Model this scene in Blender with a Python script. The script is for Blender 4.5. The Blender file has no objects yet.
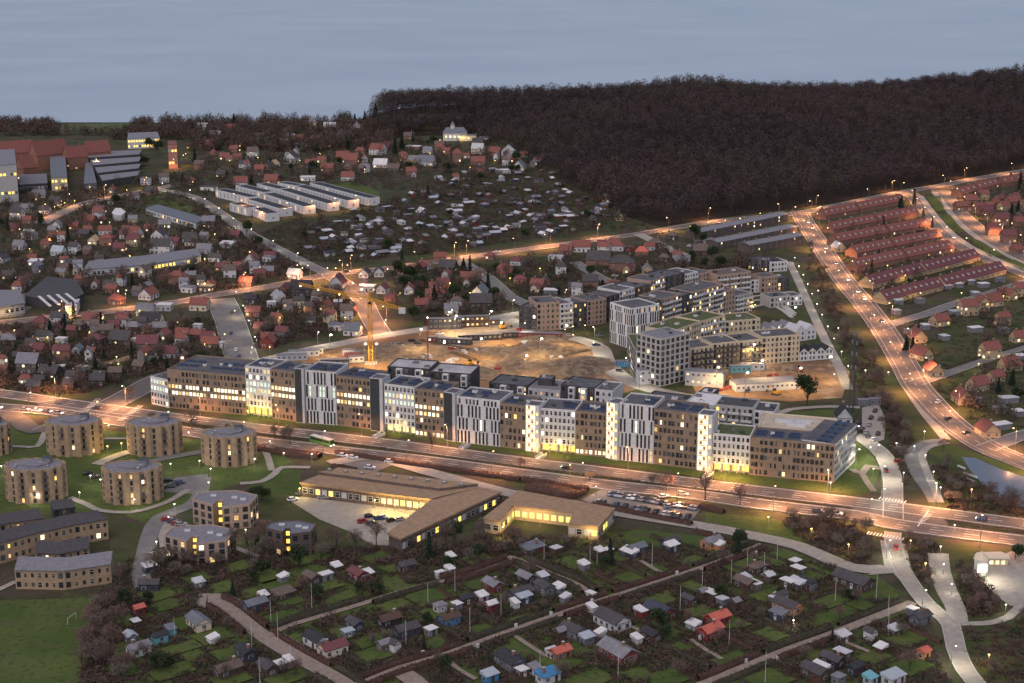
import bpy, math, random
import numpy as np
from mathutils import Vector, Matrix
R = math.radians
rnd = random.Random(11)
C = bpy.context.scene.collection
S = bpy.context.scene

# ------------------------------------------------------------------ camera, sky, light, exposure
IW, IH, F, HZ, CAMH = 1024, 683, 1600.0, -60.0, 206.0
K = CAMH / 153.0      # how much bigger than the first survey the place is
PITCH = math.atan((IH / 2 - HZ) / F)
SP, CP = math.sin(PITCH), math.cos(PITCH)
cam = bpy.data.cameras.new('camera'); cam_o = bpy.data.objects.new('camera', cam); C.objects.link(cam_o)
cam_o.location = (0, 0, CAMH); cam_o.rotation_euler = (math.pi / 2 - PITCH, 0, 0)
cam.sensor_width = 36; cam.lens = 36 * F / IW; cam.clip_start = 1; cam.clip_end = 60000
S.camera = cam_o
SUN_ELEV, SUN_ROT = R(58), R(205)
world = bpy.data.worlds.new('World'); S.world = world; world.use_nodes = True
wt = world.node_tree; bg = wt.nodes['Background']
sky = wt.nodes.new('ShaderNodeTexSky'); sky.sky_type = 'NISHITA'; sky.sun_disc = False
sky.sun_elevation = SUN_ELEV; sky.sun_rotation = SUN_ROT
sky.air_density = 1.0; sky.dust_density = 2.0; sky.ozone_density = 2.0; sky.altitude = 100
wt.links.new(sky.outputs[0], bg.inputs[0]); bg.inputs[1].default_value = 0.042
sun = bpy.data.lights.new('sun', 'SUN'); sun.energy = 0.66; sun.angle = R(110); sun.color = (1.0, 0.77, 0.66)
sun_o = bpy.data.objects.new('sun', sun); C.objects.link(sun_o)
sun_o.rotation_euler = (R(32), 0, R(-25))
S.view_settings.view_transform = 'Standard'; S.view_settings.look = 'None'
S.view_settings.exposure = 1.55; S.view_settings.gamma = 1.0; S.view_settings.use_curve_mapping = False
S.cycles.max_bounces = 4; S.cycles.diffuse_bounces = 2; S.cycles.glossy_bounces = 2; S.cycles.transmission_bounces = 2
S.cycles.sample_clamp_indirect = 3.0
S.cycles.use_denoising = True
LAMP = 0.60          # overall strength of the lamps of the place

# ------------------------------------------------------------------ picture <-> ground
def g(px, py, z=0.0):
    u, v = (px - IW / 2) / F, (py - IH / 2) / F
    t = (CAMH - z) / (SP + v * CP)
    return (u * t, t * (CP - v * SP))
def proj(x, y, z=0.0):
    dz = z - CAMH
    zc = y * CP - dz * SP
    return (IW / 2 + F * x / zc, IH / 2 - F * (y * SP + dz * CP) / zc)
def hpx(px, py, top):                       # height of something whose foot is at (px,py) and whose top shows at row top
    x, y = g(px, py)
    lo, hi = 0.0, 140.0
    for _ in range(40):
        m = (lo + hi) / 2
        if proj(x, y, m)[1] > top: lo = m
        else: hi = m
    return lo
def z_at(py, y):
    v = (py - IH / 2) / F
    t = y / (CP - v * SP)
    return CAMH - t * (SP + v * CP)
def mpp(py):                                # metres per pixel, sideways, on the ground at row py
    return CAMH / (CP * (py - HZ))
def gang(a, b):
    p, q = g(*a), g(*b)
    return math.atan2(q[1] - p[1], q[0] - p[0])

# ------------------------------------------------------------------ materials
_m = {}
def mat(name, col, rough=0.85, var=0.22, scale=0.6, metal=0.0, bump=0.0, spec=0.3):
    if name in _m: return _m[name]
    m = bpy.data.materials.new(name); m.use_nodes = True
    nt = m.node_tree; b = nt.nodes['Principled BSDF']
    b.inputs['Roughness'].default_value = rough; b.inputs['Metallic'].default_value = metal
    b.inputs['Specular IOR Level'].default_value = spec
    if var:
        tc = nt.nodes.new('ShaderNodeTexCoord'); n = nt.nodes.new('ShaderNodeTexNoise')
        n.inputs['Scale'].default_value = scale; n.inputs['Detail'].default_value = 5; n.inputs['Roughness'].default_value = 0.65
        nt.links.new(tc.outputs['Object'], n.inputs['Vector'])
        r = nt.nodes.new('ShaderNodeValToRGB')
        r.color_ramp.elements[0].position = 0.3; r.color_ramp.elements[1].position = 0.7
        r.color_ramp.elements[0].color = tuple(c * (1 - var) for c in col) + (1,)
        r.color_ramp.elements[1].color = tuple(min(1, c * (1 + var)) for c in col) + (1,)
        nt.links.new(n.outputs['Fac'], r.inputs['Fac']); nt.links.new(r.outputs['Color'], b.inputs['Base Color'])
        if bump:
            bp = nt.nodes.new('ShaderNodeBump'); bp.inputs['Strength'].default_value = bump
            nt.links.new(n.outputs['Fac'], bp.inputs['Height']); nt.links.new(bp.outputs['Normal'], b.inputs['Normal'])
    else:
        b.inputs['Base Color'].default_value = tuple(col) + (1,)
    _m[name] = m
    return m
def emat(name, col, strength, base=(0.1, 0.1, 0.1)):
    if name in _m: return _m[name]
    m = bpy.data.materials.new(name); m.use_nodes = True
    b = m.node_tree.nodes['Principled BSDF']
    b.inputs['Base Color'].default_value = tuple(base) + (1,)
    b.inputs['Emission Color'].default_value = tuple(col) + (1,); b.inputs['Emission Strength'].default_value = strength
    b.inputs['Roughness'].default_value = 0.5
    _m[name] = m
    return m
def mixmat(name, cols, scales, rough=0.95, thr=((0.42, 0.58), (0.45, 0.6)), vor=None):
    """ground cover: cols[0] and cols[1] mixed by a coarse noise, cols[2] by a finer one, cols[3] as specks"""
    if name in _m: return _m[name]
    m = bpy.data.materials.new(name); m.use_nodes = True
    nt = m.node_tree; b = nt.nodes['Principled BSDF']; b.inputs['Roughness'].default_value = rough
    b.inputs['Specular IOR Level'].default_value = 0.15
    tc = nt.nodes.new('ShaderNodeTexCoord'); last = None
    for i in range(len(cols) - 1):
        if vor and i == 0:
            mp = nt.nodes.new('ShaderNodeMapping'); mp.inputs['Rotation'].default_value = (0, 0, vor)
            nt.links.new(tc.outputs['Object'], mp.inputs['Vector'])
            n = nt.nodes.new('ShaderNodeTexVoronoi'); n.distance = 'CHEBYCHEV'; n.inputs['Scale'].default_value = scales[i]
            n.inputs['Randomness'].default_value = 0.8
            nt.links.new(mp.outputs[0], n.inputs['Vector'])
            sep = nt.nodes.new('ShaderNodeSeparateColor'); nt.links.new(n.outputs['Color'], sep.inputs[0]); out = sep.outputs[0]
        else:
            n = nt.nodes.new('ShaderNodeTexNoise'); n.inputs['Scale'].default_value = scales[i]; n.inputs['Detail'].default_value = 6
            n.inputs['Roughness'].default_value = 0.6
            nt.links.new(tc.outputs['Object'], n.inputs['Vector']); out = n.outputs['Fac']
        mr = nt.nodes.new('ShaderNodeMapRange'); t = thr[min(i, len(thr) - 1)]
        mr.inputs['From Min'].default_value, mr.inputs['From Max'].default_value = t
        nt.links.new(out, mr.inputs['Value'])
        mx = nt.nodes.new('ShaderNodeMix'); mx.data_type = 'RGBA'
        nt.links.new(mr.outputs[0], mx.inputs['Factor'])
        if last is None: mx.inputs['A'].default_value = tuple(cols[0]) + (1,)
        else: nt.links.new(last, mx.inputs['A'])
        mx.inputs['B'].default_value = tuple(cols[i + 1]) + (1,)
        last = mx.outputs['Result']
    nt.links.new(last, b.inputs['Base Color'])
    _m[name] = m
    return m

# roofs / walls palette : key -> (words, material)
PAL = {
 'r': ('red tiled', mat('red_tile', (0.185, 0.070, 0.058), 0.8, 0.35, 1.5)),
 'o': ('orange-red', mat('orange_roof', (0.42, 0.11, 0.08), 0.7, 0.15, 1.0)),
 'm': ('maroon', mat('maroon_tile', (0.13, 0.05, 0.055), 0.8, 0.3, 1.5)),
 'd': ('dark grey', mat('dark_roof', (0.058, 0.055, 0.058), 0.75, 0.3, 0.8)),
 'k': ('black', mat('black_roof', (0.03, 0.03, 0.035), 0.7, 0.3, 0.8)),
 'g': ('grey', mat('grey_roof', (0.17, 0.17, 0.19), 0.8, 0.25, 0.8)),
 's': ('slate-blue', mat('slate_blue_roof', (0.125, 0.137, 0.16), 0.7, 0.2, 0.8)),
 'u': ('brown', mat('brown_roof', (0.11, 0.085, 0.075), 0.8, 0.3, 0.8)),
 'l': ('pale grey', mat('pale_grey', (0.42, 0.43, 0.45), 0.7, 0.15, 0.8)),
 'w': ('white', mat('white_paint', (0.54, 0.54, 0.54), 0.75, 0.18, 0.8)),
 'b': ('brick', mat('brick', (0.23, 0.12, 0.085), 0.9, 0.25, 2.0)),
 'y': ('yellow brick', mat('yellow_brick', (0.42, 0.31, 0.19), 0.9, 0.2, 2.0)),
 'c': ('cream', mat('cream', (0.58, 0.50, 0.38), 0.85, 0.12, 1.0)),
 't': ('turquoise', mat('turquoise', (0.13, 0.34, 0.38), 0.7, 0.12, 1.0)),
 'e': ('bright blue', mat('bright_blue', (0.05, 0.18, 0.34), 0.6, 0.2, 1.0)),
 'p': ('pale blue', mat('pale_blue', (0.31, 0.355, 0.40), 0.6, 0.15, 1.0)),
 'n': ('navy', mat('navy', (0.045, 0.052, 0.075), 0.8, 0.2, 1.0)),
 'x': ('dark red', mat('dark_red', (0.16, 0.035, 0.035), 0.8, 0.2, 1.0)),
 'v': ('dark brown', mat('dark_brown', (0.075, 0.05, 0.04), 0.9, 0.25, 1.0)),
 'q': ('orange', mat('orange_wood', (0.46, 0.22, 0.12), 0.8, 0.2, 1.0)),
}
GLASS = mat('window_glass', (0.022, 0.026, 0.032), 0.25, 0, spec=0.5)
GLASS2 = mat('window_glass_grey', (0.07, 0.08, 0.085), 0.3, 0, spec=0.5)
LIT = emat('lit_window', (1.0, 0.68, 0.28), .70)
LITS = [emat('lit_window_%d' % i, c, k) for i, (c, k) in enumerate((((1, .66, .26), .35), ((1, .72, .36), .55), ((1, .80, .48), .8), ((1, .62, .16), .6), ((1, .86, .60), .95), ((1, .58, .2), .3)))]
LITY = emat('lit_window_yellow', (1.0, 0.62, 0.10), .75)
LITW = emat('lit_window_white', (1.0, 0.90, 0.62), .68)
LITG = emat('lit_window_cool', (0.80, 0.95, 0.72), .36)
WHITE = PAL['w'][1]; DARKM = mat('dark_metal', (0.05, 0.055, 0.06), 0.5, 0.15, 1.0)
STEEL = mat('galvanised_steel', (0.19, 0.19, 0.195), 0.6, 0.1, 1.0, 0.2)
CONC = mat('concrete', (0.36, 0.35, 0.33), 0.9, 0.15, 0.6)
TAN = mat('tan_roof', (0.27, 0.185, 0.115), 0.9, 0.2, 0.4)
BROWNP = mat('brown_cladding', (0.235, 0.175, 0.125), 0.75, 0.18, 0.5)
FELT = mat('roof_felt', (0.085, 0.085, 0.092), 0.85, 0.3, 0.25)
SOLAR = mat('solar_glass', (0.02, 0.028, 0.06), 0.3, 0.2, 0.5, spec=0.5)
CREAMW = mat('cream_render', (0.54, 0.45, 0.32), 0.85, 0.12, 0.5)
GREYW = mat('grey_render', (0.37, 0.36, 0.345), 0.85, 0.12, 0.5)
BRICKP = mat('pale_brick', (0.34, 0.25, 0.20), 0.9, 0.22, 1.5)
BRICKD = mat('dark_brick', (0.10, 0.075, 0.065), 0.9, 0.25, 1.5)
SEDUM = mat('green_roof', (0.07, 0.085, 0.035), 0.95, 0.35, 0.4)
YBRICK = mat('estate_brick', (0.31, 0.225, 0.15), 0.9, 0.2, 0.5)
ASPH = mat('asphalt', (0.105, 0.093, 0.088), 0.85, 0.25, 0.25)
ASPH2 = mat('worn_asphalt', (0.15, 0.145, 0.14), 0.9, 0.2, 0.2)
PAVE = mat('paving', (0.27, 0.25, 0.22), 0.9, 0.2, 0.4)
GRAVEL = mat('gravel_path', (0.22, 0.18, 0.15), 0.95, 0.25, 0.5)
MARK = mat('road_paint', (0.62, 0.62, 0.58), 0.8, 0.2, 1.5)
STAIR = emat('lit_stairwell', (1.0, 0.84, 0.48), .62)
SOD = emat('sodium_bulb', (1.0, 0.62, 0.30), 5)
LED = emat('white_bulb', (1.0, 0.92, 0.75), 5.5)
YEL = emat('yellow_bulb', (1.0, 0.72, 0.18), 3.4)

# ------------------------------------------------------------------ mesh collecting
class MB:
    def __init__(s): s.v, s.f, s.m, s.mats = [], [], [], []
    def mi(s, m):
        if m not in s.mats: s.mats.append(m)
        return s.mats.index(m)
    def face(s, pts, m):
        k = len(s.v); s.v += [tuple(p) for p in pts]; s.f.append(tuple(range(k, k + len(pts)))); s.m.append(s.mi(m))
    def box(s, c, size, m, rz=0.0):
        hx, hy, hz = size[0] / 2, size[1] / 2, size[2] / 2
        ca, sa = math.cos(rz), math.sin(rz); k = len(s.v)
        for dz in (-hz, hz):
            for dx, dy in ((-hx, -hy), (hx, -hy), (hx, hy), (-hx, hy)):
                s.v.append((c[0] + dx * ca - dy * sa, c[1] + dx * sa + dy * ca, c[2] + dz))
        for q in ((3, 2, 1, 0), (4, 5, 6, 7), (0, 1, 5, 4), (1, 2, 6, 5), (2, 3, 7, 6), (3, 0, 4, 7)):
            s.f.append(tuple(k + i for i in q)); s.m.append(s.mi(m))
        return s
    def prism(s, poly, z0, z1, m, top=None, cap=True):
        n = len(poly); a = sum(poly[i][0] * poly[(i + 1) % n][1] - poly[(i + 1) % n][0] * poly[i][1] for i in range(n))
        if a < 0: poly = poly[::-1]
        k = len(s.v)
        s.v += [(p[0], p[1], z0) for p in poly] + [(p[0], p[1], z1) for p in poly]
        for i in range(n):
            j = (i + 1) % n
            s.f.append((k + i, k + j, k + n + j, k + n + i)); s.m.append(s.mi(m))
        if cap:
            s.f.append(tuple(k + n + i for i in range(n))); s.m.append(s.mi(top or m))
        return s
    def tube(s, a, b, r0, r1, m, n=6, cap=True):
        a, b = Vector(a), Vector(b); d = (b - a)
        if d.length < 1e-6: return s
        d.normalize(); u = d.orthogonal().normalized(); w = d.cross(u); k = len(s.v)
        for p, r in ((a, r0), (b, r1)):
            for i in range(n):
                t = 2 * math.pi * i / n
                s.v.append(tuple(p + (u * math.cos(t) + w * math.sin(t)) * r))
        for i in range(n):
            j = (i + 1) % n
            s.f.append((k + i, k + j, k + n + j, k + n + i)); s.m.append(s.mi(m))
        if cap:
            s.f.append(tuple(k + n + i for i in range(n))); s.m.append(s.mi(m))
            s.f.append(tuple(k + n - 1 - i for i in range(n))); s.m.append(s.mi(m))
        return s
    def ball(s, c, r, m, n=8, k=5, sz=1.0):
        b = len(s.v)
        for i in range(k + 1):
            t = math.pi * i / k
            for j in range(n):
                p = 2 * math.pi * j / n
                s.v.append((c[0] + r * math.sin(t) * math.cos(p), c[1] + r * math.sin(t) * math.sin(p), c[2] + sz * r * math.cos(t)))
        for i in range(k):
            for j in range(n):
                q = (j + 1) % n
                s.f.append((b + i * n + j, b + (i + 1) * n + j, b + (i + 1) * n + q, b + i * n + q)); s.m.append(s.mi(m))
        return s
    def mesh(s, name):
        me = bpy.data.meshes.new(name); me.from_pydata(s.v, [], s.f)
        for m in s.mats: me.materials.append(m)
        if len(s.mats) > 1: me.polygons.foreach_set('material_index', s.m)
        me.update()
        return me
    def build(s, name, parent=None, loc=(0, 0, 0), rz=0.0, **props):
        return link(name, s.mesh(name), parent, loc, rz, **props)
def link(name, me, parent=None, loc=(0, 0, 0), rz=0.0, scale=None, **props):
    o = bpy.data.objects.new(name, me); C.objects.link(o)
    o.location = loc
    if rz: o.rotation_euler = (0, 0, rz)
    if scale: o.scale = scale
    if parent: o.parent = parent
    for k, v in props.items(): o[k] = v
    return o
def npmesh(name, V, Fc, mats, mi=None):
    """V (n,3), Fc (m,k) numpy arrays"""
    me = bpy.data.meshes.new(name); n, k = Fc.shape
    me.vertices.add(len(V)); me.vertices.foreach_set('co', V.astype(np.float32).ravel())
    me.loops.add(n * k); me.loops.foreach_set('vertex_index', Fc.astype(np.int32).ravel())
    me.polygons.add(n); me.polygons.foreach_set('loop_start', np.arange(0, n * k, k, dtype=np.int32))
    for m in mats: me.materials.append(m)
    if mi is not None: me.polygons.foreach_set('material_index', mi.astype(np.int32))
    me.update(calc_edges=True)
    return me

# ------------------------------------------------------------------ things and their labels
THINGS = []
LAND = []                      # (px, py, words) what one finds things by
def words_where(px, py):
    best = min(LAND, key=lambda l: math.hypot((l[0] - px), 1.6 * (l[1] - py)))
    dx, dy = px - best[0], 1.9 * (py - best[1])
    if abs(dx) > 2.2 * abs(dy): r = 'left of' if dx < 0 else 'right of'
    elif abs(dy) > 2.2 * abs(dx): r = 'behind' if dy < 0 else 'in front of'
    else: r = ('behind-' if dy < 0 else 'front-') + ('left of' if dx < 0 else 'right of')
    return r + ' ' + best[2], math.hypot(dx, dy)
def thing(name, desc, cat, loc, rz=0.0, group=None, own=False, o=None):
    """an Empty at the thing's foot (or the given mesh object); desc alone is the label when own, else a place is added"""
    if o is None:
        o = bpy.data.objects.new(name, None); C.objects.link(o)
        o.location = (loc[0], loc[1], loc[2] if len(loc) > 2 else 0.0); o.rotation_euler = (0, 0, rz)
        o.empty_display_size = 0.5
    o['category'] = cat
    if group: o['group'] = group
    o['label'] = desc
    THINGS.append((o, desc, own, (loc[0], loc[1])))
    return o
ORD = ['', ' second nearest', ' third nearest', ' fourth nearest', ' fifth nearest', ' sixth nearest', ' seventh nearest', ' eighth nearest',
       ' ninth nearest', ' tenth nearest'] + [' %dth nearest' % i for i in range(11, 90)]
ORD[20 + 0] = ' 21st nearest'; ORD[21] = ' 22nd nearest'; ORD[22] = ' 23rd nearest'
def finish_labels():
    by = {}
    for o, d, own, (x, y) in THINGS:
        if own: by.setdefault(d, []).append((0, o)); continue
        px, py = proj(x, y)
        w, dist = words_where(px, py)
        by.setdefault(d + ' ' + w, []).append((dist, o))
    for lab, l in by.items():
        l.sort(key=lambda t: t[0])
        for i, (_, o) in enumerate(l):
            o['label'] = lab + (',' + (ORD[i] or ' nearest') if len(l) > 1 else '')

# ------------------------------------------------------------------ what is taken (1 m grid), so plants keep off roads and houses
GX0, GY0, GNX, GNY = -950, 280, 2050, 1750
OCC = np.zeros((GNX, GNY), dtype=bool)
def inside(poly, X, Y):
    r = np.zeros(X.shape, dtype=bool); n = len(poly)
    for i in range(n):
        x0, y0 = poly[i]; x1, y1 = poly[(i + 1) % n]
        if y0 == y1: continue
        c = ((Y > y0) != (Y > y1)) & (X < (x1 - x0) * (Y - y0) / (y1 - y0) + x0)
        r ^= c
    return r
def occupy(poly, pad=0.0):
    xs = [p[0] for p in poly]; ys = [p[1] for p in poly]
    if pad:
        cx, cy = sum(xs) / len(xs), sum(ys) / len(ys)
        poly = [(x + pad * (1 if x > cx else -1), y + pad * (1 if y > cy else -1)) for x, y in poly]
        xs = [p[0] for p in poly]; ys = [p[1] for p in poly]
    i0, i1 = max(0, int(min(xs)) - GX0 - 1), min(GNX, int(max(xs)) - GX0 + 2)
    j0, j1 = max(0, int(min(ys)) - GY0 - 1), min(GNY, int(max(ys)) - GY0 + 2)
    if i1 <= i0 or j1 <= j0: return
    X, Y = np.meshgrid(np.arange(i0, i1) + GX0 + 0.5, np.arange(j0, j1) + GY0 + 0.5, indexing='ij')
    OCC[i0:i1, j0:j1] |= inside(poly, X, Y)
def taken(x, y):
    i, j = int(x - GX0), int(y - GY0)
    return not (0 <= i < GNX and 0 <= j < GNY) or OCC[i, j]
def around(x, y, w, d, rz, pad=0.5):
    ca, sa = math.cos(rz), math.sin(rz)
    return [(x + a * ca - b * sa, y + a * sa + b * ca) for a, b in ((-w / 2 - pad, -d / 2 - pad), (w / 2 + pad, -d / 2 - pad), (w / 2 + pad, d / 2 + pad), (-w / 2 - pad, d / 2 + pad))]

# ------------------------------------------------------------------ ground, hill, sea
FB = [(300, 132), (385, 138), (440, 134), (478, 140), (530, 163), (580, 190), (620, 214), (660, 226), (700, 219), (800, 207), (830, 203), (910, 187), (1024, 167), (1150, 150)]
FBW = [g(*p) for p in FB]
FBX = np.array([p[0] for p in FBW]); FBY = np.array([p[1] for p in FBW])
CREST = [(378, 97), (400, 93), (500, 91), (600, 85), (650, 81), (700, 77), (760, 84), (850, 81), (930, 73), (1024, 65), (1150, 58)]
RY = 1330.0 * K
def _rx(px): return (px - IW / 2) / F * (RY / CP)
CRX = np.array([_rx(p[0]) for p in CREST]); CRZ = np.array([max(0, z_at(p[1], RY) - 25.0) for p in CREST])
def sm(t): t = np.clip(t, 0, 1); return t * t * (3 - 2 * t)
def hill(X, Y):
    X = np.asarray(X, dtype=float); Y = np.asarray(Y, dtype=float)
    y0 = np.interp(X, FBX, FBY); rz = np.interp(X, CRX, CRZ) * sm((X - (CRX[0] - 30)) / 30)
    up = sm((Y - y0 - 10) / np.maximum(80, RY - y0 - 10)); dn = 1 - sm((Y - RY) / 350)
    return rz * np.where(Y < RY, up, dn)
def land(X, Y):
    coast = (1392 + 240 * sm((np.asarray(X) / K + 140) / 160)) * K
    return hill(X, Y) - 45 * sm((np.asarray(Y) - coast) / 60)
xs = np.concatenate([[-40000, -12000, -4000, -1800], np.arange(-1300, 1301, 25), [1800, 4000, 12000, 40000]])
ys = np.concatenate([[-3000, -500, 0, 150], np.arange(320, 2401, 25), [3200, 5000, 15000, 50000]])
GXm, GYm = np.meshgrid(xs, ys, indexing='ij')
V = np.stack([GXm, GYm, land(GXm, GYm)], -1).reshape(-1, 3)
nx, ny = len(xs), len(ys); I, J = np.meshgrid(np.arange(nx - 1), np.arange(ny - 1), indexing='ij')
Q = np.stack([I * ny + J, (I + 1) * ny + J, (I + 1) * ny + J + 1, I * ny + J + 1], -1).reshape(-1, 4)
EARTH = mixmat('town_earth', [(0.034, 0.040, 0.018), (0.062, 0.050, 0.038), (0.050, 0.064, 0.024), (0.085, 0.072, 0.058)], [0.035, 0.09, 0.35], thr=((0.42, 0.56), (0.5, 0.6), (0.58, 0.66)))
o = link('ground', npmesh('ground', V, Q, [EARTH]), kind='structure'); 
for p in o.data.polygons: p.use_smooth = True
wm = bpy.data.materials.new('sea_water'); wm.use_nodes = True
nt = wm.node_tree; b = nt.nodes['Principled BSDF']
sr = nt.nodes.new('ShaderNodeValToRGB'); sr.color_ramp.elements[0].color = (0.28, 0.34, 0.405, 1); sr.color_ramp.elements[1].color = (0.345, 0.40, 0.46, 1); sr.color_ramp.elements[0].position = .35; sr.color_ramp.elements[1].position = .65
sn = nt.nodes.new('ShaderNodeTexNoise'); sn.inputs['Scale'].default_value = 0.0035; sn.inputs['Detail'].default_value = 7; sn.inputs['Roughness'].default_value = .62
sp_ = nt.nodes.new('ShaderNodeMapping'); sp_.inputs['Scale'].default_value = (0.6, 0.8, 1.0); st_ = nt.nodes.new('ShaderNodeTexCoord')
nt.links.new(st_.outputs['Object'], sp_.inputs['Vector']); nt.links.new(sp_.outputs[0], sn.inputs['Vector']); nt.links.new(sn.outputs['Fac'], sr.inputs['Fac']); nt.links.new(sr.outputs['Color'], b.inputs['Base Color'])
b.inputs['Base Color'].default_value = (0.33, 0.34, 0.40, 1); b.inputs['Roughness'].default_value = 0.32; b.inputs['IOR'].default_value = 1.33
tc = nt.nodes.new('ShaderNodeTexCoord'); n1 = nt.nodes.new('ShaderNodeTexNoise'); n1.inputs['Scale'].default_value = 0.03; n1.inputs['Detail'].default_value = 10
mp = nt.nodes.new('ShaderNodeMapping'); mp.inputs['Scale'].default_value = (0.4, 1.0, 1.0)
nt.links.new(tc.outputs['Object'], mp.inputs['Vector']); nt.links.new(mp.outputs[0], n1.inputs['Vector'])
bp = nt.nodes.new('ShaderNodeBump'); bp.inputs['Strength'].default_value = 0.12; bp.inputs['Distance'].default_value = 2.0
nt.links.new(n1.outputs['Fac'], bp.inputs['Height']); nt.links.new(bp.outputs['Normal'], b.inputs['Normal'])
mb = MB(); mb.face([(-60000, 1700, -22), (60000, 1700, -22), (60000, 52000, -22), (-60000, 52000, -22)], wm)
mb.build('sea', kind='structure')

# ------------------------------------------------------------------ sheets on the ground: roads, paths, lawns
ZL = [0.02]
def lvl(): ZL[0] += 0.003; return ZL[0]
def smooth_line(P, step=6.0):
    P = [np.array(p, float) for p in P]; out = []
    for i in range(len(P) - 1):
        p0 = P[i - 1] if i else 2 * P[0] - P[1]; p1, p2 = P[i], P[i + 1]; p3 = P[i + 2] if i + 2 < len(P) else 2 * P[-1] - P[-2]
        n = max(2, int(np.linalg.norm(p2 - p1) / step))
        for k in range(n):
            t = k / n
            out.append(0.5 * ((2 * p1) + (p2 - p0) * t + (2 * p0 - 5 * p1 + 4 * p2 - p3) * t * t + (3 * p1 - p0 - 3 * p2 + p3) * t ** 3))
    out.append(P[-1])
    return np.array(out)
def normals(L):
    d = np.gradient(L, axis=0); d /= np.linalg.norm(d, axis=1)[:, None] + 1e-9
    return np.stack([-d[:, 1], d[:, 0]], 1)
def ribbon_mesh(name, L, off0, off1, z, m, top=None):
    N = normals(L); A = L + N * off0; B = L + N * off1; n = len(L)
    zz = np.full((n, 1), z)
    V = np.concatenate([np.hstack([A, zz]), np.hstack([B, zz])])
    i = np.arange(n - 1); Q = np.stack([i, i + 1, n + i + 1, n + i], 1)
    if off0 < off1: Q = Q[:, ::-1] if False else Q
    return npmesh(name, V, Q, [m])
ROADS = {}
def road(name, pts, w, m=ASPH, kerb=True, edge=None, occ=True, px=True):
    w *= 1.25
    L = smooth_line([g(*p) for p in pts] if px else pts); z = lvl(); ROADS[name] = (L, w, z)
    nm = name.split('#')[0]
    link(nm, ribbon_mesh(nm, L, -w / 2, w / 2, z, m), kind='structure')
    if kerb:
        mb = MB(); N = normals(L)
        for s in (-1, 1):
            a, b = L + N * s * (w / 2), L + N * s * (w / 2 + 0.35)
            for i in range(len(L) - 1):
                q = [a[i], a[i + 1], b[i + 1], b[i]]
                mb.face([(p[0], p[1], z + 0.12) for p in q], CONC); mb.face([(a[i][0], a[i][1], 0), (a[i + 1][0], a[i + 1][1], 0), (a[i + 1][0], a[i + 1][1], z + 0.12), (a[i][0], a[i][1], z + 0.12)], CONC)
        mb.build('kerb', kind='structure')
    if occ:
        N = normals(L); hw = w / 2 + 1.2
        A, B = L + N * hw, L - N * hw
        for i in range(len(L) - 1): occupy([tuple(A[i]), tuple(A[i + 1]), tuple(B[i + 1]), tuple(B[i])])
    return L
def patch(name, pts, m, occ=False, px=True):
    P = [g(*p) for p in pts] if px else pts
    z = lvl(); mb = MB(); mb.face([(p[0], p[1], z) for p in (P if _ccw(P) else P[::-1])], m)
    mb.build(name, kind='structure')
    if occ: occupy(P)
def _ccw(P): return sum(P[i][0] * P[(i + 1) % len(P)][1] - P[(i + 1) % len(P)][0] * P[i][1] for i in range(len(P))) > 0
def dashes(R_, off, ln, gap, w, start=0.0, a=0.0, b=1e9, mb=None):
    L, _, MZ = R_; MZ += 0.004
    N = normals(L); seg = np.linalg.norm(np.diff(L, axis=0), axis=1); cum = np.concatenate([[0], np.cumsum(seg)])
    if mb is None: mb = MB()
    P = L + N * off; s = max(start, a)
    def at(t): return np.array([np.interp(t, cum, P[:, 0]), np.interp(t, cum, P[:, 1])])
    while s < min(cum[-1], b) - ln:
        p, q = at(s), at(s + ln); d = q - p; d /= np.linalg.norm(d) + 1e-9; n = np.array([-d[1], d[0]]) * w / 2
        mb.face([(*(p - n), MZ), (*(q - n), MZ), (*(q + n), MZ), (*(p + n), MZ)], MARK); s += ln + gap
    return mb
def along(L, t):
    seg = np.linalg.norm(np.diff(L, axis=0), axis=1); cum = np.concatenate([[0], np.cumsum(seg)])
    x, y = np.interp(t, cum, L[:, 0]), np.interp(t, cum, L[:, 1]); e = 2.0
    x2, y2 = np.interp(t + e, cum, L[:, 0]), np.interp(t + e, cum, L[:, 1]); x1, y1 = np.interp(t - e, cum, L[:, 0]), np.interp(t - e, cum, L[:, 1])
    return x, y, math.atan2(y2 - y1, x2 - x1)
def length(L): return float(np.linalg.norm(np.diff(L, axis=0), axis=1).sum())
# ------------------------------------------------------------------ lawns, fields, building site, allotments
GRASS = mixmat('mown_grass', [(0.052, 0.080, 0.020), (0.074, 0.100, 0.028), (0.080, 0.076, 0.038), (0.036, 0.054, 0.018)], [0.04, 0.12, 0.5], thr=((0.42, 0.58), (0.55, 0.66), (0.54, 0.64)))
GRASSD = mixmat('rough_grass', [(0.038, 0.052, 0.018), (0.065, 0.06, 0.032), (0.05, 0.075, 0.022)], [0.06, 0.2], thr=((0.4, 0.6), (0.52, 0.66)))
SOIL = mixmat('bare_soil', [(0.075, 0.055, 0.042), (0.05, 0.04, 0.033), (0.10, 0.085, 0.065)], [0.08, 0.4], thr=((0.4, 0.6), (0.55, 0.7)))
SANDY = mixmat('site_sand', [(0.25, 0.155, 0.088), (0.15, 0.09, 0.055), (0.34, 0.235, 0.145), (0.085, 0.062, 0.045)], [0.022, 0.05, 0.12], thr=((0.42, 0.58), (0.52, 0.62), (0.58, 0.68)))
THA = gang((444, 656), (712, 565))
PLOTS = mixmat('allotment_plots', [(0.040, 0.040, 0.020), (0.054, 0.084, 0.021), (0.070, 0.056, 0.044), (0.056, 0.068, 0.028)], [0.05, 0.10, 0.4], thr=((0.36, 0.44), (0.56, 0.64), (0.58, 0.68)), vor=-THA)
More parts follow.
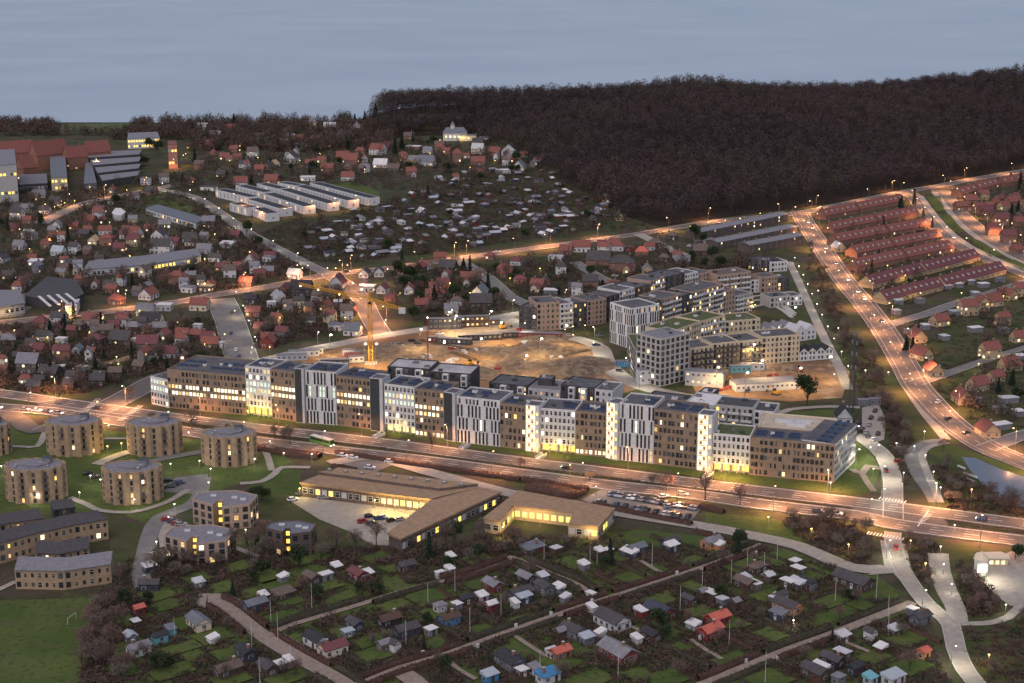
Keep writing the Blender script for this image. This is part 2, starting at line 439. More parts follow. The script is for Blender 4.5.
PLOTF = mixmat('distant_plots', [(0.028, 0.036, 0.015), (0.042, 0.055, 0.020), (0.060, 0.046, 0.036), (0.05, 0.06, 0.03)], [0.06, 0.12, 0.5], thr=((0.45, 0.55), (0.5, 0.60), (0.56, 0.66)), vor=0.5)
PALES = mixmat('packed_sand', [(.36, .27, .18), (.26, .19, .12)], [.1])
FLOOR = mixmat('forest_floor', [(0.030, 0.020, 0.018), (0.040, 0.028, 0.022), (0.026, 0.024, 0.016)], [0.03, 0.1])

# forest floor: a sheet that follows the hill
xs = np.arange(-190, 840, 25.0); tt = np.linspace(0, 1, 24)
Y0 = np.interp(xs, FBX, FBY) - 4
V = np.array([[(x, y0 + t * (2200 - y0), 0) for t in tt] for x, y0 in zip(xs, Y0)]).reshape(-1, 3)
V[:, 2] = land(V[:, 0], V[:, 1]) + 0.6
I, J = np.meshgrid(np.arange(len(xs) - 1), np.arange(len(tt) - 1), indexing='ij'); n = len(tt)
Q = np.stack([I * n + J, (I + 1) * n + J, (I + 1) * n + J + 1, I * n + J + 1], -1).reshape(-1, 4)
link('forest_floor', npmesh('forest_floor', V, Q, [FLOOR]), kind='structure')

patch('allotment_ground', [(118, 560), (300, 548), (380, 560), (500, 548), (620, 528), (720, 538), (770, 548), (865, 578), (905, 600), (925, 640), (950, 690), (1000, 760), (100, 760), (108, 640)], PLOTS)
patch('allotment_ground', [(262, 236), (290, 205), (420, 190), (540, 162), (600, 196), (640, 224), (560, 240), (470, 252), (390, 266), (330, 268)], PLOTF)
patch('playing_field', [(-60, 602), (96, 598), (90, 640), (80, 700), (-80, 700)], GRASS)
patch('lawn', [(-40, 422), (60, 425), (200, 440), (275, 447), (300, 470), (245, 482), (190, 500), (150, 525), (110, 510), (60, 520), (-40, 540)], GRASS)
patch('lawn', [(110, 515), (150, 530), (138, 590), (110, 575)], GRASSD)
patch('lawn', [(250, 478), (300, 470), (302, 495), (250, 500)], GRASS)
patch('lawn', [(205, 497), (330, 500), (385, 548), (480, 545), (600, 540), (620, 528), (600, 548), (480, 560), (300, 560), (170, 570)], GRASSD)
patch('lawn', [(705, 512), (770, 518), (808, 528), (800, 546), (760, 535), (705, 522)], GRASS)
patch('verge', [(150, 405), (250, 419), (385, 434), (510, 453), (640, 468), (760, 486), (852, 494), (862, 470), (850, 455), (833, 480), (700, 468), (540, 449), (384, 430), (250, 414), (152, 403)], GRASS)
patch('lawn', [(855, 440), (872, 452), (880, 470), (872, 492), (850, 494), (830, 490), (853, 465)], GRASS)
patch('lawn', [(770, 412), (835, 410), (838, 428), (800, 422)], GRASS)
patch('lawn', [(870, 405), (900, 370), (918, 405), (945, 437), (915, 448), (885, 440)], GRASSD)
patch('lawn', [(830, 340), (858, 330), (888, 370), (900, 385), (870, 395), (845, 375)], GRASSD)
patch('lawn', [(925, 452), (945, 444), (990, 458), (1060, 480), (1060, 508), (1010, 490), (975, 478), (950, 462)], GRASS)
patch('lawn', [(905, 455), (960, 460), (985, 490), (1060, 515), (1060, 524), (930, 507), (915, 480)], GRASSD)
patch('pond', [(962, 457), (975, 458), (1000, 469), (1064, 490), (1064, 514), (1012, 506), (985, 487), (970, 470)], mat('pond_water', (0.10, 0.12, 0.15), 0.3, 0.12, 0.2, spec=0.6))
patch('lawn', [(895, 540), (1060, 552), (1060, 700), (965, 700), (930, 620)], GRASSD)
patch('lawn', [(85, 268), (142, 254), (146, 262), (90, 272)], GRASS)
patch('lawn', [(148, 196), (170, 195), (202, 212), (196, 217), (146, 212)], GRASS)
patch('lawn', [(330, 186), (352, 180), (380, 192), (378, 200), (345, 188)], GRASS)
patch('field', [(60, 134), (62, 124.5), (130, 123), (135, 131)], mat('winter_field', (0.065, 0.085, 0.03), 0.95, 0.2, 0.02))
patch('lawn', [(915, 345), (960, 322), (1024, 305), (1060, 300), (1060, 330), (960, 366), (935, 374)], GRASSD)
patch('lawn', [(940, 385), (980, 360), (1060, 335), (1060, 430), (990, 442), (955, 412)], GRASSD)
patch('lawn', [(770, 268), (795, 258), (826, 330), (845, 395), (835, 400), (812, 345), (775, 300)], GRASSD)
patch('lawn', [(508, 318), (545, 312), (560, 318), (540, 332)], GRASS)
patch('lawn', [(560, 352), (600, 356), (622, 383), (660, 395), (640, 402), (600, 392), (570, 375)], GRASSD)
for q in ([(325, 600), (352, 588), (362, 606), (330, 618)], [(378, 580), (395, 576), (412, 586), (390, 594)], [(422, 643), (440, 634), (448, 646), (430, 655)], [(470, 628), (484, 622), (496, 630), (480, 638)],
          [(492, 650), (515, 641), (530, 652), (505, 664)], [(505, 620), (530, 612), (540, 618), (515, 628)], [(680, 560), (700, 553), (708, 562), (690, 569)], [(645, 566), (655, 562), (670, 570), (658, 575)],
          [(815, 614), (850, 604), (860, 612), (820, 626)], [(710, 660), (740, 650), (760, 658), (725, 672)], [(775, 640), (800, 636), (812, 642), (785, 652)], [(180, 655), (195, 645), (205, 655), (190, 668)],
          [(208, 585), (230, 580), (236, 590), (215, 594)], [(240, 592), (262, 584), (266, 592), (245, 600)], [(280, 640), (298, 632), (318, 636), (295, 645)], [(640, 600), (668, 590), (676, 600), (650, 612)], [(870, 570), (895, 590), (900, 598), (860, 600), (846, 590)], [(545, 610), (560, 603), (575, 608), (556, 616)]):
    patch('lawn', q, GRASS, True)
patch('building_site', [(300, 352), (345, 345), (385, 336), (450, 327), (518, 317), (545, 334), (598, 350), (608, 368), (640, 388), (600, 402), (470, 395), (380, 378), (300, 366)], SANDY)
patch('building_site', [(690, 380), (720, 370), (800, 362), (838, 360), (850, 372), (842, 398), (790, 402), (745, 398), (700, 402)], SANDY)
patch('site_lawn', [(545, 385), (575, 375), (600, 385), (590, 398), (560, 396)], GRASSD)
# parking lots and yards
PLOT = ASPH2
patch('parking_lot', [(288, 500), (302, 497), (432, 513), (388, 546), (372, 545), (350, 532), (320, 520)], PAVE, True)
patch('parking_lot', [(582, 500), (602, 489), (702, 508), (690, 523), (600, 508)], ASPH2, True)
patch('parking_lot', [(328, 460), (372, 453), (400, 462), (372, 474)], ASPH2, True)
patch('parking_lot', [(862, 408), (878, 404), (886, 418), (884, 440), (872, 444), (862, 430)], PAVE, True)
patch('parking_lot', [(157, 530), (168, 519), (190, 525), (172, 545), (160, 548)], PAVE, True)
patch('parking_lot', [(164, 492), (175, 478), (208, 474), (208, 495), (186, 494)], ASPH2, True)
patch('forecourt', [(984, 582), (990, 562), (1010, 552), (1060, 546), (1060, 610), (1010, 606), (996, 596)], PAVE, True)
patch('yard', [(690, 235), (705, 232), (720, 245), (700, 252)], ASPH2, True)
patch('yard', [(0, 300), (40, 290), (60, 282), (46, 296), (22, 316), (-30, 322)], ASPH2, True)
patch('yard', [(76, 366), (92, 366), (135, 354), (136, 358), (80, 373)], mat('yard_sand', (0.25, 0.18, 0.12), 0.95, 0.2, 0.5), True)
patch('site_yard', [(432, 336), (470, 325), (516, 324), (512, 336), (470, 345), (432, 350)], mat('yard_gravel', (0.22, 0.19, 0.15), 0.95, 0.2, 0.3), True)

# ------------------------------------------------------------------ roads and paths
fp = lambda n, pts, w=2.2, m=PAVE, occ=True: road('footpath#' + n, pts, w, m, kerb=False, occ=occ)
road('street#old', [(-40, 328), (0, 323), (60, 317), (114, 311), (180, 302), (211, 296), (250, 290), (290, 283), (330, 275), (385, 269), (430, 263), (478, 256), (568, 244), (640, 234), (664, 230), (700, 224), (740, 219), (800, 213), (850, 203), (910, 191), (940, 186), (970, 180), (1024, 171), (1080, 163)], 9)
road('street#hill', [(150, 188), (190, 196), (215, 210), (245, 231), (268, 244), (300, 261), (332, 276)], 7, ASPH2)
road('street#viaduct', [(40, 224), (60, 214), (90, 202), (120, 196), (150, 190), (175, 185)], 10, ASPH2, kerb=False)
road('street#crane', [(330, 275), (350, 288), (362, 300), (372, 320), (384, 338)], 9)
road('street#slope', [(220, 299), (228, 316), (236, 340), (244, 366)], 13, ASPH2)
road('site_road#a', [(240, 372), (262, 362), (300, 352), (340, 344), (385, 335.5), (433, 328), (504, 316.5), (545, 309), (585, 300)], 8, PAVE, kerb=False)
road('site_road#b', [(505, 318), (520, 326), (536, 336), (576, 339), (599, 348), (606, 362), (620, 376), (645, 388), (690, 398)], 8, PAVE, kerb=False)
road('street#court', [(455, 258), (468, 266), (489, 279), (510, 297), (540, 310)], 7, ASPH2)
road('street#back', [(638, 234), (655, 242), (678, 253), (690, 256)], 7, PAVE, kerb=False)
road('street#close', [(574, 262), (590, 272), (612, 284)], 6, ASPH2)
road('street#residential', [(878, 330), (900, 322), (927, 314), (955, 304), (980, 297), (1014, 286), (1060, 272)], 6, ASPH2)
road('street#residential2', [(915, 384), (936, 377), (964, 367), (990, 358), (1024, 347), (1070, 335)], 6, ASPH2)
road('street#residential3', [(985, 449), (1000, 444), (1024, 435), (1070, 424)], 7, ASPH2)
road('avenue#west', [(908, 193), (917, 200), (925, 212), (941, 230), (962, 246), (995, 262), (1040, 280), (1080, 300)], 11)
road('avenue#east', [(940, 190), (949, 201), (962, 216), (987, 236), (1014, 251), (1070, 275)], 11)
road('avenue_lane#a', [(920, 196), (932, 212), (950, 232), (972, 248), (1010, 266), (1060, 287)], 4, PAVE, kerb=False)
road('avenue_lane#b', [(934, 192), (945, 206), (958, 222), (980, 240), (1010, 257), (1060, 278)], 4, PAVE, kerb=False)
patch('median_lawn', [(926, 197), (940, 196), (945, 211), (936, 212)], GRASS); patch('median_lawn', [(938, 215), (950, 215), (964, 232), (956, 234)], GRASS)
patch('median_lawn', [(964, 236), (980, 241), (1005, 256), (990, 257)], GRASS); patch('median_lawn', [(1000, 259), (1015, 260), (1060, 281), (1050, 285)], GRASS)
road('street#access', [(144, 588), (141, 575), (145, 555), (150, 535), (160, 518), (190, 506), (200, 495), (203, 478)], 5, ASPH2, kerb=False)
road('street#pond', [(945, 441), (927, 443), (913, 451), (912, 462), (918, 475), (930, 492), (936, 503)], 4.5, ASPH2, kerb=False)
fp('bike', [(948, 443), (930, 447), (922, 455), (926, 470), (934, 488), (940, 503)], 2.5)
fp('rr', [(905, 382), (915, 400), (928, 418), (940, 432), (946, 440)], 3.5)
fp('uline1', [(934, 554), (936, 570), (942, 590), (951, 606), (957, 622)], 3.5); fp('uline2', [(943, 554), (945, 572), (952, 592), (960, 610), (962, 622)], 3)
fp('serv', [(955, 624), (985, 624), (1008, 618), (1024, 602)], 2.5)
fp('hill', [(789, 262), (800, 285), (812, 312), (825, 340), (838, 365), (848, 390)], 4, PAVE)
fp('arc1', [(738, 320), (750, 309), (765, 305), (780, 309), (792, 318)], 2.2, CONC); fp('arc2', [(728, 316), (745, 304), (762, 300), (780, 305), (794, 316)], 2.2, CONC); fp('arc3', [(720, 312), (740, 300), (760, 296), (778, 301), (795, 314)], 2.2, CONC)
fp('park', [(852, 470), (862, 474), (868, 466), (880, 470)], 2.5, GRAVEL); fp('park2', [(862, 474), (868, 484), (874, 492)], 2.0, GRAVEL)
fp('green', [(770, 418), (790, 410), (830, 407), (860, 408)], 3)
fp('est1', [(-5, 446), (20, 447), (37, 447), (43, 438), (46, 430)], 2.2); fp('est2', [(104, 439), (127, 439)], 2); fp('est3', [(70, 498), (87, 505), (100, 511), (130, 513), (155, 507), (172, 500), (188, 490)], 2.2)
fp('est4', [(96, 465), (112, 458), (130, 452)], 4, PAVE); fp('est5', [(150, 462), (185, 455), (205, 452)], 4, ASPH2); fp('est6', [(240, 484), (262, 482), (275, 474), (282, 468), (310, 468)], 2.5)
fp('est7', [(258, 449), (266, 453), (270, 465), (272, 471)], 2.2); fp('est8', [(228, 546), (245, 552), (260, 558)], 2); fp('est9', [(-5, 592), (8, 586), (16, 582)], 2)
road('avenue#rr', [(800, 212), (804, 221), (815, 238), (837, 271), (850, 288), (863, 303), (884, 331), (904, 364), (916, 386), (930, 402), (942, 415), (961, 431), (989, 449), (1024, 463), (1070, 482)], 11)
lane = lambda n, pts, w: road('allotment_lane#' + n, pts, w, GRAVEL, kerb=False)
lane('a', [(197, 604), (214, 603), (232, 612), (250, 627), (268, 640), (284, 650), (305, 662), (325, 673), (345, 685), (360, 700)], 4.5)
lane('ablob', [(200, 602), (215, 601), (229, 607)], 9)
lane('b', [(345, 690), (370, 681), (400, 669), (444, 656), (488, 640), (545, 620), (596, 603), (640, 589), (712, 565), (763, 545)], 2.6)
lane('b2', [(400, 672), (412, 680), (425, 692)], 5)
lane('c', [(690, 690), (709, 683), (782, 653), (829, 636), (870, 620), (913, 603)], 3)
lane('d', [(508, 557), (522, 562), (550, 574), (579, 586), (594, 599)], 2.2)
lane('e', [(262, 640), (285, 628), (310, 620), (364, 604), (415, 588), (468, 576), (515, 560)], 2)
for i, q in enumerate(([(514, 636), (532, 648), (548, 658)], [(447, 661), (460, 671), (476, 680)], [(280, 634), (290, 640), (302, 647)], [(640, 561), (655, 570), (668, 576)], [(845, 643), (858, 648), (872, 654)], [(597, 610), (620, 622), (645, 634)], [(690, 640), (705, 650), (722, 660)])):
    fp('plot%d' % i, q, 1.3, GRAVEL)
road('street#service', [(330, 464), (372, 458), (430, 473), (510, 494), (560, 502), (610, 512), (678, 523), (721, 530), (760, 538), (799, 547), (850, 568), (885, 570)], 6, PAVE, kerb=False)
road('street#south', [(893, 533), (893, 545), (900, 566), (912, 586), (925, 603), (940, 616), (951, 627), (956, 650), (966, 672), (985, 695)], 4.2, PAVE)
patch('street_mouth', [(880, 541), (906, 545), (912, 575), (925, 600), (908, 590), (893, 574), (868, 576), (884, 566)], PAVE, True)
road('street#north', [(893, 520), (893, 498), (892, 478), (884, 457), (868, 443), (853, 436)], 5.5, PAVE)
road('street#westjunction', [(165, 377), (150, 384), (125, 398), (100, 410), (70, 422), (45, 433)], 11, ASPH)
road('slip_road', [(-40, 412), (0, 412), (18, 420), (34, 431), (60, 425)], 8, ASPH, kerb=False)
LW = [(-60, 404), (0, 408), (50, 412), (76, 416), (150, 427), (250, 441), (335, 451), (430, 462), (510, 473), (600, 485), (698, 496), (760, 505), (853, 516), (889, 524), (950, 533), (1024, 542), (1090, 551)]
UP = [(-60, 388), (0, 394), (76, 405), (150, 415), (250, 428), (385, 444), (510, 461), (640, 477), (760, 492), (863, 504), (940, 514), (1024, 525), (1090, 534)]
patch('junction', [(30, 401), (165, 416), (160, 431), (60, 417)], ASPH, True); patch('junction', [(855, 503), (945, 513), (950, 536), (850, 518)], ASPH, True)
road('main_road#lower', LW, 8.2, ASPH); road('main_road#upper', UP, 8.2, ASPH)
for i, q in enumerate(([(450, 352), (480, 362), (520, 372), (570, 372), (605, 362)], [(440, 372), (480, 380), (530, 380), (580, 376)], [(420, 340), (470, 350), (510, 348), (535, 340)], [(385, 345), (420, 356), (450, 372)], [(500, 345), (530, 358), (560, 356), (590, 350)], [(400, 368), (450, 366), (500, 372)])):
    L_ = smooth_line([g(*p) for p in q])
    for o_ in (-1.1, 1.1): link('wheel_track', ribbon_mesh('wheel_track', L_, o_ - .5, o_ + .5, lvl(), PALES if i % 2 else SOIL), kind='structure')
mk = MB()
for r_, o_ in (('main_road#lower', 0), ('main_road#upper', 0)): dashes(ROADS[r_], o_, 5, 7, 0.25, mb=mk)
dashes(ROADS['avenue#rr'], 0, 4, 6, 0.2, mb=mk); dashes(ROADS['street#old'], 0, 4, 6, 0.2, mb=mk); dashes(ROADS['avenue#west'], 0, 4, 6, 0.2, mb=mk); dashes(ROADS['avenue#east'], 0, 4, 6, 0.2, mb=mk)
zt = ZL[0] + 0.006
def bars(a, b, n, ln, w):                   # a row of crossing bars from a to b
    p, q = np.array(g(*a)), np.array(g(*b)); d = (q - p) / np.linalg.norm(q - p); nn = np.array([-d[1], d[0]])
    for i in range(n):
        c = p + (q - p) * i / (n - 1)
        mk.face([(*(c - d * w / 2 - nn * ln / 2), zt), (*(c + d * w / 2 - nn * ln / 2), zt), (*(c + d * w / 2 + nn * ln / 2), zt), (*(c - d * w / 2 + nn * ln / 2), zt)], MARK)
bars((868, 534), (903, 540), 12, 3, 0.6); bars((880, 499), (905, 503), 9, 3, 0.6); bars((78, 419), (98, 400), 14, 3, 0.6); bars((120, 421), (140, 407), 12, 3, 0.6)
bars((886, 545), (890, 556), 2, 0.3, 6); bars((926, 515), (920, 524), 2, 0.5, 8); bars((920, 524), (929, 515), 8, 2.4, 0.5)
for r_ in ('main_road#lower', 'main_road#upper'):
    for o_ in (-4.7, 4.7): dashes(ROADS[r_], o_, 12, .6, .18, mb=mk)
    for o_ in (-2.5, 2.5): dashes(ROADS[r_], o_, 3, 9, .18, mb=mk)
for r_ in ('avenue#rr', 'street#old'):
    for o_ in (-4.6, 4.6): dashes(ROADS[r_], o_, 10, 1, .15, mb=mk)
mk.build('road_markings', kind='structure')
# ------------------------------------------------------------------ builders
def unit_window(pane, frame):
    key = 'win_' + pane.name + frame.name
    if key in _m: return _m[key]
    mb = MB(); mb.box((0, -0.02, 0), (1, 0.04, 1), frame); mb.box((0, -0.05, 0), (0.86, 0.04, 0.88), pane)
    mb.box((0, -0.075, 0.08), (0.86, 0.02, 0.05), frame)
    _m[key] = mb.mesh('window'); return _m[key]
class Windows:
    """the windows of one thing: the first 100 are parts of their own, what is over goes into one part"""
    def __init__(s, root, loc): s.root, s.loc, s.w = root, loc, []
    def add(s, p, ang, w, h, pane, frame): s.w.append((p, ang, w, h, pane, frame))
    def done(s):
        rnd.shuffle(s.w)
        for p, ang, w, h, pane, frame in s.w[:98]:
            link('window', unit_window(pane, frame), s.root, (p[0] - s.loc[0], p[1] - s.loc[1], p[2]), ang, (w, 1.6, h))
        if s.w[98:]:
            mb = MB()
            for p, ang, w, h, pane, frame in s.w[98:]:
                c = (p[0] - s.loc[0], p[1] - s.loc[1], p[2]); ox, oy = math.sin(ang), -math.cos(ang)
                mb.box((c[0] + ox * .03, c[1] + oy * .03, c[2]), (w, 0.06, h), frame, ang); mb.box((c[0] + ox * .08, c[1] + oy * .08, c[2]), (w * .86, 0.06, h * .88), pane, ang)
            mb.build('window', s.root, kind='stuff')
def lerp(a, b, t): return (a[0] + (b[0] - a[0]) * t, a[1] + (b[1] - a[1]) * t)
def back_of(A, B, d):                        # A,B world points of a front seen by the camera; the same points d metres behind
    a = math.atan2(B[1] - A[1], B[0] - A[0]); n = (-math.sin(a) * d, math.cos(a) * d)
    return (A[0] + n[0], A[1] + n[1]), (B[0] + n[0], B[1] + n[1]), a
def pane_for(p_lit, kind=0):
    r = rnd.random()
    if r < p_lit: return rnd.choice(LITS)
    return GLASS if rnd.random() < .7 else GLASS2

def gable(mb_w, mb_r, w, d, h, rise, over, mw, mr, hip=0.0):
    """walls with gables at the two ends of x, roof of two thick slopes"""
    x, y = w / 2, d / 2
    for s in (-1, 1):
        mb_w.face([(-x, s * y, 0), (x, s * y, 0), (x, s * y, h), (-x, s * y, h)][::-s], mw)
        if hip: mb_w.face([(s * x, -y, 0), (s * x, y, 0), (s * x, y, h), (s * x, -y, h)][::s], mw)
        else: mb_w.face([(s * x, -y, 0), (s * x, y, 0), (s * x, y, h), (s * x, 0, h + rise - 0.05), (s * x, -y, h)][::s], mw)
    k = rise / y; X = x + over; Y = y + over; zt = h + rise + 0.12; zb = h - k * over + 0.12; t = 0.22; hx = X - hip
    for s in (-1, 1):
        a, b, c, e = (-X, s * Y, zb), (X, s * Y, zb), (hx, 0, zt), (-hx, 0, zt)
        mb_r.face([a, b, c, e][::-s], mr)
        dn = lambda p: (p[0], p[1], p[2] - t)
        mb_r.face([dn(a), dn(b), b, a][::-s], mr)
        if hip: mb_r.face([(s * X, -Y, zb), (s * X, Y, zb), (s * hx, 0, zt)][::s], mr); mb_r.face([(s * X, -Y, zb - t), (s * X, Y, zb - t), (s * X, Y, zb), (s * X, -Y, zb)][::s], mr)
        else:
            for q in (-1, 1):
                p0, p1 = (s * X, q * Y, zb), (s * X, 0, zt)
                mb_r.face([dn(p0), p0, p1, dn(p1)] if s * q > 0 else [p0, dn(p0), dn(p1), p1], mr)
    mb_r.face([(-X, -Y, zb - t), (-X, Y, zb - t), (X, Y, zb - t), (X, -Y, zb - t)], mr)
UDOOR = {}
def door_mesh(m):
    if m.name not in UDOOR:
        mb = MB(); mb.box((0, -0.04, 0.5), (1, 0.08, 1), m); mb.box((0, -0.09, 0.72), (0.6, 0.03, 0.3), GLASS); UDOOR[m.name] = mb.mesh('door')
    return UDOOR[m.name]
def house(px, py, w, d, h, roof, wall, rz, name='house', cat='house', word=None, group='houses', nwin=2, lit=0.12, shape='gable', chim=True, rise=None, grow=True, desc=None, extra=None):
    x, y = g(px, py); rw, rm = PAL[roof]; ww, wm_ = PAL[wall]
    # the foot given is the front foot in the photo: move back by half the depth seen
    back = abs(math.sin(rz)) * w / 2 + abs(math.cos(rz)) * d / 2
    x += x / y * back * 0.8; y += back * 0.8
    word = word or name.replace('_', ' ')
    h += rnd.uniform(0, .16)
    d_ = desc or ('%s %s, %s roof' % (ww, word, rw) if name in ('hut', 'shed', 'cottage') else None) or {'gable': '%s %s with %s roof', 'hip': '%s %s with hipped %s roof', 'flat': '%s %s with flat %s roof', 'lean': '%s %s with sloping %s roof'}[shape] % (ww, word, rw)
    t = thing(name, d_, cat, (x, y), rz, group, own=False)
    occupy(around(x, y, w, d, rz))
    mw, mr = MB(), MB()
    if shape in ('gable', 'hip'):
        rise = rise or d * rnd.uniform(.34, .46); gable(mw, mr, w, d, h, rise, 0.35, wm_, rm, hip=min(w, d) * .45 if shape == 'hip' else 0)
    elif shape == 'flat':
        rise = 0; mw.box((0, 0, h / 2), (w, d, h), wm_); mr.box((0, 0, h + .13), (w + .5, d + .5, .25), rm)
    else:
        rise = 0.9; x2, y2 = w / 2, d / 2
        mw.box((0, 0, h / 2 - .1), (w, d, h - .2), wm_)
        mr.face([(-x2 - .3, -y2 - .3, h - .1), (x2 + .3, -y2 - .3, h - .1), (x2 + .3, y2 + .3, h + .7), (-x2 - .3, y2 + .3, h + .7)], rm)
        mr.face([(-x2 - .3, -y2 - .3, h - .3), (x2 + .3, -y2 - .3, h - .3), (x2 + .3, -y2 - .3, h - .1), (-x2 - .3, -y2 - .3, h - .1)], rm)
        for s in (-1, 1): mr.face([(s * (x2 + .3), -y2 - .3, h - .3), (s * (x2 + .3), y2 + .3, h - .3), (s * (x2 + .3), y2 + .3, h + .7), (s * (x2 + .3), -y2 - .3, h - .1)][::s], rm)
    mw.build('wall', t); ro = mr.build('roof', t)
    if chim and shape != 'flat':
        cb = MB(); cz = h + rise; cb.box((0, 0, .3), (.7, .7, 1.5), PAL['b'][1]); cb.box((0, 0, 1.1), (.85, .85, .15), CONC)
        cb.build('chimney', ro, (w * rnd.choice((-.25, .2, .3)), 0, cz))
    for side in (0, 1, 2, 3):                # the walls that look towards the camera get windows
        a = rz + side * math.pi / 2; nx_, ny_ = math.sin(a), -math.cos(a)
        if nx_ * (0 - x) + ny_ * (0 - y) < 0.25 * math.hypot(x, y): continue
        L = w if side % 2 == 0 else d; D = d if side % 2 == 0 else w
        n = max(1, min(4, int(L / 2.6) if nwin > 1 else 1)) if nwin else 0
        for k in range(n):
            u = (k + .5) / n * L - L / 2; la = side * math.pi / 2
            lx, ly = u * math.cos(la) + D / 2 * math.sin(la), u * math.sin(la) - D / 2 * math.cos(la)
            if side == 0 and k == n // 2:
                link('door', door_mesh(PAL[rnd.choice('wvgx')][1]), t, (lx, ly, 0.05), la, (1.0, 1.0, 2.05)); continue
            for fl in range(2 if h > 4.6 else 1):
                link('window', unit_window(pane_for(lit), WHITE), t, (lx, ly, min(1.5, h * .55) + fl * 2.6), la, (min(1.5, L / n * .5), 1.2, min(1.25, h * .42)))
    if extra: extra(t, w, d, h)
    return t

def block_root(name, desc, cat, A, B, group=None, own=True):
    m = lerp(A, B, .5); return thing(name, desc, cat, m, 0, group, own), m
def loc_poly(P, o): return [(p[0] - o[0], p[1] - o[1]) for p in P]
def shrink(P, k):
    cx = sum(p[0] for p in P) / len(P); cy = sum(p[1] for p in P) / len(P); out = []
    for p in P:
        d = math.hypot(p[0] - cx, p[1] - cy); out.append((p[0] + (cx - p[0]) * k / d, p[1] + (cy - p[1]) * k / d))
    return out
def slab_part(t, o, P, z0, z1, wall, roof, wname='wall', par=0.5, occ=True, rname='roof'):
    """walls to z1 with a thin parapet, and a roof deck a little below its top"""
    mb = MB(); mb.prism(loc_poly(P, o), z0, z1, wall, cap=False); Q = shrink(P, .45); LP, LQ = loc_poly(P, o), loc_poly(Q, o)
    if not _ccw(LP): LP, LQ = LP[::-1], LQ[::-1]
    n = len(LP)
    for i in range(n):
        j = (i + 1) % n
        mb.face([(*LP[i], z1), (*LP[j], z1), (*LQ[j], z1), (*LQ[i], z1)], wall); mb.face([(*LQ[j], z1 - par), (*LQ[i], z1 - par), (*LQ[i], z1), (*LQ[j], z1)], wall)
    if z0 > 0.5: mb.face([(*p, z0) for p in LP[::-1]], wall)
    w = mb.build(wname, t)
    rb = MB(); rb.face([(*p, z1 - par + .01) for p in LQ], roof); r = rb.build(rname, t)
    if occ: occupy(P)
    return w, r
def roof_boxes(r, o, P, z, n, mats=(STEEL, WHITE, DARKM), s=(1.2, 2.6), name='roof_vent'):
    for _ in range(n):
        a, b, c, d = P[0], P[1], P[2], P[3]; u, v = rnd.uniform(.1, .9), rnd.uniform(.2, .8)
        p = lerp(lerp(a, b, u), lerp(d, c, u), v); k = rnd.uniform(*s)
        mb = MB(); mb.box((0, 0, .45), (k, k * rnd.uniform(.5, 1), .9), rnd.choice(mats), math.atan2(b[1] - a[1], b[0] - a[0])); mb.box((0, 0, .95), (k * .5, k * .4, .12), DARKM)
        mb.build(name, r, (p[0] - o[0], p[1] - o[1], z))
def facade(W, A, B, z0, floors, fh, style, lit=0.05, rows_lit=()):
    """adds the windows of one front from A (its left end as seen from outside) to B"""
    L = math.hypot(B[0] - A[0], B[1] - A[1]); ang = math.atan2(B[1] - A[1], B[0] - A[0])
    def put(u, z, w, h, pane, fr): W.add((*lerp(A, B, u / L), z), ang, w, h, pane, fr)
    if style == 'frame':
        n = max(2, int(L / 1.75))
        for f in range(floors):
            for k in range(n):
                w = 1.25 if (k + f) % 3 else 0.8
                put((k + .5) / n * L, z0 + (f + .52) * fh, w, 1.9, (LITG if rnd.random() < .6 else rnd.choice(LITS + [GLASS])) if f in rows_lit else pane_for(lit), WHITE)
    elif style == 'brown':
        n = max(2, int(L / 1.75))
        for f in range(floors):
            for k in range(n):
                r = rnd.random()
                if f in rows_lit and r < .85: put((k + .5) / n * L, z0 + (f + .52) * fh, 1.35, 1.75, rnd.choice(LITS + [LITW, LITS[4], LITS[2]]), BROWNP); continue
                if r < .2: continue
                put((k + .5 + rnd.uniform(-.15, .15)) / n * L, z0 + (f + .52) * fh, rnd.choice((.75, 1.2, 1.4)), rnd.choice((1.7, 2.0, 2.0)), pane_for(lit), DARKM if r < .6 else BROWNP)
    elif style == 'stripe':
        n = max(3, int(L / 1.55))
        for f in range(0, floors, 2):
            for k in range(n):
                if (k + f // 2) % 5 == 4: continue
                hh = 2 * fh * .93 if f + 1 < floors else fh * .8
                put((k + .5 + (.3 if (f // 2) % 2 else -.1)) / n * L, z0 + f * fh + hh / 2 + .15, .82, hh, (LITG if (f in rows_lit) and k % 3 else pane_for(lit)), DARKM)
    elif style == 'punch':
        n = max(2, int(L / 3.1))
        for f in range(floors):
            for k in range(n): put((k + .5) / n * L, z0 + (f + .5) * fh, 1.9, 1.95, pane_for(lit), DARKM)
    elif style == 'flat':
        n = max(2, int(L / 2.3))
        for f in range(floors):
            for k in range(n):
                put((k + .5) / n * L, z0 + (f + .5) * fh, 1.5 if k % 3 == 0 else .9, 1.9 if k % 3 == 0 else 1.4, pane_for(lit), CREAMW if k % 2 else DARKM)
BALC = {}
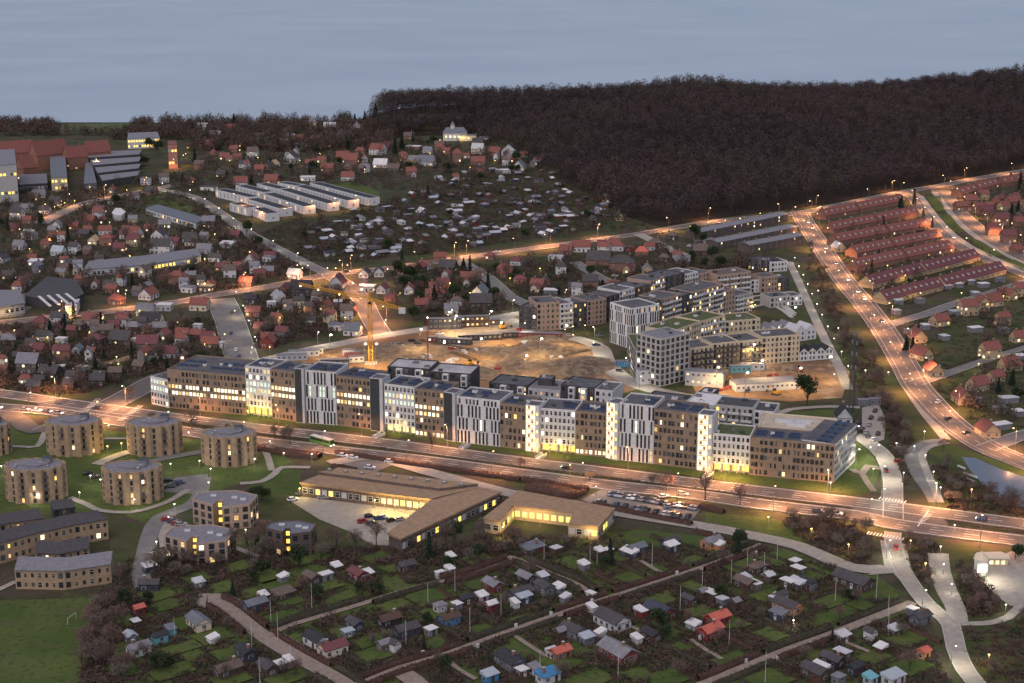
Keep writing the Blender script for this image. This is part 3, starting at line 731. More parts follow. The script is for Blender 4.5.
def balconies(t, o, A, B, z0, floors, fh, n, mslab=WHITE, depth=1.4, u0=0.0, u1=1.0):
    L = math.hypot(B[0] - A[0], B[1] - A[1]); ang = math.atan2(B[1] - A[1], B[0] - A[0]); w = L * (u1 - u0) / n * .82
    key = (round(w, 1), mslab.name, depth)
    if key not in BALC:
        mb = MB(); mb.box((0, -depth / 2, .1), (w, depth, .2), mslab); mb.box((0, -depth + .04, .7), (w, .08, 1.0), mslab)
        for s in (-1, 1): mb.box((s * (w / 2 - .04), -depth / 2, .7), (.08, depth - .1, 1.0), mslab)
        BALC[key] = mb.mesh('balcony')
    for f in range(floors):
        for k in range(n):
            p = lerp(A, B, u0 + (k + .5) / n * (u1 - u0)); link('balcony', BALC[key], t, (p[0] - o[0], p[1] - o[1], z0 + f * fh), ang)

# ------------------------------------------------------------------ plants
BARK = mat('bark', (0.060, 0.047, 0.040), 0.95, 0.2, 3.0)
TWIG = [mat('bare_twigs', (0.135, 0.102, 0.086), 0.95, 0.25, 0.15), mat('reddish_twigs', (0.145, 0.092, 0.080), 0.95, 0.25, 0.15), mat('grey_twigs', (0.145, 0.122, 0.102), 0.95, 0.25, 0.15)]
LEAFD = mat('dark_needles', (0.020, 0.034, 0.022), 0.9, 0.3, 0.6); LEAFG = mat('evergreen_leaves', (0.030, 0.048, 0.020), 0.9, 0.3, 0.6)
BEECH = mat('beech_hedge_leaves', (0.070, 0.040, 0.032), 0.95, 0.25, 0.5)
HEDGEG = mat('dull_hedge_leaves', (0.050, 0.045, 0.030), 0.95, 0.3, 0.5)
def tris(cent, dirs, ln, wd, rs):
    """thin triangles at cent along dirs: arrays"""
    n = len(cent); side = np.cross(dirs, rs.normal(size=(n, 3))); side /= np.linalg.norm(side, axis=1)[:, None] + 1e-9
    a = cent - dirs * ln[:, None] / 2 - side * wd[:, None] / 2; b = cent - dirs * ln[:, None] / 2 + side * wd[:, None] / 2; c = cent + dirs * ln[:, None] / 2 + side * wd[:, None] * .15
    return np.stack([a, b, c], 1).reshape(-1, 3)
def shell(cent, dirs, ln, wd, rs, mix=.55):
    """like tris, but most tufts lie in the crown's skin, so crowns shade as rounded masses; dirs point outward"""
    n = len(cent); t = np.cross(dirs, rs.normal(size=(n, 3))); t /= np.linalg.norm(t, axis=1)[:, None] + 1e-9; s = np.cross(dirs, t)
    f = (rs.uniform(size=n) < mix)[:, None]; r = np.cross(dirs, rs.normal(size=(n, 3))); r /= np.linalg.norm(r, axis=1)[:, None] + 1e-9
    d = np.where(f, t, dirs); s = np.where(f, s, r)
    a = cent - d * ln[:, None] / 2 - s * wd[:, None] / 2; b = cent - d * ln[:, None] / 2 + s * wd[:, None] / 2; c = cent + d * ln[:, None] / 2 + s * wd[:, None] * .15
    return np.stack([a, b, c], 1).reshape(-1, 3)
def crown_pts(rs, n, rx, rz, z0, lumps):
    """points in an uneven crown made of several lumps"""
    cs = rs.normal(size=(lumps, 3)); cs /= np.linalg.norm(cs, axis=1)[:, None]; cs *= rs.uniform(.35, .62, (lumps, 1)); cs[:, 2] = np.abs(cs[:, 2]) * 1.0 - .25
    k = rs.integers(0, lumps, n); p = rs.normal(size=(n, 3)); p /= np.linalg.norm(p, axis=1)[:, None]; p *= rs.uniform(.1, 1, (n, 1)) ** .45 * rs.uniform(.38, .55, lumps)[k][:, None]
    p = cs[k] + p; out = p.copy()
    p = p * np.array([rx, rx, rz]); p[:, 2] += z0
    d = out + np.array([0, 0, .35]); d /= np.linalg.norm(d, axis=1)[:, None] + 1e-9
    return p, d
def twig_crown(seed, n, r, h, base, m, wd=.13):
    rs = np.random.default_rng(seed); p, d = crown_pts(rs, n, r, (h - base) / 2, (h + base) / 2, 9)
    d = d + rs.normal(size=d.shape) * .55; d /= np.linalg.norm(d, axis=1)[:, None]
    V = tris(p, d, rs.uniform(.7, 1.9, n), rs.uniform(.6, 1.5, n) * wd, rs)
    return npmesh('crown', V, np.arange(len(V)).reshape(-1, 3), [m])
def trunk_mesh(seed, h, r, base, limbs=8):
    rs = random.Random(seed); mb = MB(); mb.tube((0, 0, -.3), (0, 0, base * 1.2), .035 * h * .6, .02 * h * .6, BARK, 7); mb.tube((0, 0, base * 1.2), (.2, .1, h * .85), .02 * h * .6, .04, BARK, 5)
    for i in range(limbs):
        a = i * 2.4 + rs.random(); z = base * rs.uniform(.8, 1.5); e = (math.cos(a) * r * rs.uniform(.5, .85), math.sin(a) * r * rs.uniform(.5, .85), min(h * .92, z + (h - z) * rs.uniform(.4, .8)))
        mid = (e[0] * .45, e[1] * .45, z + (e[2] - z) * .6); mb.tube((0, 0, z), mid, .012 * h * .6, .008 * h * .6, BARK, 5); mb.tube(mid, e, .008 * h * .6, .02, BARK, 4)
    return mb.mesh('trunk')
BARE = []
for i in range(7):
    h, r, b = [(9, 3.6, 2.0), (11, 4.2, 2.5), (8, 3.8, 1.6), (12, 4.0, 3.0), (10, 4.6, 2.2), (7, 3.0, 1.5), (13, 5.0, 3.0)][i]
    BARE.append((trunk_mesh(i, h, r, b), twig_crown(i, 520, r, h, b, TWIG[i % 3]), h))
def conifer_meshes(seed, h, r):
    rs = np.random.default_rng(seed); n = 620; t = rs.uniform(0, 1, n) ** .8; a = rs.uniform(0, 6.283, n); lay = .82 + .18 * np.sin(t * 40)
    rad = r * (1 - t) ** .9 * lay * rs.uniform(.55, 1.0, n); p = np.stack([np.cos(a) * rad, np.sin(a) * rad, .6 + t * (h - .6)], 1)
    d = np.stack([np.cos(a), np.sin(a), rs.uniform(-.7, -.1, n)], 1); d /= np.linalg.norm(d, axis=1)[:, None]
    V = tris(p, d, rs.uniform(.7, 1.3, n), rs.uniform(.35, .7, n), rs); cr = npmesh('crown', V, np.arange(len(V)).reshape(-1, 3), [LEAFD])
    mb = MB(); mb.tube((0, 0, -.3), (0, 0, h * .95), .22, .04, BARK, 6); return mb.mesh('trunk'), cr, h
CONI = [conifer_meshes(1, 9, 2.4), conifer_meshes(2, 11, 2.2), conifer_meshes(3, 7, 2.3)]
def ever_meshes(seed, h, r, b):
    rs = np.random.default_rng(seed); n = 900; p, d = crown_pts(rs, n, r, (h - b) / 2, (h + b) / 2, 8); d = d + rs.normal(size=d.shape) * .8; d /= np.linalg.norm(d, axis=1)[:, None]
    V = tris(p, d, rs.uniform(.5, 1.0, n), rs.uniform(.3, .6, n), rs); return trunk_mesh(seed, h, r, b, 6), npmesh('crown', V, np.arange(len(V)).reshape(-1, 3), [LEAFG]), h
EVER = [ever_meshes(5, 8, 3.4, 1.0), ever_meshes(6, 6, 3.0, .6), ever_meshes(7, 10, 3.6, 1.5)]
NTREE = {}
def tree(x, y, kind='bare', size=1.0, z=0.0):
    size *= 1.25
    pool, desc, nm = {'bare': (BARE, 'bare %s tree', 'bare_tree'), 'coni': (CONI, '%s conifer', 'conifer'), 'ever': (EVER, '%s evergreen tree', 'evergreen_tree')}[kind]
    i = rnd.randrange(len(pool)); tr, cr, h = pool[i]
    w = {'bare': ['dark brown', 'reddish brown', 'grey-brown'][i % 3], 'coni': 'dark pointed', 'ever': 'dark rounded'}[kind]
    t = thing(nm, desc % (('tall ' if size * h > 11 else 'small ' if size * h < 6.5 else '') + w), 'tree', (x, y, z), rnd.uniform(0, 6.28), {'bare': 'bare trees', 'coni': 'conifers', 'ever': 'evergreen trees'}[kind])
    t.scale = (size * rnd.uniform(.9, 1.12),) * 2 + (size,)
    link('trunk', tr, t); link('crown', cr, t)
    NTREE[kind] = NTREE.get(kind, 0) + 1
    return t
def clump_soup(items, seed, per, mats, tri=(.5, 1.1), wid=(.15, .4), nm='undergrowth', label=None):
    """items: (x, y, z, radius, height, material index) -> one mesh of leaf and twig tufts"""
    rs = np.random.default_rng(seed); A = np.array(items, float); n = len(A)
    p = rs.normal(size=(n, per, 3)); p /= np.linalg.norm(p, axis=2)[..., None]; p *= rs.uniform(.15, 1, (n, per, 1)) ** .5; p[..., 2] = np.abs(p[..., 2])
    d = p + rs.normal(size=p.shape) * .6 + np.array([0, 0, .3]); d /= np.linalg.norm(d, axis=2)[..., None]
    p = p * np.stack([A[:, 3], A[:, 3], A[:, 4]], 1)[:, None, :] + A[:, None, :3]
    s = np.repeat((A[:, 3] / 1.6) ** .6, per)
    V = shell(p.reshape(-1, 3), d.reshape(-1, 3), rs.uniform(*tri, n * per) * s, rs.uniform(*wid, n * per) * s, rs)
    o = link(nm, npmesh(nm, V, np.arange(len(V)).reshape(-1, 3), mats, np.repeat(A[:, 5].astype(int), per)), kind='stuff')
    if label: o['label'] = label
    return o
def hedge(pts, h=1.5, w=1.1, m=None, word='hedge', px=True, off=0.0, desc=None):
    w *= 1.3
    m = m or HEDGEG; L = smooth_line([g(*p) for p in pts] if px else pts, 3.0)
    if off: L = L + normals(L) * off
    c = L.mean(0); L0 = L - c; ln = length(L); mb = MB(); N = normals(L)
    rs = np.random.default_rng(int(abs(c[0] * 31 + c[1])))
    A, B = L0 + N * w * .36, L0 - N * w * .36; n = len(L); hh = h * .8
    V = [(*p, 0) for p in A] + [(*p, hh) for p in A] + [(*p, hh) for p in B] + [(*p, 0) for p in B]; Fc = []
    for i in range(n - 1):
        for k in range(3): Fc.append((k * n + i, k * n + i + 1, (k + 1) * n + i + 1, (k + 1) * n + i))
    V = np.array(V); q = np.array(Fc); core = np.concatenate([q[:, [0, 1, 2]], q[:, [0, 2, 3]]])
    k = int(ln * 16 * (h / 1.5)); u = rs.uniform(0, n - 1.001, k); i0 = u.astype(int); f = (u - i0)[:, None]; P = L0[i0] * (1 - f) + L0[i0 + 1] * f
    e = rs.uniform(-.55, .55, k); P = P + N[i0] * (e * w)[:, None]; z = np.where(np.abs(e) > .38, rs.uniform(0, h, k), h * rs.uniform(.75, 1.05, k))
    P3 = np.hstack([P, z[:, None]]); d = rs.normal(size=(k, 3)) + np.array([0, 0, .5]); d /= np.linalg.norm(d, axis=1)[:, None]
    T = tris(P3, d, rs.uniform(.3, .7, k), rs.uniform(.15, .35, k), rs); VV = np.concatenate([V, T]); FF = np.concatenate([core, np.arange(len(T)).reshape(-1, 3) + len(V)])
    o = link('hedge', npmesh('hedge', VV, FF, [m]), None, (c[0], c[1], 0))
    thing('hedge', desc or ('clipped %s' % word if h < 2.4 else 'tall %s' % word), 'hedge', (c[0], c[1]), group='hedges', o=o)
    for i in range(n - 1): occupy([tuple(A[i] + c), tuple(A[i + 1] + c), tuple(B[i + 1] + c), tuple(B[i] + c)])
    return o

# ------------------------------------------------------------------ lamps
LIGHTS = {}
def lamp_data(col, w, key):
    if key not in LIGHTS:
        l = bpy.data.lights.new(key, 'SPOT' if key[:3] in ('sod', 'led', 'flo') else 'POINT'); l.energy = w * LAMP
        if l.type == 'SPOT': l.spot_size = R(158); l.spot_blend = .7
        l.color = col; l.shadow_soft_size = .35; LIGHTS[key] = l
    return LIGHTS[key]
def lamp_meshes(h, arm, bulb, r):
    key = 'lamp%s%s%s%s' % (h, arm, bulb.name, r)
    if key not in _m:
        p = MB(); p.tube((0, 0, 0), (0, 0, h), .11, .07, STEEL, 6)
        if arm: p.tube((0, 0, h), (arm, 0, h + .25), .06, .05, STEEL, 5)
        b = MB(); b.box((arm, 0, h + .22), (.9 if arm else .5, .35, .16), DARKM); b.ball((arm, 0, h + .02), r, bulb, 8, 5, .6)
        _m[key] = (p.mesh('pole'), b.mesh('lamp_head'))
    return _m[key]
SODC, LEDC, YELC = (1.0, 0.42, 0.165), (1.0, 0.88, 0.66), (1.0, 0.66, 0.18)
LAMPS = []
def lamp(x, y, kind='sod', rz=0.0, w=1.0, desc=None, own=False):
    LAMPS.append((x, y))
    h, arm, bulb, r, col, pw, dd = {'sod': (10, 1.8, SOD, .30, SODC, 16500, 'tall grey street lamp glowing orange'), 'led': (7.0, 1.0, LED, .28, LEDC, 2200, 'slim grey street lamp glowing white'),
        'path': (3.8, 0, LED, .24, LEDC, 300, 'short path lamp glowing white'), 'yel': (4.2, 0, YEL, .30, YELC, 520, 'low lamp glowing yellow'), 'flood': (12.0, .8, LED, .6, (1, .64, .26), 13000, 'bright work floodlight on a mast')}[kind]
    t = thing('floodlight' if kind == 'flood' else 'street_lamp', desc or dd, 'lamp', (x, y, .1), rz, {'sod': 'orange street lamps', 'led': 'white street lamps', 'path': 'path lamps', 'yel': 'yellow lamps', 'flood': 'site floodlights'}[kind], own=own)
    pm, bm = lamp_meshes(h, arm, bulb, r); link('pole', pm, t); link('lamp_head', bm, t)
    l = bpy.data.objects.new('lamp_light', lamp_data(col, pw * w, '%s_light_%.2f' % (kind, w))); C.objects.link(l); l.parent = t; l.location = (arm, 0, h - .5)
    return t
def lamps_along(name, step, off, kind='sod', start=8, sides=(1,), w=1.0, end=1e9):
    L, wd, _ = ROADS[name]; T = length(L); s = start; k = 0
    step *= 1.25; end *= K
    while s < min(T - 3, end):
        x, y, a = along(L, s); sd = sides[k % len(sides)]; o = (wd / 2 + off) * sd
        wq = w * (1.25 if s < .24 * T or s > .68 * T else .62) if name[:4] == 'main' else w
        lamp(x - math.sin(a) * o, y + math.cos(a) * o, kind, a - math.pi / 2 * sd, wq); s += step; k += 1

# ------------------------------------------------------------------ cars
CARC = {'white': mat('car_white', (.7, .7, .7), .4, 0), 'silver': mat('car_silver', (.4, .41, .43), .35, 0, metal=.5), 'black': mat('car_black', (.02, .02, .022), .35, 0), 'dark grey': mat('car_grey', (.09, .09, .1), .35, 0),
        'red': mat('car_red', (.35, .03, .03), .4, 0), 'dark blue': mat('car_blue', (.04, .07, .16), .4, 0)}
TYRE = mat('tyre', (.02, .02, .02), .9, 0); HEADL = emat('headlamp', (1, .95, .8), 6); TAILL = emat('tail_lamp', (1, .08, .04), 2)
_car = {}
def car_parts(col):
    if col in _car: return _car[col]
    m = CARC[col]; b = MB(); X = [-2.15, -2.1, -1.2, -.5, 1.0, 1.75, 2.1, 2.15]
    prof = [(-2.15, .35), (-2.15, .85), (-1.95, .98), (1.0, 1.0), (1.95, .85), (2.15, .7), (2.15, .35)]
    for s in (-1, 1): b.face([(x, s * .86, z) for x, z in (prof if s > 0 else prof[::-1])], m)
    for i in range(len(prof)):
        (x0, z0), (x1, z1) = prof[i], prof[(i + 1) % len(prof)]; b.face([(x0, .86, z0), (x0, -.86, z0), (x1, -.86, z1), (x1, .86, z1)], m)
    c = MB(); lo = [(-1.9, .98), (1.0, 1.0)]; c0 = [(-1.95, -.8, .97), (1.05, -.8, .99), (1.05, .8, .99), (-1.95, .8, .97)]; c1 = [(-1.45, -.66, 1.43), (.25, -.66, 1.45), (.25, .66, 1.45), (-1.45, .66, 1.43)]
    for i in range(4): c.face([c0[i], c0[(i + 1) % 4], c1[(i + 1) % 4], c1[i]], GLASS)
    r = MB(); r.face([(p[0], p[1], p[2] + .01) for p in c1], m); r.face([(p[0] * .98, p[1] * .98, p[2] + .05) for p in c1], m)
    w = MB(); w.tube((0, -.1, 0), (0, .1, 0), .32, .32, TYRE, 10); w.tube((0, -.11, 0), (0, .11, 0), .17, .17, STEEL, 8)
    hl = MB(); hl.box((0, 0, 0), (.08, .36, .16), HEADL); tl = MB(); tl.box((0, 0, 0), (.08, .3, .16), TAILL); ho = MB(); ho.box((0, 0, 0), (.08, .36, .16), WHITE); to = MB(); to.box((0, 0, 0), (.08, .3, .16), CARC['red'])
    _car[col] = [x.mesh(n) for x, n in ((b, 'body'), (c, 'cabin_glass'), (r, 'car_roof'), (w, 'wheel'), (hl, 'headlight'), (tl, 'tail_light'), (ho, 'headlight'), (to, 'tail_light'))]
    return _car[col]
def car(x, y, rz, col=None, lit=False, park='parked', z=.22, group='cars'):
    col = col or rnd.choice(['white', 'silver', 'black', 'dark grey', 'dark grey', 'dark blue', 'black', 'black', 'silver', 'dark grey'])
    t = thing('car', ('%s %s car' % (col, park)) + (' with lights on' if lit else ''), 'car', (x, y, z), rz, group); P = car_parts(col)
    for k in (0, 1, 2): link(P[k].name.split('.')[0], P[k], t)
    for sx in (-1.35, 1.3):
        for sy in (-.78, .78): link('wheel', P[3], t, (sx, sy, .32))
    for sy in (-.6, .6): link('headlight', P[4 if lit else 6], t, (2.15, sy, .68)); link('tail_light', P[5 if lit else 7], t, (-2.16, sy, .75))
    return t
# ------------------------------------------------------------------ the long street block, section by section
LAND += [(152, 404, 'the white end block'), (212, 412, 'the long brown block'), (260, 420, 'the lit gateway'), (302, 423, 'the first dark tower'), (378, 431, 'the second dark tower'), (450, 441, 'the slim stair tower'),
 (533, 452, 'the first lit stair'), (612, 459, 'the middle lit stair'), (704, 471, 'the last lit stair'), (790, 480, 'the brown corner block'), (855, 461, 'the white end wall'), (478, 446, 'the striped white block'), (635, 462, 'the tall striped block'),
 (76, 457, 'the corner round tower'), (156, 457, 'the crossing round tower'), (229, 467, 'the roadside round tower'), (37, 505, 'the field round tower'), (134, 506, 'the inner round tower'), (-8, 458, 'the cut-off round tower'),
 (220, 528, 'the lit angular block'), (195, 562, 'the car-park angular block'), (289, 556, 'the blue-grey angular block'), (60, 548, 'the long curved terrace'), (65, 588, 'the playing field terrace'),
 (370, 500, 'the tan office'), (440, 535, 'the tan wing'), (545, 533, 'the second tan hall'), (640, 508, 'the car park'), (890, 528, 'the big crossing'), (830, 545, 'the brown thicket'), (940, 560, 'the underpass'), (990, 565, 'the lit pavilion'),
 (40, 640, 'the playing field'), (160, 641, 'the turquoise cottage'), (212, 606, 'the gravel turn'), (450, 623, 'the blue cottage'), (333, 654, 'the maroon cottage'), (600, 602, 'the lane junction'), (612, 627, 'the long white cottage'), (713, 630, 'the red twin roofs'),
 (787, 610, 'the orange cottage'), (855, 585, 'the long purple cottage'), (913, 603, 'the lane mouth'), (925, 655, 'the orange shed'), (500, 600, 'the trellis cottage'), (545, 553, 'the long shed'), (370, 576, 'the dark red cottage'), (711, 544, 'the timber cottage'), (548, 678, 'the blue-roofed shed'), (275, 665, 'the white-roofed cabins'),
 (371, 362, 'the yellow tower crane'), (296, 277, 'the floodlit white house'), (374, 276, 'the twin-gabled white house'), (230, 330, 'the sloping street'), (110, 354, 'the sandy yard'), (149, 298, 'the red-roofed white house'), (130, 268, 'the long lit terrace'), (55, 300, 'the striped hall'), (12, 305, 'the grey flat hall'),
 (132, 236, 'the big villa'), (118, 216, 'the white dome'), (175, 225, 'the white-edged hall'), (175, 158, 'the pink tower'), (145, 142, 'the lit villa'), (115, 172, 'the sawtooth hall'), (60, 182, 'the yellow-ended block'), (8, 185, 'the lit slab'), (100, 148, 'the red-roofed college'),
 (230, 205, 'the lower white terraces'), (300, 205, 'the white terraces'), (370, 198, 'the topmost white terrace'), (457, 136, 'the castle-like villa'), (511, 152, 'the white gabled house'), (381, 158, 'the tall red villa'), (313, 124, 'the beige turret house'), (455, 163, 'the brick towers house'),
 (614, 247, 'the big red villa'), (598, 270, 'the dark brick school'), (504, 270, 'the red lane house'), (470, 335, 'the site cabins'), (430, 350, 'the red mast'), (570, 318, 'the pale brick corner'), (629, 340, 'the white-framed tower'), (660, 375, 'the grey concrete tower'), (760, 360, 'the cream block'),
 (815, 355, 'the gabled row'), (780, 268, 'the white cube house'), (850, 385, 'the lattice mast'), (843, 415, 'the small gabled house'), (805, 395, 'the yard pine'), (745, 222, 'the grey row houses'), (855, 290, 'the lit avenue'), (930, 205, 'the boulevard'), (900, 230, 'the red row houses'), (940, 275, 'the dormered rows'), (917, 335, 'the avenue corner house'), (965, 390, 'the white garage house'), (987, 430, 'the lone brick house'), (990, 345, 'the yellow-lit house'), (990, 475, 'the pond'), (868, 420, 'the gravel car park'), (1000, 200, 'the boulevard houses')]
def stair_tower(t, o, W, A, B, h, lit, d=7.0):
    A2, B2, ang = back_of(A, B, d); L = math.hypot(B[0] - A[0], B[1] - A[1]); f = .9
    nA, nB, _ = back_of(A, B, -f)
    slab_part(t, o, [nA, nB, B2, A2], 0, h, WHITE if lit else PAL['l'][1], FELT, 'stair_tower')
    a, b = lerp(nA, nB, .08), lerp(nA, nB, .70)
    if lit:
        n = int(h / 2.0)
        mb = MB(); ca = math.cos(ang); sa = math.sin(ang); c = lerp(a, b, .5); w = math.hypot(b[0] - a[0], b[1] - a[1])
        mb.box((c[0] - o[0] + sa * .06, c[1] - o[1] - ca * .06, h / 2), (w, .12, h - .8), STAIR, ang); mb.build('stair_glazing', t)
        fb = MB()
        for i in range(1, n): fb.box((c[0] - o[0] + sa * .16, c[1] - o[1] - ca * .16, i * h / n), (w * .92, .1, .3), PAL['y'][1], ang)
        for i in range(n): q = lerp(a, b, .3 if i % 2 else .7); fb.box((q[0] - o[0] + sa * .16, q[1] - o[1] - ca * .16, (i + .5) * h / n), (w * .28, .1, h / n * .62), PAL['q'][1], ang)
        fb.build('stair_flights', t)
        for i in range(n // 2): W.add((*lerp(nA, nB, .86), 1.5 + i * h / (n // 2) * .93), ang, .9, 1.4, LITY if rnd.random() < .5 else LIT, WHITE)
    else:
        c = lerp(a, b, .5); w = math.hypot(b[0] - a[0], b[1] - a[1]); mb = MB()
        mb.box((c[0] - o[0] + math.sin(ang) * .06, c[1] - o[1] - math.cos(ang) * .06, h / 2), (w * 1.15, .12, h - .7), mat('dark_stair_glass', (.045, .05, .055), .4, .2, .6), ang); mb.build('stair_glazing', t)
        for i in range(3): W.add((*lerp(nA, nB, .3 + .2 * (i % 2)), h * (.3 + .22 * i)), ang, .7, .9, rnd.choice([LIT, LITG, GLASS2]), DARKM)
def solar(t, o, A, B, d, z):
    A2, B2, ang = back_of(A, B, d); L = math.hypot(B[0] - A[0], B[1] - A[1]); n = max(1, int(L / 5.5))
    for k in range(n):
        if rnd.random() < .15: continue
        for q in (.34, .62):
            p = lerp(lerp(A, B, (k + .5) / n), lerp(A2, B2, (k + .5) / n), q)
            mb = MB(); mb.face([(-2.2, -1.1, .15), (2.2, -1.1, .15), (2.2, 1.0, .6), (-2.2, 1.0, .6)], SOLAR); mb.box((0, .9, .2), (4.2, .08, .4), STEEL); mb.box((0, -1.0, .06), (4.2, .08, .12), STEEL)
            mb.build('solar_panel', t, (p[0] - o[0], p[1] - o[1], z), ang)
def section(t, o, W, A, B, h, style, depth=16.0, lit=.05, rows=(), raised=0.0, wall=None, roof=None, panels=True, rname='roof', groundlit=None, fh0=3.05):
    A2, B2, ang = back_of(A, B, depth); P = [A, B, B2, A2]
    wall = wall or {'frame': WHITE, 'brown': BROWNP, 'stripe': WHITE}[style]
    w, r = slab_part(t, o, P, raised, h, wall, roof or FELT, {'frame': 'white_wall', 'brown': 'brown_wall', 'stripe': 'striped_wall'}.get(style, 'wall'), rname=rname)
    fl = max(1, int(round((h - raised - .4) / fh0))); facade(W, A, B, raised + .1, fl, (h - raised - .5) / fl, style, lit, rows)
    if raised:
        iA, iB, _ = back_of(A, B, 2.2); mb = MB(); mb.prism(loc_poly([iA, iB, B2, A2], o), 0, raised - .02, CONC, cap=False); mb.build('ground_floor', t)
        if groundlit:
            L = math.hypot(B[0] - A[0], B[1] - A[1]); n = max(2, int(L / 3))
            for k in range(n):
                p = lerp(iA, iB, (k + .5) / n); W.w.insert(0, ((*p, raised * .52), ang, L / n * .86, raised * .8, groundlit, DARKM))
        cb = MB()
        for k in range(5): p = lerp(A, B, (k + .3) / 5); cb.tube((p[0] - o[0] - math.sin(ang) * .5, p[1] - o[1] + math.cos(ang) * .5, 0), (p[0] - o[0] - math.sin(ang) * .5, p[1] - o[1] + math.cos(ang) * .5, raised), .18, .18, CONC, 8)
        cb.build('colonnade', t)
    if panels: solar(r, o, A, B, depth, h - .45)
    roof_boxes(r, o, P, h - .48, 3)
    for k in range(2):
        a_, b_ = (A, B) if k == 0 else (A2, B2)
    return r
BL = [
 ('white and brown block at the junction end of the long row, five storeys', [((151.8, 404), (169, 408), 376, 'frame', dict(rows=(2, 3), lit=.1, depth=27, panels=False)), ((169.2, 408), (246.5, 415.5), 369, 'brown', dict(rows=(2, 3), lit=.02, depth=27))], None, None),
 ('white and brown block over a glowing yellow gateway', [((247, 415.5), (272, 418.5), 365.5, 'frame', dict(rows=(2, 3), lit=.3, raised=4.5, groundlit=LITY)), ((272.2, 418.6), (296.5, 422), 369, 'brown', dict(rows=(3, 4), lit=.1))], ((297, 422), (306, 423), 367.5), False),
 ('striped white and lit brown block with second dark tower', [((306.7, 423), (337, 425.5), 370, 'stripe', dict(rows=(4,), lit=.1)), ((337.2, 425.6), (371, 430), 375.5, 'brown', dict(rows=(3, 4), lit=.08))], ((371.5, 430), (384.3, 431.5), 377), False),
 ('cool-lit white grid and brown block beside slim stair tower', [((385, 432), (415, 436), 383.5, 'frame', dict(rows=(3, 4), raised=3.6, groundlit=LIT)), ((415.2, 436), (444.5, 439.5), 388.5, 'brown', dict(rows=(3, 4, 0), lit=.06))], ((445, 439.5), (456.5, 441.5), 391), False),
 ('striped white and brown block with the first glowing stair', [((457, 442), (500, 447), 396, 'stripe', dict(lit=.04)), ((500.2, 447), (525.7, 450.5), 403, 'brown', dict(lit=.1))], ((526, 450.5), (539.7, 452), 404), True),
 ('white grid block over yellow ground floor with middle glowing stair', [((540.2, 452), (575, 454.7), 408, 'frame', dict(raised=3.6, groundlit=LITY, lit=.04)), ((575.2, 454.7), (606.3, 457.5), 411, 'brown', dict(rows=(0,), lit=.04))], ((606.6, 457.5), (618.4, 460), 401), True),
 ('tallest striped white and brown block with the last glowing stair', [((618.8, 460), (653, 464), 402.5, 'stripe', dict(lit=.06)), ((653.2, 464), (696.5, 469.5), 409, 'brown', dict(lit=.05))], ((696.8, 469.5), (711.5, 471.5), 413), True),
]
for desc, segs, tw, twlit in BL:
    A, B = g(*segs[0][0]), g(*segs[-1][1]); t, o = block_root('apartment_block', desc, 'apartment block', A, B, 'long street block'); W = Windows(t, o)
    for a, b, top, st, kw in segs: section(t, o, W, g(*a), g(*b), hpx(*a, top), st, **kw)
    if tw: stair_tower(t, o, W, g(*tw[0]), g(*tw[1]), hpx(*tw[0], tw[2]), twlit)
    W.done()
# the L-shaped corner block with its deck
A, B, Cc, D = g(711.8, 471.6), g(749, 475), g(833, 483), g(855, 461)
t, o = block_root('apartment_block', 'brown corner block with white end wall and pale roof deck', 'apartment block', A, Cc, 'long street block'); W = Windows(t, o)
hc = hpx(749, 475, 437)
section(t, o, W, A, B, hpx(711.8, 471.6, 433), 'frame', depth=15, raised=3.6, groundlit=LITY, roof=SEDUM, panels=False)
section(t, o, W, B, Cc, hc, 'brown', depth=15, lit=.07)
e = math.atan2(D[1] - Cc[1], D[0] - Cc[0]); wv = (-math.sin(e) * 15, math.cos(e) * 15)
P = [Cc, D, (D[0] + wv[0], D[1] + wv[1]), (Cc[0] + wv[0], Cc[1] + wv[1])]
Cn = (Cc[0] + math.cos(e) * .3, Cc[1] + math.sin(e) * .3)
mb = MB(); mb.prism(loc_poly([(Cn[0] + math.sin(e) * .04, Cn[1] - math.cos(e) * .04), (D[0] + math.sin(e) * .04, D[1] - math.cos(e) * .04), (D[0] + wv[0] * .9, D[1] + wv[1] * .9), (Cn[0] + wv[0] * .9, Cn[1] + wv[1] * .9)], o), 0, hc + .06, WHITE, FELT); r_ = mb.build('end_wing', t); occupy(P)
facade(W, Cn, D, .3, 5, (hc - .6) / 5, 'frame', .04); solar(r_, o, Cn, D, 11, hc + .1)
A2, B2, _ = back_of(B, Cc, 15.3); A3, B3, _ = back_of(B, Cc, 40)
slab_part(t, o, [A2, lerp(A2, B2, .9), lerp(A3, B3, .9), A3], 0, hc - 1.2, PAL['c'][1], mat('roof_deck', (.40, .34, .27), .9, .2, .3), 'deck_wall', rname='roof_deck')
for u, v in ((.45, .4), (.5, .6), (.3, .55)):
    p = lerp(lerp(A2, B2, u), lerp(A3, B3, u), v); mb = MB(); mb.box((0, 0, .6), (8, 2.6, 1.2), WHITE, 0); mb.box((0, 0, 1.26), (7.4, 2.0, .12), PAL['l'][1]); mb.build('roof_light', t, (p[0] - o[0], p[1] - o[1], hc - 1.7), e * 0 + math.atan2(B[1] - Cc[1], B[0] - Cc[0]) + math.pi)
W.done()
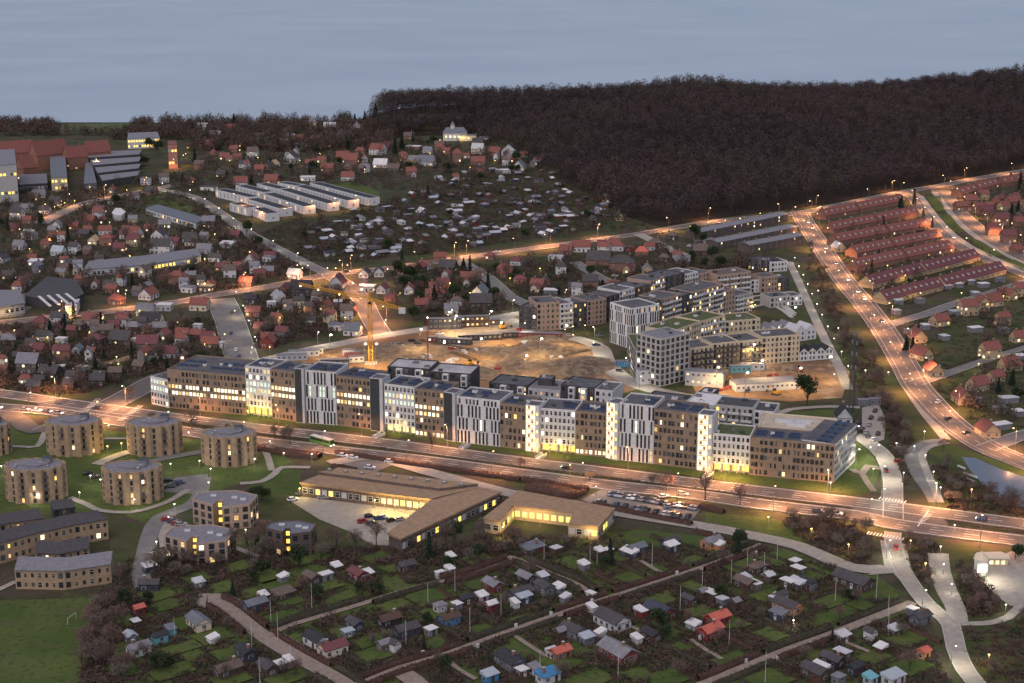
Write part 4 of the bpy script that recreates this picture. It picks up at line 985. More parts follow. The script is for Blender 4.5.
# entrance ramps with white rails in front of the towers
for i, (px, py) in enumerate(((465, 448), (541, 458), (708, 477), (379, 437))):
    x, y = g(px, py); mb = MB(); a = R(-100); t = thing('entrance_ramp', 'white-railed ramp', 'ramp', (x, y), R(65), 'entrance ramps')
    mb.box((0, 0, .35), (7, 2.4, .7), CONC); mb.build('ramp', t)
    for s in (-1, 1): mb = MB(); mb.box((0, s * 1.15, 1.15), (7, .12, .9), WHITE); mb.build('railing', t)

# ------------------------------------------------------------------ blocks behind: general builder
def apt(desc, segs, depth=12, group='courtyard blocks', cat='apartment block', name='apartment_block', roof=FELT, own=True, fh=2.95, boxes=2):
    A, B = g(*segs[0][0]), g(*segs[-1][1]); t, o = block_root(name, desc, cat, A, B, group, own); W = Windows(t, o); hs = []
    for s in segs:
        a, b, top, wall, st = s[:5]; kw = s[5] if len(s) > 5 else {}
        A, B = g(*a), g(*b); h = hpx(*a, top) if top > 60 else top; A2, B2, ang = back_of(A, B, kw.get('depth', depth) * 1.25); hs.append(h)
        w, r = slab_part(t, o, [A, B, B2, A2], 0, h, wall, kw.get('roof', roof)); roof_boxes(r, o, [A, B, B2, A2], h - .48, kw.get('boxes', boxes))
        fl = max(1, int(round((h - .4) / fh))); f = (h - .5) / fl; lit = kw.get('lit', .06)
        if st == 'balc':
            facade(W, A, B, .1, fl, f, 'flat', lit); balconies(t, o, A, B, .1 + f, fl - 1, f, kw.get('n', 2), kw.get('bm', WHITE))
        elif st: facade(W, A, B, .1, fl, f, st, lit, kw.get('rows', ()))
        for sd, (q0, q1) in (('L', (A2, A)), ('R', (B, B2))):
            if sd in kw.get('side', ''): facade(W, q0, q1, .1, fl, f, kw.get('sst', st), lit)
        if kw.get('box'):
            for u in kw['box']:
                p = lerp(A, B, u); mb = MB(); q = MB(); mb.box((0, -.9, 0), (2.8, 1.8, 5.2), WHITE); k = mb.build('bay', t, (p[0] - o[0], p[1] - o[1], h - 3.2), ang)
                for z in (-1.3, 1.3): link('window', unit_window(pane_for(.2), WHITE), k, (0, -1.82, z), 0, (1.9, 1.5, 1.8))
    W.done(); return t, o
DRK = mat('charcoal_cladding', (.06, .06, .065), .8, .25, .5)
apt('dark rear wing with white bays behind the slim stair tower', [((388, 406), (430, 409), 366, DRK, 'flat', dict(box=(.3, .75), lit=.05)), ((430.3, 409), (471, 412), 371, DRK, 'flat', dict(box=(.4, .85), lit=.1))], 12, roof=mat('snowy_roof', (.33, .33, .34), .9, .3, .15))
apt('dark rear wing with pale balconies behind the striped white block', [((489, 412), (527, 416), 382, DRK, 'flat', dict(box=(.4, .85)))], 12)
apt('low grey rear hall with a dark roof hut behind the first lit stair', [((528, 416), (560, 419), 388, PAL['l'][1], 'flat', dict(lit=.3, roof=STEEL)), ((538, 412), (552, 413), 378, DRK, '', dict(depth=5))], 14, roof=STEEL)
apt('dark rear wing with a white end behind the middle lit stair', [((560.5, 419), (594, 423), 384, DRK, 'flat', dict(box=(.35, .7), lit=.15)), ((594.3, 423), (612, 425), 389, WHITE, 'flat')], 12)
apt('low dark-roofed rear wing behind the tall striped block', [((641, 430), (684, 436), 399, DRK, 'flat')], 12)
apt('low white-roofed rear hall with a black hut', [((684, 436), (716, 440), 402, PAL['l'][1], 'flat', dict(lit=.1)), ((698, 425), (712, 427), 391, DRK, '', dict(depth=6))], 14, roof=WHITE)
apt('grey rear wing with white bays behind the last lit stair', [((714, 440), (752, 444), 404, GREYW, 'balc', dict(n=3, lit=.2)), ((752.3, 444), (773, 446), 410, WHITE, 'flat')], 11, roof=DRK)
# back slab, stepping away to the north-east
apt('pale brick corner block with white balconies', [((519, 329), (536.3, 331), 306, DRK, 'flat', dict(lit=.1)), ((536.7, 331), (559.5, 329.5), 303, BRICKP, 'flat', dict(lit=0)), ((559.7, 329.5), (573, 327.5), 304, WHITE, 'balc', dict(n=1)), ((573.2, 327.5), (587, 326), 303, DRK, 'flat', dict(lit=.12)), ((587.2, 326), (606, 323), 301, BRICKP, 'flat', dict(lit=0))], 13)
apt('brick block with two white balcony bays, second of the back row', [((606.3, 322), (619, 318), 297, DRK, 'flat', {}), ((619.2, 318), (634, 314), 291, WHITE, 'balc', dict(n=1)), ((634.3, 314), (650, 309.5), 288, BRICKD, 'flat', dict(lit=.05)), ((650.2, 309.5), (664, 305), 281, BRICKP, 'balc', dict(n=1, lit=.4))], 13)
apt('dark block with lit white balconies at the back row end', [((664.3, 304.8), (684, 300), 277, DRK, 'flat', dict(lit=.15)), ((684.2, 300), (697, 297), 274, WHITE, 'balc', dict(n=2, lit=.3)), ((697.2, 297), (711, 294), 274, BRICKP, 'flat', {})], 13)
apt('brown-roofed brick block with white lower annexe', [((717, 297), (750, 293), 275, BRICKP, 'balc', dict(n=3, lit=.1)), ((750.3, 293), (763, 292), 280, WHITE, 'flat', dict(lit=.1))], 12, roof=PAL['u'][1])
apt('small brick cube house with a dark annexe', [((761, 293), (777, 291), 277, BRICKP, 'flat', {}), ((777.2, 291), (789, 290), 278, DRK, 'flat', dict(lit=.2))], 9)
apt('white cube house with six dark windows', [((771, 272.5), (787, 271), 262, WHITE, 'flat', dict(lit=0)), ((748, 269), (770.5, 272), 258, DRK, 'flat', dict(lit=.05))], 9, fh=2.6)
apt('low white-balconied terrace east of the arched paths', [((770, 308), (790, 306), 297, GREYW, 'flat', {}), ((790.2, 306), (802, 305), 296, WHITE, 'flat', dict(lit=.2))], 9)
# second row with the white-framed tower
tA, tC = g(609.6, 342), g(630, 349); th = hpx(609.6, 342, 302)
apt('white-framed six storey tower with dark windows', [((609.6, 342), (630, 349), 302, mat('white_frame', (.62, .62, .62), .7, .08, .6), 'stripe', dict(depth=15, lit=.15, side='R', sst='stripe'))], 15, fh=2.9)
apt('brick and charcoal block with stacked white balconies', [((650.5, 341), (661, 337), 303, DRK, 'flat', dict(lit=.2)), ((661.2, 337), (680, 331), 299, BRICKP, 'balc', dict(n=2, lit=.2)), ((680.2, 331), (691, 327.5), 296, DRK, 'flat', dict(lit=.25)), ((691.2, 327.5), (722, 318), 292, BRICKP, 'balc', dict(n=3, lit=.2))], 12)
apt('pale stepped block with white balconies behind the arched paths', [((722.3, 318), (734, 315), 291, BRICKP, 'flat', dict(lit=.35)), ((734.2, 315), (752, 311), 296, GREYW, 'balc', dict(n=2, lit=.1))], 11)
# third row: concrete tower, cream blocks with green roofs
GRID = mat('concrete_panels', (.40, .385, .36), .9, .12, .4)
apt('tall grey concrete tower with a grid of square windows', [((659.7, 387), (688.6, 380), 339, GRID, 'punch', dict(depth=13, lit=.04, side='L'))], 13, fh=3.0, roof=PAL['g'][1])
k1, k2, _ = back_of(g(659.7, 387), g(688.6, 380), 16.3)
t, o = block_root('apartment_block', 'grey concrete wing with green roof beside the concrete tower', 'apartment block', g(627, 361), g(659, 386), 'courtyard blocks'); W = Windows(t, o)
f0, f1 = g(626.6, 361.5), (k1[0] - .2, k1[1] - .1); hh = hpx(626.6, 361.5, 333.5); B0, B1, _ = back_of(f0, f1, 16)
slab_part(t, o, [f0, f1, B1, B0], 0, hh, GRID, SEDUM); facade(W, f0, f1, .1, 5, (hh - .5) / 5, 'punch', .03); W.done()
apt('cream curved block with a green roof and golden lit front', [((672, 362), (700, 351), 331, CREAMW, 'flat', dict(lit=.3)), ((700.2, 351), (724.3, 344), 321, CREAMW, 'balc', dict(n=2, lit=.5)), ((724.5, 344), (759.5, 341), 321, CREAMW, 'flat', dict(lit=.12))], 13, roof=SEDUM)
apt('long cream block with dark balconies facing the lit yard', [((690, 373), (712, 370), 348, CREAMW, 'balc', dict(n=2, bm=DRK)), ((712.2, 370), (738, 367), 343.5, CREAMW, 'balc', dict(n=3, bm=PAL['u'][1])), ((738.2, 367), (761, 364.5), 341, CREAMW, 'balc', dict(n=2, bm=DRK)), ((761.2, 364.5), (799, 361.5), 337, CREAMW, 'flat', dict(lit=0))], 12, fh=2.9)
def gable_row(desc, a, b, n, h, d, wall, roofm, lit, name='row_house'):
    A, B = g(*a), g(*b); t, o = block_root(name, desc, 'row house', A, B, 'gabled rows'); W = Windows(t, o); A2, B2, ang = back_of(A, B, d); L = math.hypot(B[0] - A[0], B[1] - A[1])
    for k in range(n):
        mw, mr = MB(), MB(); gable(mw, mr, d, L / n - .04, h, L / n * .42, .12, wall, roofm); p = lerp(lerp(A, B, (k + .5) / n), lerp(A2, B2, (k + .5) / n), .5)
        mw.build('gable_wall', t, (p[0] - o[0], p[1] - o[1], 0), ang + math.pi / 2); mr.build('roof', t, (p[0] - o[0], p[1] - o[1], 0), ang + math.pi / 2)
        for f in range(2):
            for s in (.3, .7): W.add((*lerp(A, B, (k + s) / n), 1.5 + f * 2.6), ang, .9, 1.4, pane_for(lit), DARKM)
    occupy([A, B, B2, A2]); W.done()
gable_row('row of four white gables with dark roofs beside the long cream block', (799.3, 361.5), (833, 359), 4, 4.8, 9, WHITE, PAL['k'][1], 0)
gable_row('glowing row of four white gables behind the long cream block', (759, 338), (793, 333), 4, 4.2, 7, WHITE, PAL['g'][1], .4)
gable_row('pair of white gables behind the gabled row', (795, 342), (816, 339), 2, 5.5, 10, WHITE, PAL['l'][1], 0)

# ------------------------------------------------------------------ round brick towers
def round_tower(px, py, wpx, top, desc):
    a = wpx * mpp(py) / 2; b = a * .82; x, y = g(px, py); y += b; x += x / y * b; h = hpx(px, py, top); n = 60
    t = thing('round_tower', desc, 'apartment tower', (x, y), 0, 'round brick towers', own=True); W = Windows(t, (x, y)); pts = []
    for i in range(n):
        th = 2 * math.pi * i / n; k = 1.0 if (i % 4) in (0, 1) else .90; bk = .72 if math.sin(th) > .25 else 1.0
        pts.append((a * k * math.cos(th), b * k * bk * math.sin(th)))
    wb = MB(); wb.prism(pts, 0, h, YBRICK, cap=False); q = [(p[0] * .95, p[1] * .95) for p in pts]
    for i in range(n):
        j = (i + 1) % n; wb.face([(*pts[i], h), (*pts[j], h), (*q[j], h), (*q[i], h)], YBRICK); wb.face([(*q[j], h - .4), (*q[i], h - .4), (*q[i], h), (*q[j], h)], YBRICK)
    wb.build('wall', t); rb = MB(); rb.prism(q, h - .8, h - .38, PAL['g'][1]); r = rb.build('roof', t); occupy([(x + p[0] * 1.06, y + p[1] * 1.06) for p in pts])
    mb = MB(); mb.prism([(p[0] * .5, p[1] * .5) for p in q[::3]], h - .38, h + .3, PAL['g'][1], PAL['g'][1]); mb.build('raised_roof', r)
    mb = MB(); mb.box((0, 0, 1.0), (3.2, 2.6, 2.8), PAL['g'][1]); mb.box((0, 0, 2.45), (3.5, 2.9, .15), DARKM); mb.build('stair_head', r, (a * .35, b * .2, h - .6))
    for _ in range(4):
        mb = MB(); mb.box((0, 0, .3), (.9, .9, .6), STEEL); mb.box((0, 0, .65), (.6, .6, .1), WHITE); mb.build('roof_vent', r, (rnd.uniform(-.6, .6) * a, rnd.uniform(-.5, .3) * b, h - .38))
    cols = [i for i in range(n) if (i % 4) == 2]; fl = 5; f = (h - .8) / fl
    for i in cols:
        th = 2 * math.pi * (i + .5) / n
        if math.sin(th) > .1: continue
        m = ((pts[i][0] + pts[i + 1 if i + 1 < n else 0][0]) / 2, (pts[i][1] + pts[i + 1 if i + 1 < n else 0][1]) / 2)
        e = math.atan2(pts[(i + 1) % n][1] - pts[i][1], pts[(i + 1) % n][0] - pts[i][0])
        for k in range(fl):
            if rnd.random() < .1: continue
            W.add((x + m[0], y + m[1], (k + .5) * f + .1), e, 1.05, 1.75, pane_for(.09), DARKM)
            if cols.index(i) % 2 == 0 and k: q_ = MB(); q_.box((0, -.55, .05), (1.7, .9, .14), YBRICK); q_.box((0, -.98, .5), (1.7, .1, .95), PAL['u'][1]); q_.build('balcony', t, (m[0], m[1], k * f), e)
    W.done()
for q in ((76, 457.5, 57, 426, 'round brick tower at the crossing corner of the estate'), (156, 457.5, 56, 427, 'round brick tower with yellow-lit windows beside the main road crossing'), (230, 468, 56, 438, 'easternmost round brick tower beside the main road'), (38, 505, 62, 471, 'round brick tower with the tall roof hut nearest the curved terrace'),
          (134, 506, 61, 473, 'round brick tower with the curving footpath at its foot'), (-10, 458, 46, 428, 'round brick tower cut off by the picture edge')): round_tower(*q)

# angular brick blocks with a lit stair notch
def angular(px, py, wpx, top, desc, wall, roof, lit=.12):
    x, y = g(px, py); w = wpx * mpp(py); h = hpx(px, py, top); d = w * .9; y += d * .42
    t = thing('angular_block', desc, 'apartment block', (x, y), 0, 'angular brick blocks', own=True); W = Windows(t, (x, y))
    P = [(x + u * w, y + v * d) for u, v in ((-.5, -.02), (-.13, -.30), (-.10, -.06), (.0, -.06), (.03, -.42), (.44, -.26), (.5, .22), (.12, .46), (-.28, .42), (-.46, .3))]
    w_, r = slab_part(t, (x, y), P, 0, h, wall, roof, par=.3)
    fl = max(2, round(h / 3)); f = (h - .5) / fl
    for i in (0, 4, 5): facade(W, P[i], P[i + 1], .1, fl, f, 'punch', lit)
    for k in range(fl): W.w.insert(0, ((*lerp(P[2], P[3], rnd.uniform(.35, .65)), (k + .5) * f + .1), 0, 1.5, f * .6, LITY, DARKM))
    W.done()
    for u, v in ((-.2, .2), (.15, .1), (.3, .0)):
        mb = MB(); mb.box((0, 0, .25), (2.0, 1.4, .5), WHITE); mb.box((0, 0, .53), (1.6, 1.0, .08), PAL['p'][1]); mb.build('roof_light', r, (u * w, v * d, h - .3))
    occupy(P)
angular(221, 531, 64, 507, 'angular brick block with a glowing yellow stair near the parked cars', BRICKP, PAL['g'][1]); angular(195, 565, 70, 544, 'angular brick block beside the small red car park', BRICKP, PAL['g'][1]); angular(289, 559, 50, 534, 'angular block with blue-grey roof beside the allotments', BRICKD, PAL['s'][1], .08)

# curved and low terraces on the left
def terrace(desc, pts, h, depth, wall, roof, lit=.12, name='terrace_block', st='flat', group='low brick terraces', tilt=.8):
    L = [g(*p) for p in pts]; o = L[len(L) // 2]; t = thing(name, desc, 'apartment terrace', o, 0, group, own=True); W = Windows(t, o); Bk = []
    ang = math.atan2(L[-1][1] - L[0][1], L[-1][0] - L[0][0]); nb = (-math.sin(ang) * depth, math.cos(ang) * depth); Bk = [(p[0] + nb[0], p[1] + nb[1]) for p in L]
    wb, rb = MB(), MB(); wb.prism(loc_poly(L + Bk[::-1], o), 0, h, wall)
    LL, BB = loc_poly(L, o), loc_poly(Bk, o); e = .5 / depth
    F1 = [(p[0] - nb[0] * e, p[1] - nb[1] * e) for p in LL]; B1 = [(p[0] + nb[0] * e, p[1] + nb[1] * e) for p in BB]
    for i in range(len(L) - 1):
        rb.face([(*F1[i], h + .25), (*F1[i + 1], h + .25), (*B1[i + 1], h + .25 + tilt), (*B1[i], h + .25 + tilt)], roof); rb.face([(*F1[i], h + .02), (*F1[i + 1], h + .02), (*F1[i + 1], h + .25), (*F1[i], h + .25)], roof)
        rb.face([(*B1[i + 1], h + .02), (*B1[i], h + .02), (*B1[i], h + .25 + tilt), (*B1[i + 1], h + .25 + tilt)], roof)
    for i in (0, -1): rb.face([(*F1[i], h + .02), (*F1[i], h + .25), (*B1[i], h + .25 + tilt), (*B1[i], h + .02)][::(-1 if i else 1)], roof)
    wb.build('wall', t); r = rb.build('roof', t); fl = max(1, round(h / 3)); occupy(L + Bk[::-1])
    for i in range(len(L) - 1): facade(W, L[i], L[i + 1], .1, fl, (h - .2) / fl, st, lit)
    W.done(); return t
terrace('long curved brick terrace with grey roof and a few glowing windows', [(-30, 573), (0, 564), (40, 553), (75, 545), (109, 539)], hpx(75, 545, 525), 8, YBRICK, PAL['d'][1])
terrace('short brick terrace with glowing ground floor behind the curved terrace', [(-25, 545), (0, 540), (45, 533)], hpx(0, 540, 525), 8, YBRICK, PAL['d'][1], .3)
terrace('brick terrace with wavy dark roof in front of the curved terrace', [(36, 566), (60, 567), (90, 561)], 4.6, 9, YBRICK, PAL['d'][1], .15); terrace('low brick terrace beside the playing field', [(16, 589), (65, 590), (112, 583)], hpx(65, 590, 571), 9, YBRICK, PAL['g'][1], .12)
terrace('grey flat-roofed terrace behind the two front terraces', [(54, 523), (76, 520)], 5, 7, DRK, PAL['d'][1], 0)

# tan offices
def hall(desc, poly, h, wall, roof, faces=(), group='low halls', name='hall', cat='hall', over=.8, own=True, lit=.3, st='flat', roofh=.5):
    P = [g(*p) for p in poly]; cx = sum(p[0] for p in P) / len(P); cy = sum(p[1] for p in P) / len(P); o = (cx, cy)
    t = thing(name, desc, cat, o, 0, group, own=own); W = Windows(t, o); mb = MB(); mb.prism(loc_poly(P, o), 0, h, wall); mb.build('wall', t)
    LP = loc_poly(P, o); Q = [(p[0] * (1 + over / math.hypot(*p)), p[1] * (1 + over / math.hypot(*p))) for p in LP]; rb = MB(); rb.prism(Q, h + .02, h + roofh, roof); rb.face([(*p, h + .02) for p in (Q[::-1] if _ccw(Q) else Q)], roof); r = rb.build('roof', t); occupy(P)
    for i, pl in faces:
        A, B = P[i], P[(i + 1) % len(P)]; ang = math.atan2(B[1] - A[1], B[0] - A[0])
        if math.sin(ang) * -cx - math.cos(ang) * -cy < 0: A, B = B, A; ang += math.pi
        L = math.hypot(B[0] - A[0], B[1] - A[1]); n = max(2, int(L / 2.6)); fl = 2 if h > 6.4 else 1
        for f in range(fl):
            for k in range(n): W.add((*lerp(A, B, (k + .5) / n), h / fl * (f + .5)), ang, L / n * .72, min(2.2, h / fl * .6), LITY if rnd.random() < pl else (GLASS if rnd.random() < .6 else PAL['l'][1]), WHITE)
    W.done(); return t, o, r
t1 = hall('tan-roofed office hall with glowing windows facing its yard', [(302, 496), (374, 505.5), (432, 513), (478, 501), (340, 481)], 4.8, PAL['u'][1], TAN, ((0, .22), (1, .6)), roofh=.7)
for P_, nm in (([(318, 488), (345, 484), (478, 500), (440, 505)], 'upper'),):
    mb = MB(); Q_ = [g(*p) for p in P_]; mb.prism(loc_poly(Q_, t1[1]), 5.52, 6.6, PAL['u'][1], TAN); mb.build('roof_step', t1[2])
for k in range(9):
    q = lerp(g(322, 486), g(470, 503), (k + .5) / 9); mb = MB(); mb.box((0, 0, .4), (1.6, 1.2, .8), STEEL); mb.box((0, 0, .85), (1.2, .8, .1), PAL['l'][1]); mb.build('roof_vent', t1[2], (q[0] - t1[1][0], q[1] - t1[1][1], 6.6), -.2)
hall('tan-roofed office wing with a string of lights along its wall', [(433, 513.5), (389, 547), (402, 553), (500, 506), (479, 501.5)], 4.8, PAL['u'][1], TAN, ((2, .25), (0, .5)), roofh=.7)
hall('second tan-roofed hall with yellow-lit corner', [(484, 532), (500, 535), (514, 519.5), (572, 526.5), (568, 537), (598, 540), (614, 522), (519, 504)], 4.8, PAL['y'][1], TAN, ((0, .2), (2, .9), (4, .3), (5, .4), (1, .7)), roofh=.6, over=.5)
# a few more big roofs
hall('dark hall with four white roof strips', [(26, 306), (66, 314), (84, 304), (76, 290), (48, 287)], 6, DRK, PAL['d'][1], ())
for i in range(4):
    a, b = g(39 + 9 * i, 296.5 - .9 * i, 6.6), g(50 + 9 * i, 306 - 1.2 * i, 6.6); mb = MB(); c = lerp(a, b, .5); mb.box((0, 0, .2), (math.hypot(b[0] - a[0], b[1] - a[1]), 1.6, .5), PAL['l'][1]); mb.box((0, 0, .47), (math.hypot(b[0] - a[0], b[1] - a[1]) - .4, 1.2, .06), WHITE)
    mb.build('roof_strip', [o_ for o_, d_, _, _ in THINGS if d_.startswith('dark hall with four')][0], (c[0] - [o_ for o_, d_, _, _ in THINGS if d_.startswith('dark hall with four')][0].location[0], c[1] - [o_ for o_, d_, _, _ in THINGS if d_.startswith('dark hall with four')][0].location[1], 6.5), math.atan2(b[1] - a[1], b[0] - a[0]))
hall('white-fronted hall below the striped hall', [(66, 316), (77, 315), (80, 308), (68, 309)], 5, WHITE, PAL['l'][1], ((0, .9),)); hall('grey flat hall with an orange-lit base', [(-30, 316), (0, 317.5), (25, 313), (20, 300), (-30, 300)], 5.5, GREYW, PAL['g'][1], ((1, .15), (0, .15)))
t, o, r = hall('long low terrace with a white base and glowing rooms', [(84, 277), (143, 272), (201, 263), (198, 255), (140, 263), (90, 268)], 4.2, PAL['l'][1], PAL['g'][1], ((0, .3), (1, .35)), over=.3)
hall('white-edged long hall beside the green lawn', [(146, 214), (196, 229), (206, 224), (158, 210)], 4, WHITE, PAL['s'][1], ((0, .12),)); hall('white hexagonal dome-roofed hut', [(113, 219), (116, 221.5), (122, 221.5), (125, 218), (121, 214.5), (116, 214.5)], 4.5, WHITE, WHITE, ())
for i in range(4): hall('%s band of the grey sawtooth hall' % ['front', 'second', 'third', 'rear'][i], [(103 - 4.6 * i, 188 - 7 * i), (138 + .6 * i, 182.5 - 6.4 * i), (140.5 + .5 * i, 178 - 6.4 * i), (100 - 4.4 * i, 182.5 - 7 * i)], 6 + .8 * i, DRK, PAL['g'][1], (), over=.3, group='sawtooth hall')
hall('long blue-grey shed beside the sawtooth hall', [(84, 190), (97, 189), (92, 168), (86, 168)], 5, PAL['g'][1], PAL['s'][1], ())
hall('block with a yellow-lit end and long dark roof', [(52, 191.5), (68, 191), (66, 165), (50, 165)], hpx(52, 191.5, 178), CREAMW, PAL['s'][1], ((0, .7),), over=.2, name='block', cat='building'); hall('lit slab with bright window columns on both sides', [(-2, 203), (19, 201.5), (17, 184), (-2, 185)], hpx(-2, 203, 166), mat('pale_slab', (.4, .39, .38), .8, .1, .5), PAL['g'][1], ((0, .5), (3, .6)), over=.1, name='block', cat='building')
hall('grey flat building with white corner lights', [(20, 192), (48, 190.5), (47, 181), (20, 182)], 6, DRK, PAL['g'][1], ((0, .2),), over=.2, name='block', cat='building'); hall('pink-lit slim tower among dark trees', [(169, 169), (178, 168.5), (177.5, 164.5), (169, 165)], hpx(169, 169, 145), mat('pink_brick', (.42, .20, .15), .9, .15, .5), PAL['r'][1], ((0, .35),), over=.1, name='tower_house', cat='tower')
hall('brightly lit villa with white balconies on the ridge', [(128, 149), (160, 147.5), (158, 142), (129, 143)], hpx(128, 149, 139), WHITE, PAL['g'][1], ((0, .75),), over=.3, name='villa', cat='house')
for i, (x0, y0, x1, y1, tp) in enumerate(((-8, 168, 34, 165, 143), (34, 172, 66, 168, 143), (66, 170, 85, 168, 147), (86, 165, 109, 163, 142), (20, 180, 34, 178, 158), (70, 160, 86, 159, 148))):
    A, B = g(x0, y0), g(x1, y1); L = math.hypot(B[0] - A[0], B[1] - A[1]); h = hpx(x0, y0, tp)
    house((x0 + x1) / 2, (y0 + y1) / 2 + 1, L, 13, h * .55, 'r', 'b', math.atan2(B[1] - A[1], B[0] - A[0]), name='college_wing', cat='building', word='college wing', group='red-roofed college', nwin=3, lit=.12, rise=h * .45, desc='%s wing of the red-roofed brick college' % ['westernmost', 'broad middle', 'narrow middle', 'eastern gabled', 'small front', 'rear'][i])

# white terraces on the slope
WT = [((310, 190), (369, 206)), ((295, 193), (348, 208.5)), ((279, 196.5), (328, 211.5)), ((263.5, 201), (304, 214.5)), ((247, 206.5), (281, 217)), ((253, 216), (267, 222)), ((215.6, 197), (249, 205)), ((236, 193), (264, 200)), ((257, 191), (279, 196.5)), ((230, 211), (247, 216)), ((277.5, 190), (296, 193))]
WN = ['topmost long', 'second long', 'third long', 'fourth long', 'fifth', 'lowest short', 'long western', 'middle western', 'upper western', 'low western', 'short topmost']
for i, (a, b) in enumerate(WT):
    A, B = g(*a), g(*b); t, o = block_root('terrace', '%s white terrace on the slope, with dark flat roof' % WN[i], 'terrace', A, B, 'white terraces'); W = Windows(t, o); h = 6.4; A2, B2, ang = back_of(A, B, 10); L = math.hypot(B[0] - A[0], B[1] - A[1])
    w_, r = slab_part(t, o, [A, B, B2, A2], 0, h, WHITE, PAL['k'][1], par=.3); n = max(2, int(L / 5.6))
    for k in range(n): W.add((*lerp(A, B, (k + .5) / n), 3.1), ang, .8, 4.2, GLASS2 if rnd.random() < .9 else LIT, PAL['l'][1])
    eA, eB = B, B2; ea = math.atan2(eB[1] - eA[1], eB[0] - eA[0]); W.add((*lerp(eA, eB, .5), 2.6), ea, 1.2, 1.2, GLASS2, PAL['l'][1])
    W.done()

# ------------------------------------------------------------------ row houses on the right
def rows(desc, a, b, h, d, roof, wall, n, lit=.06, dorm=True, rise=4.4, grp='brick row houses'):
    h *= 1.15; d *= 1.25
    A, B = g(*a), g(*b); A2, B2, ang = back_of(A, B, d); o = lerp(lerp(A, B, .5), lerp(A2, B2, .5), .5); L = math.hypot(B[0] - A[0], B[1] - A[1]); rm, wm_ = PAL[roof][1], PAL[wall][1]
    t = thing('row_house', desc, 'row house', o, ang, grp, own=True); mw, mr = MB(), MB(); gable(mw, mr, L, d, h, rise, .3, wm_, rm); mw.build('wall', t); r = mr.build('roof', t); occupy([A, B, B2, A2]); W = Windows(t, o)
    for k in range(n):
        u = (k + .5) / n
        W.add((*lerp(A, B, u), 1.6), ang, 1.3, 1.3, pane_for(lit), WHITE)
        if h > 4: W.add((*lerp(A, B, u), 4.2), ang, 1.2, 1.2, pane_for(lit), WHITE)
        if dorm and n < 60:
            mb = MB(); mb.box((0, 0, .55), (1.5, 1.8, 1.3), WHITE); mb.box((0, 0, 1.25), (1.8, 2.1, .14), rm); mb.box((0, -.92, .6), (1.0, .08, .8), GLASS); mb.build('dormer', r, (u * L - L / 2, -d * .27, h + rise * .42))
        if k % 2 == 0:
            mb = MB(); mb.box((0, 0, .5), (.8, .9, 1.4), PAL['b'][1]); mb.box((0, 0, 1.25), (.95, 1.05, .14), CONC); mb.build('chimney', r, (k / n * L - L / 2 + .6, 0, h + rise - .2))
    W2 = W.w; W.w = []
    for p, ang_, w, hh, pane, fr in W2[:98]: link('window', unit_window(pane, fr), t, ((p[0] - o[0]) * math.cos(ang) + (p[1] - o[1]) * math.sin(ang), -(p[0] - o[0]) * math.sin(ang) + (p[1] - o[1]) * math.cos(ang), p[2]), 0, (w, 1.6, hh))
for q in (('red-roofed brick row under the forest edge', (826, 220), (905, 204), 3.0, 8, 'r', 'b', 16), ('second red-roofed brick row below the forest edge', (834, 234), (919, 217), 3.0, 8, 'r', 'b', 16), ('third red-roofed brick row, shortened by a dark tree', (838, 246), (930, 229), 3.0, 8, 'r', 'b', 16),
          ('bright red-roofed brick row with a yellow-lit door', (857, 258), (942, 241), 3.0, 8, 'r', 'b', 16), ('lowest bright red-roofed row, long and straight', (858, 272), (954, 252), 3.0, 8, 'r', 'b', 18), ('upper maroon row with many white dormers', (873, 289), (980, 261), 2.8, 8.5, 'm', 'y', 20), ('lower maroon row with many white dormers', (887, 305), (1006, 274), 2.8, 8.5, 'm', 'y', 22),
          ('maroon row facing the boulevard under the forest', (962, 198), (1000, 187), 3.0, 8, 'r', 'b', 8), ('maroon row at the picture edge under the forest', (1004, 187), (1050, 179), 3.0, 8, 'r', 'b', 8)):
    nm_, a_, b_, *rest = q; n_ = rest[-1]; cut = rnd.uniform(.42, .6)
    m1 = lerp(a_, b_, cut - .012); m2 = lerp(a_, b_, cut + .012)
    rows(nm_ + ', lower end', a_, m1, *rest[:-1], max(3, int(n_ * cut))); rows(nm_ + ', upper end', m2, b_, *rest[:-1], max(3, int(n_ * (1 - cut))))
for q in (('upper grey row house along the forest', (698, 240), (788, 221), 4.6, 9, 'g', 'u', 14, .3, False, 1.2), ('middle grey row house below the forest', (718, 250), (797, 234), 4.6, 9, 'g', 'u', 12, .12, False, 1.2), ('lower grey row house beside the avenue', (750, 253), (803, 243), 4.6, 9, 'g', 'u', 9, .1, False, 1.2)): rows(*q, grp='grey row houses')
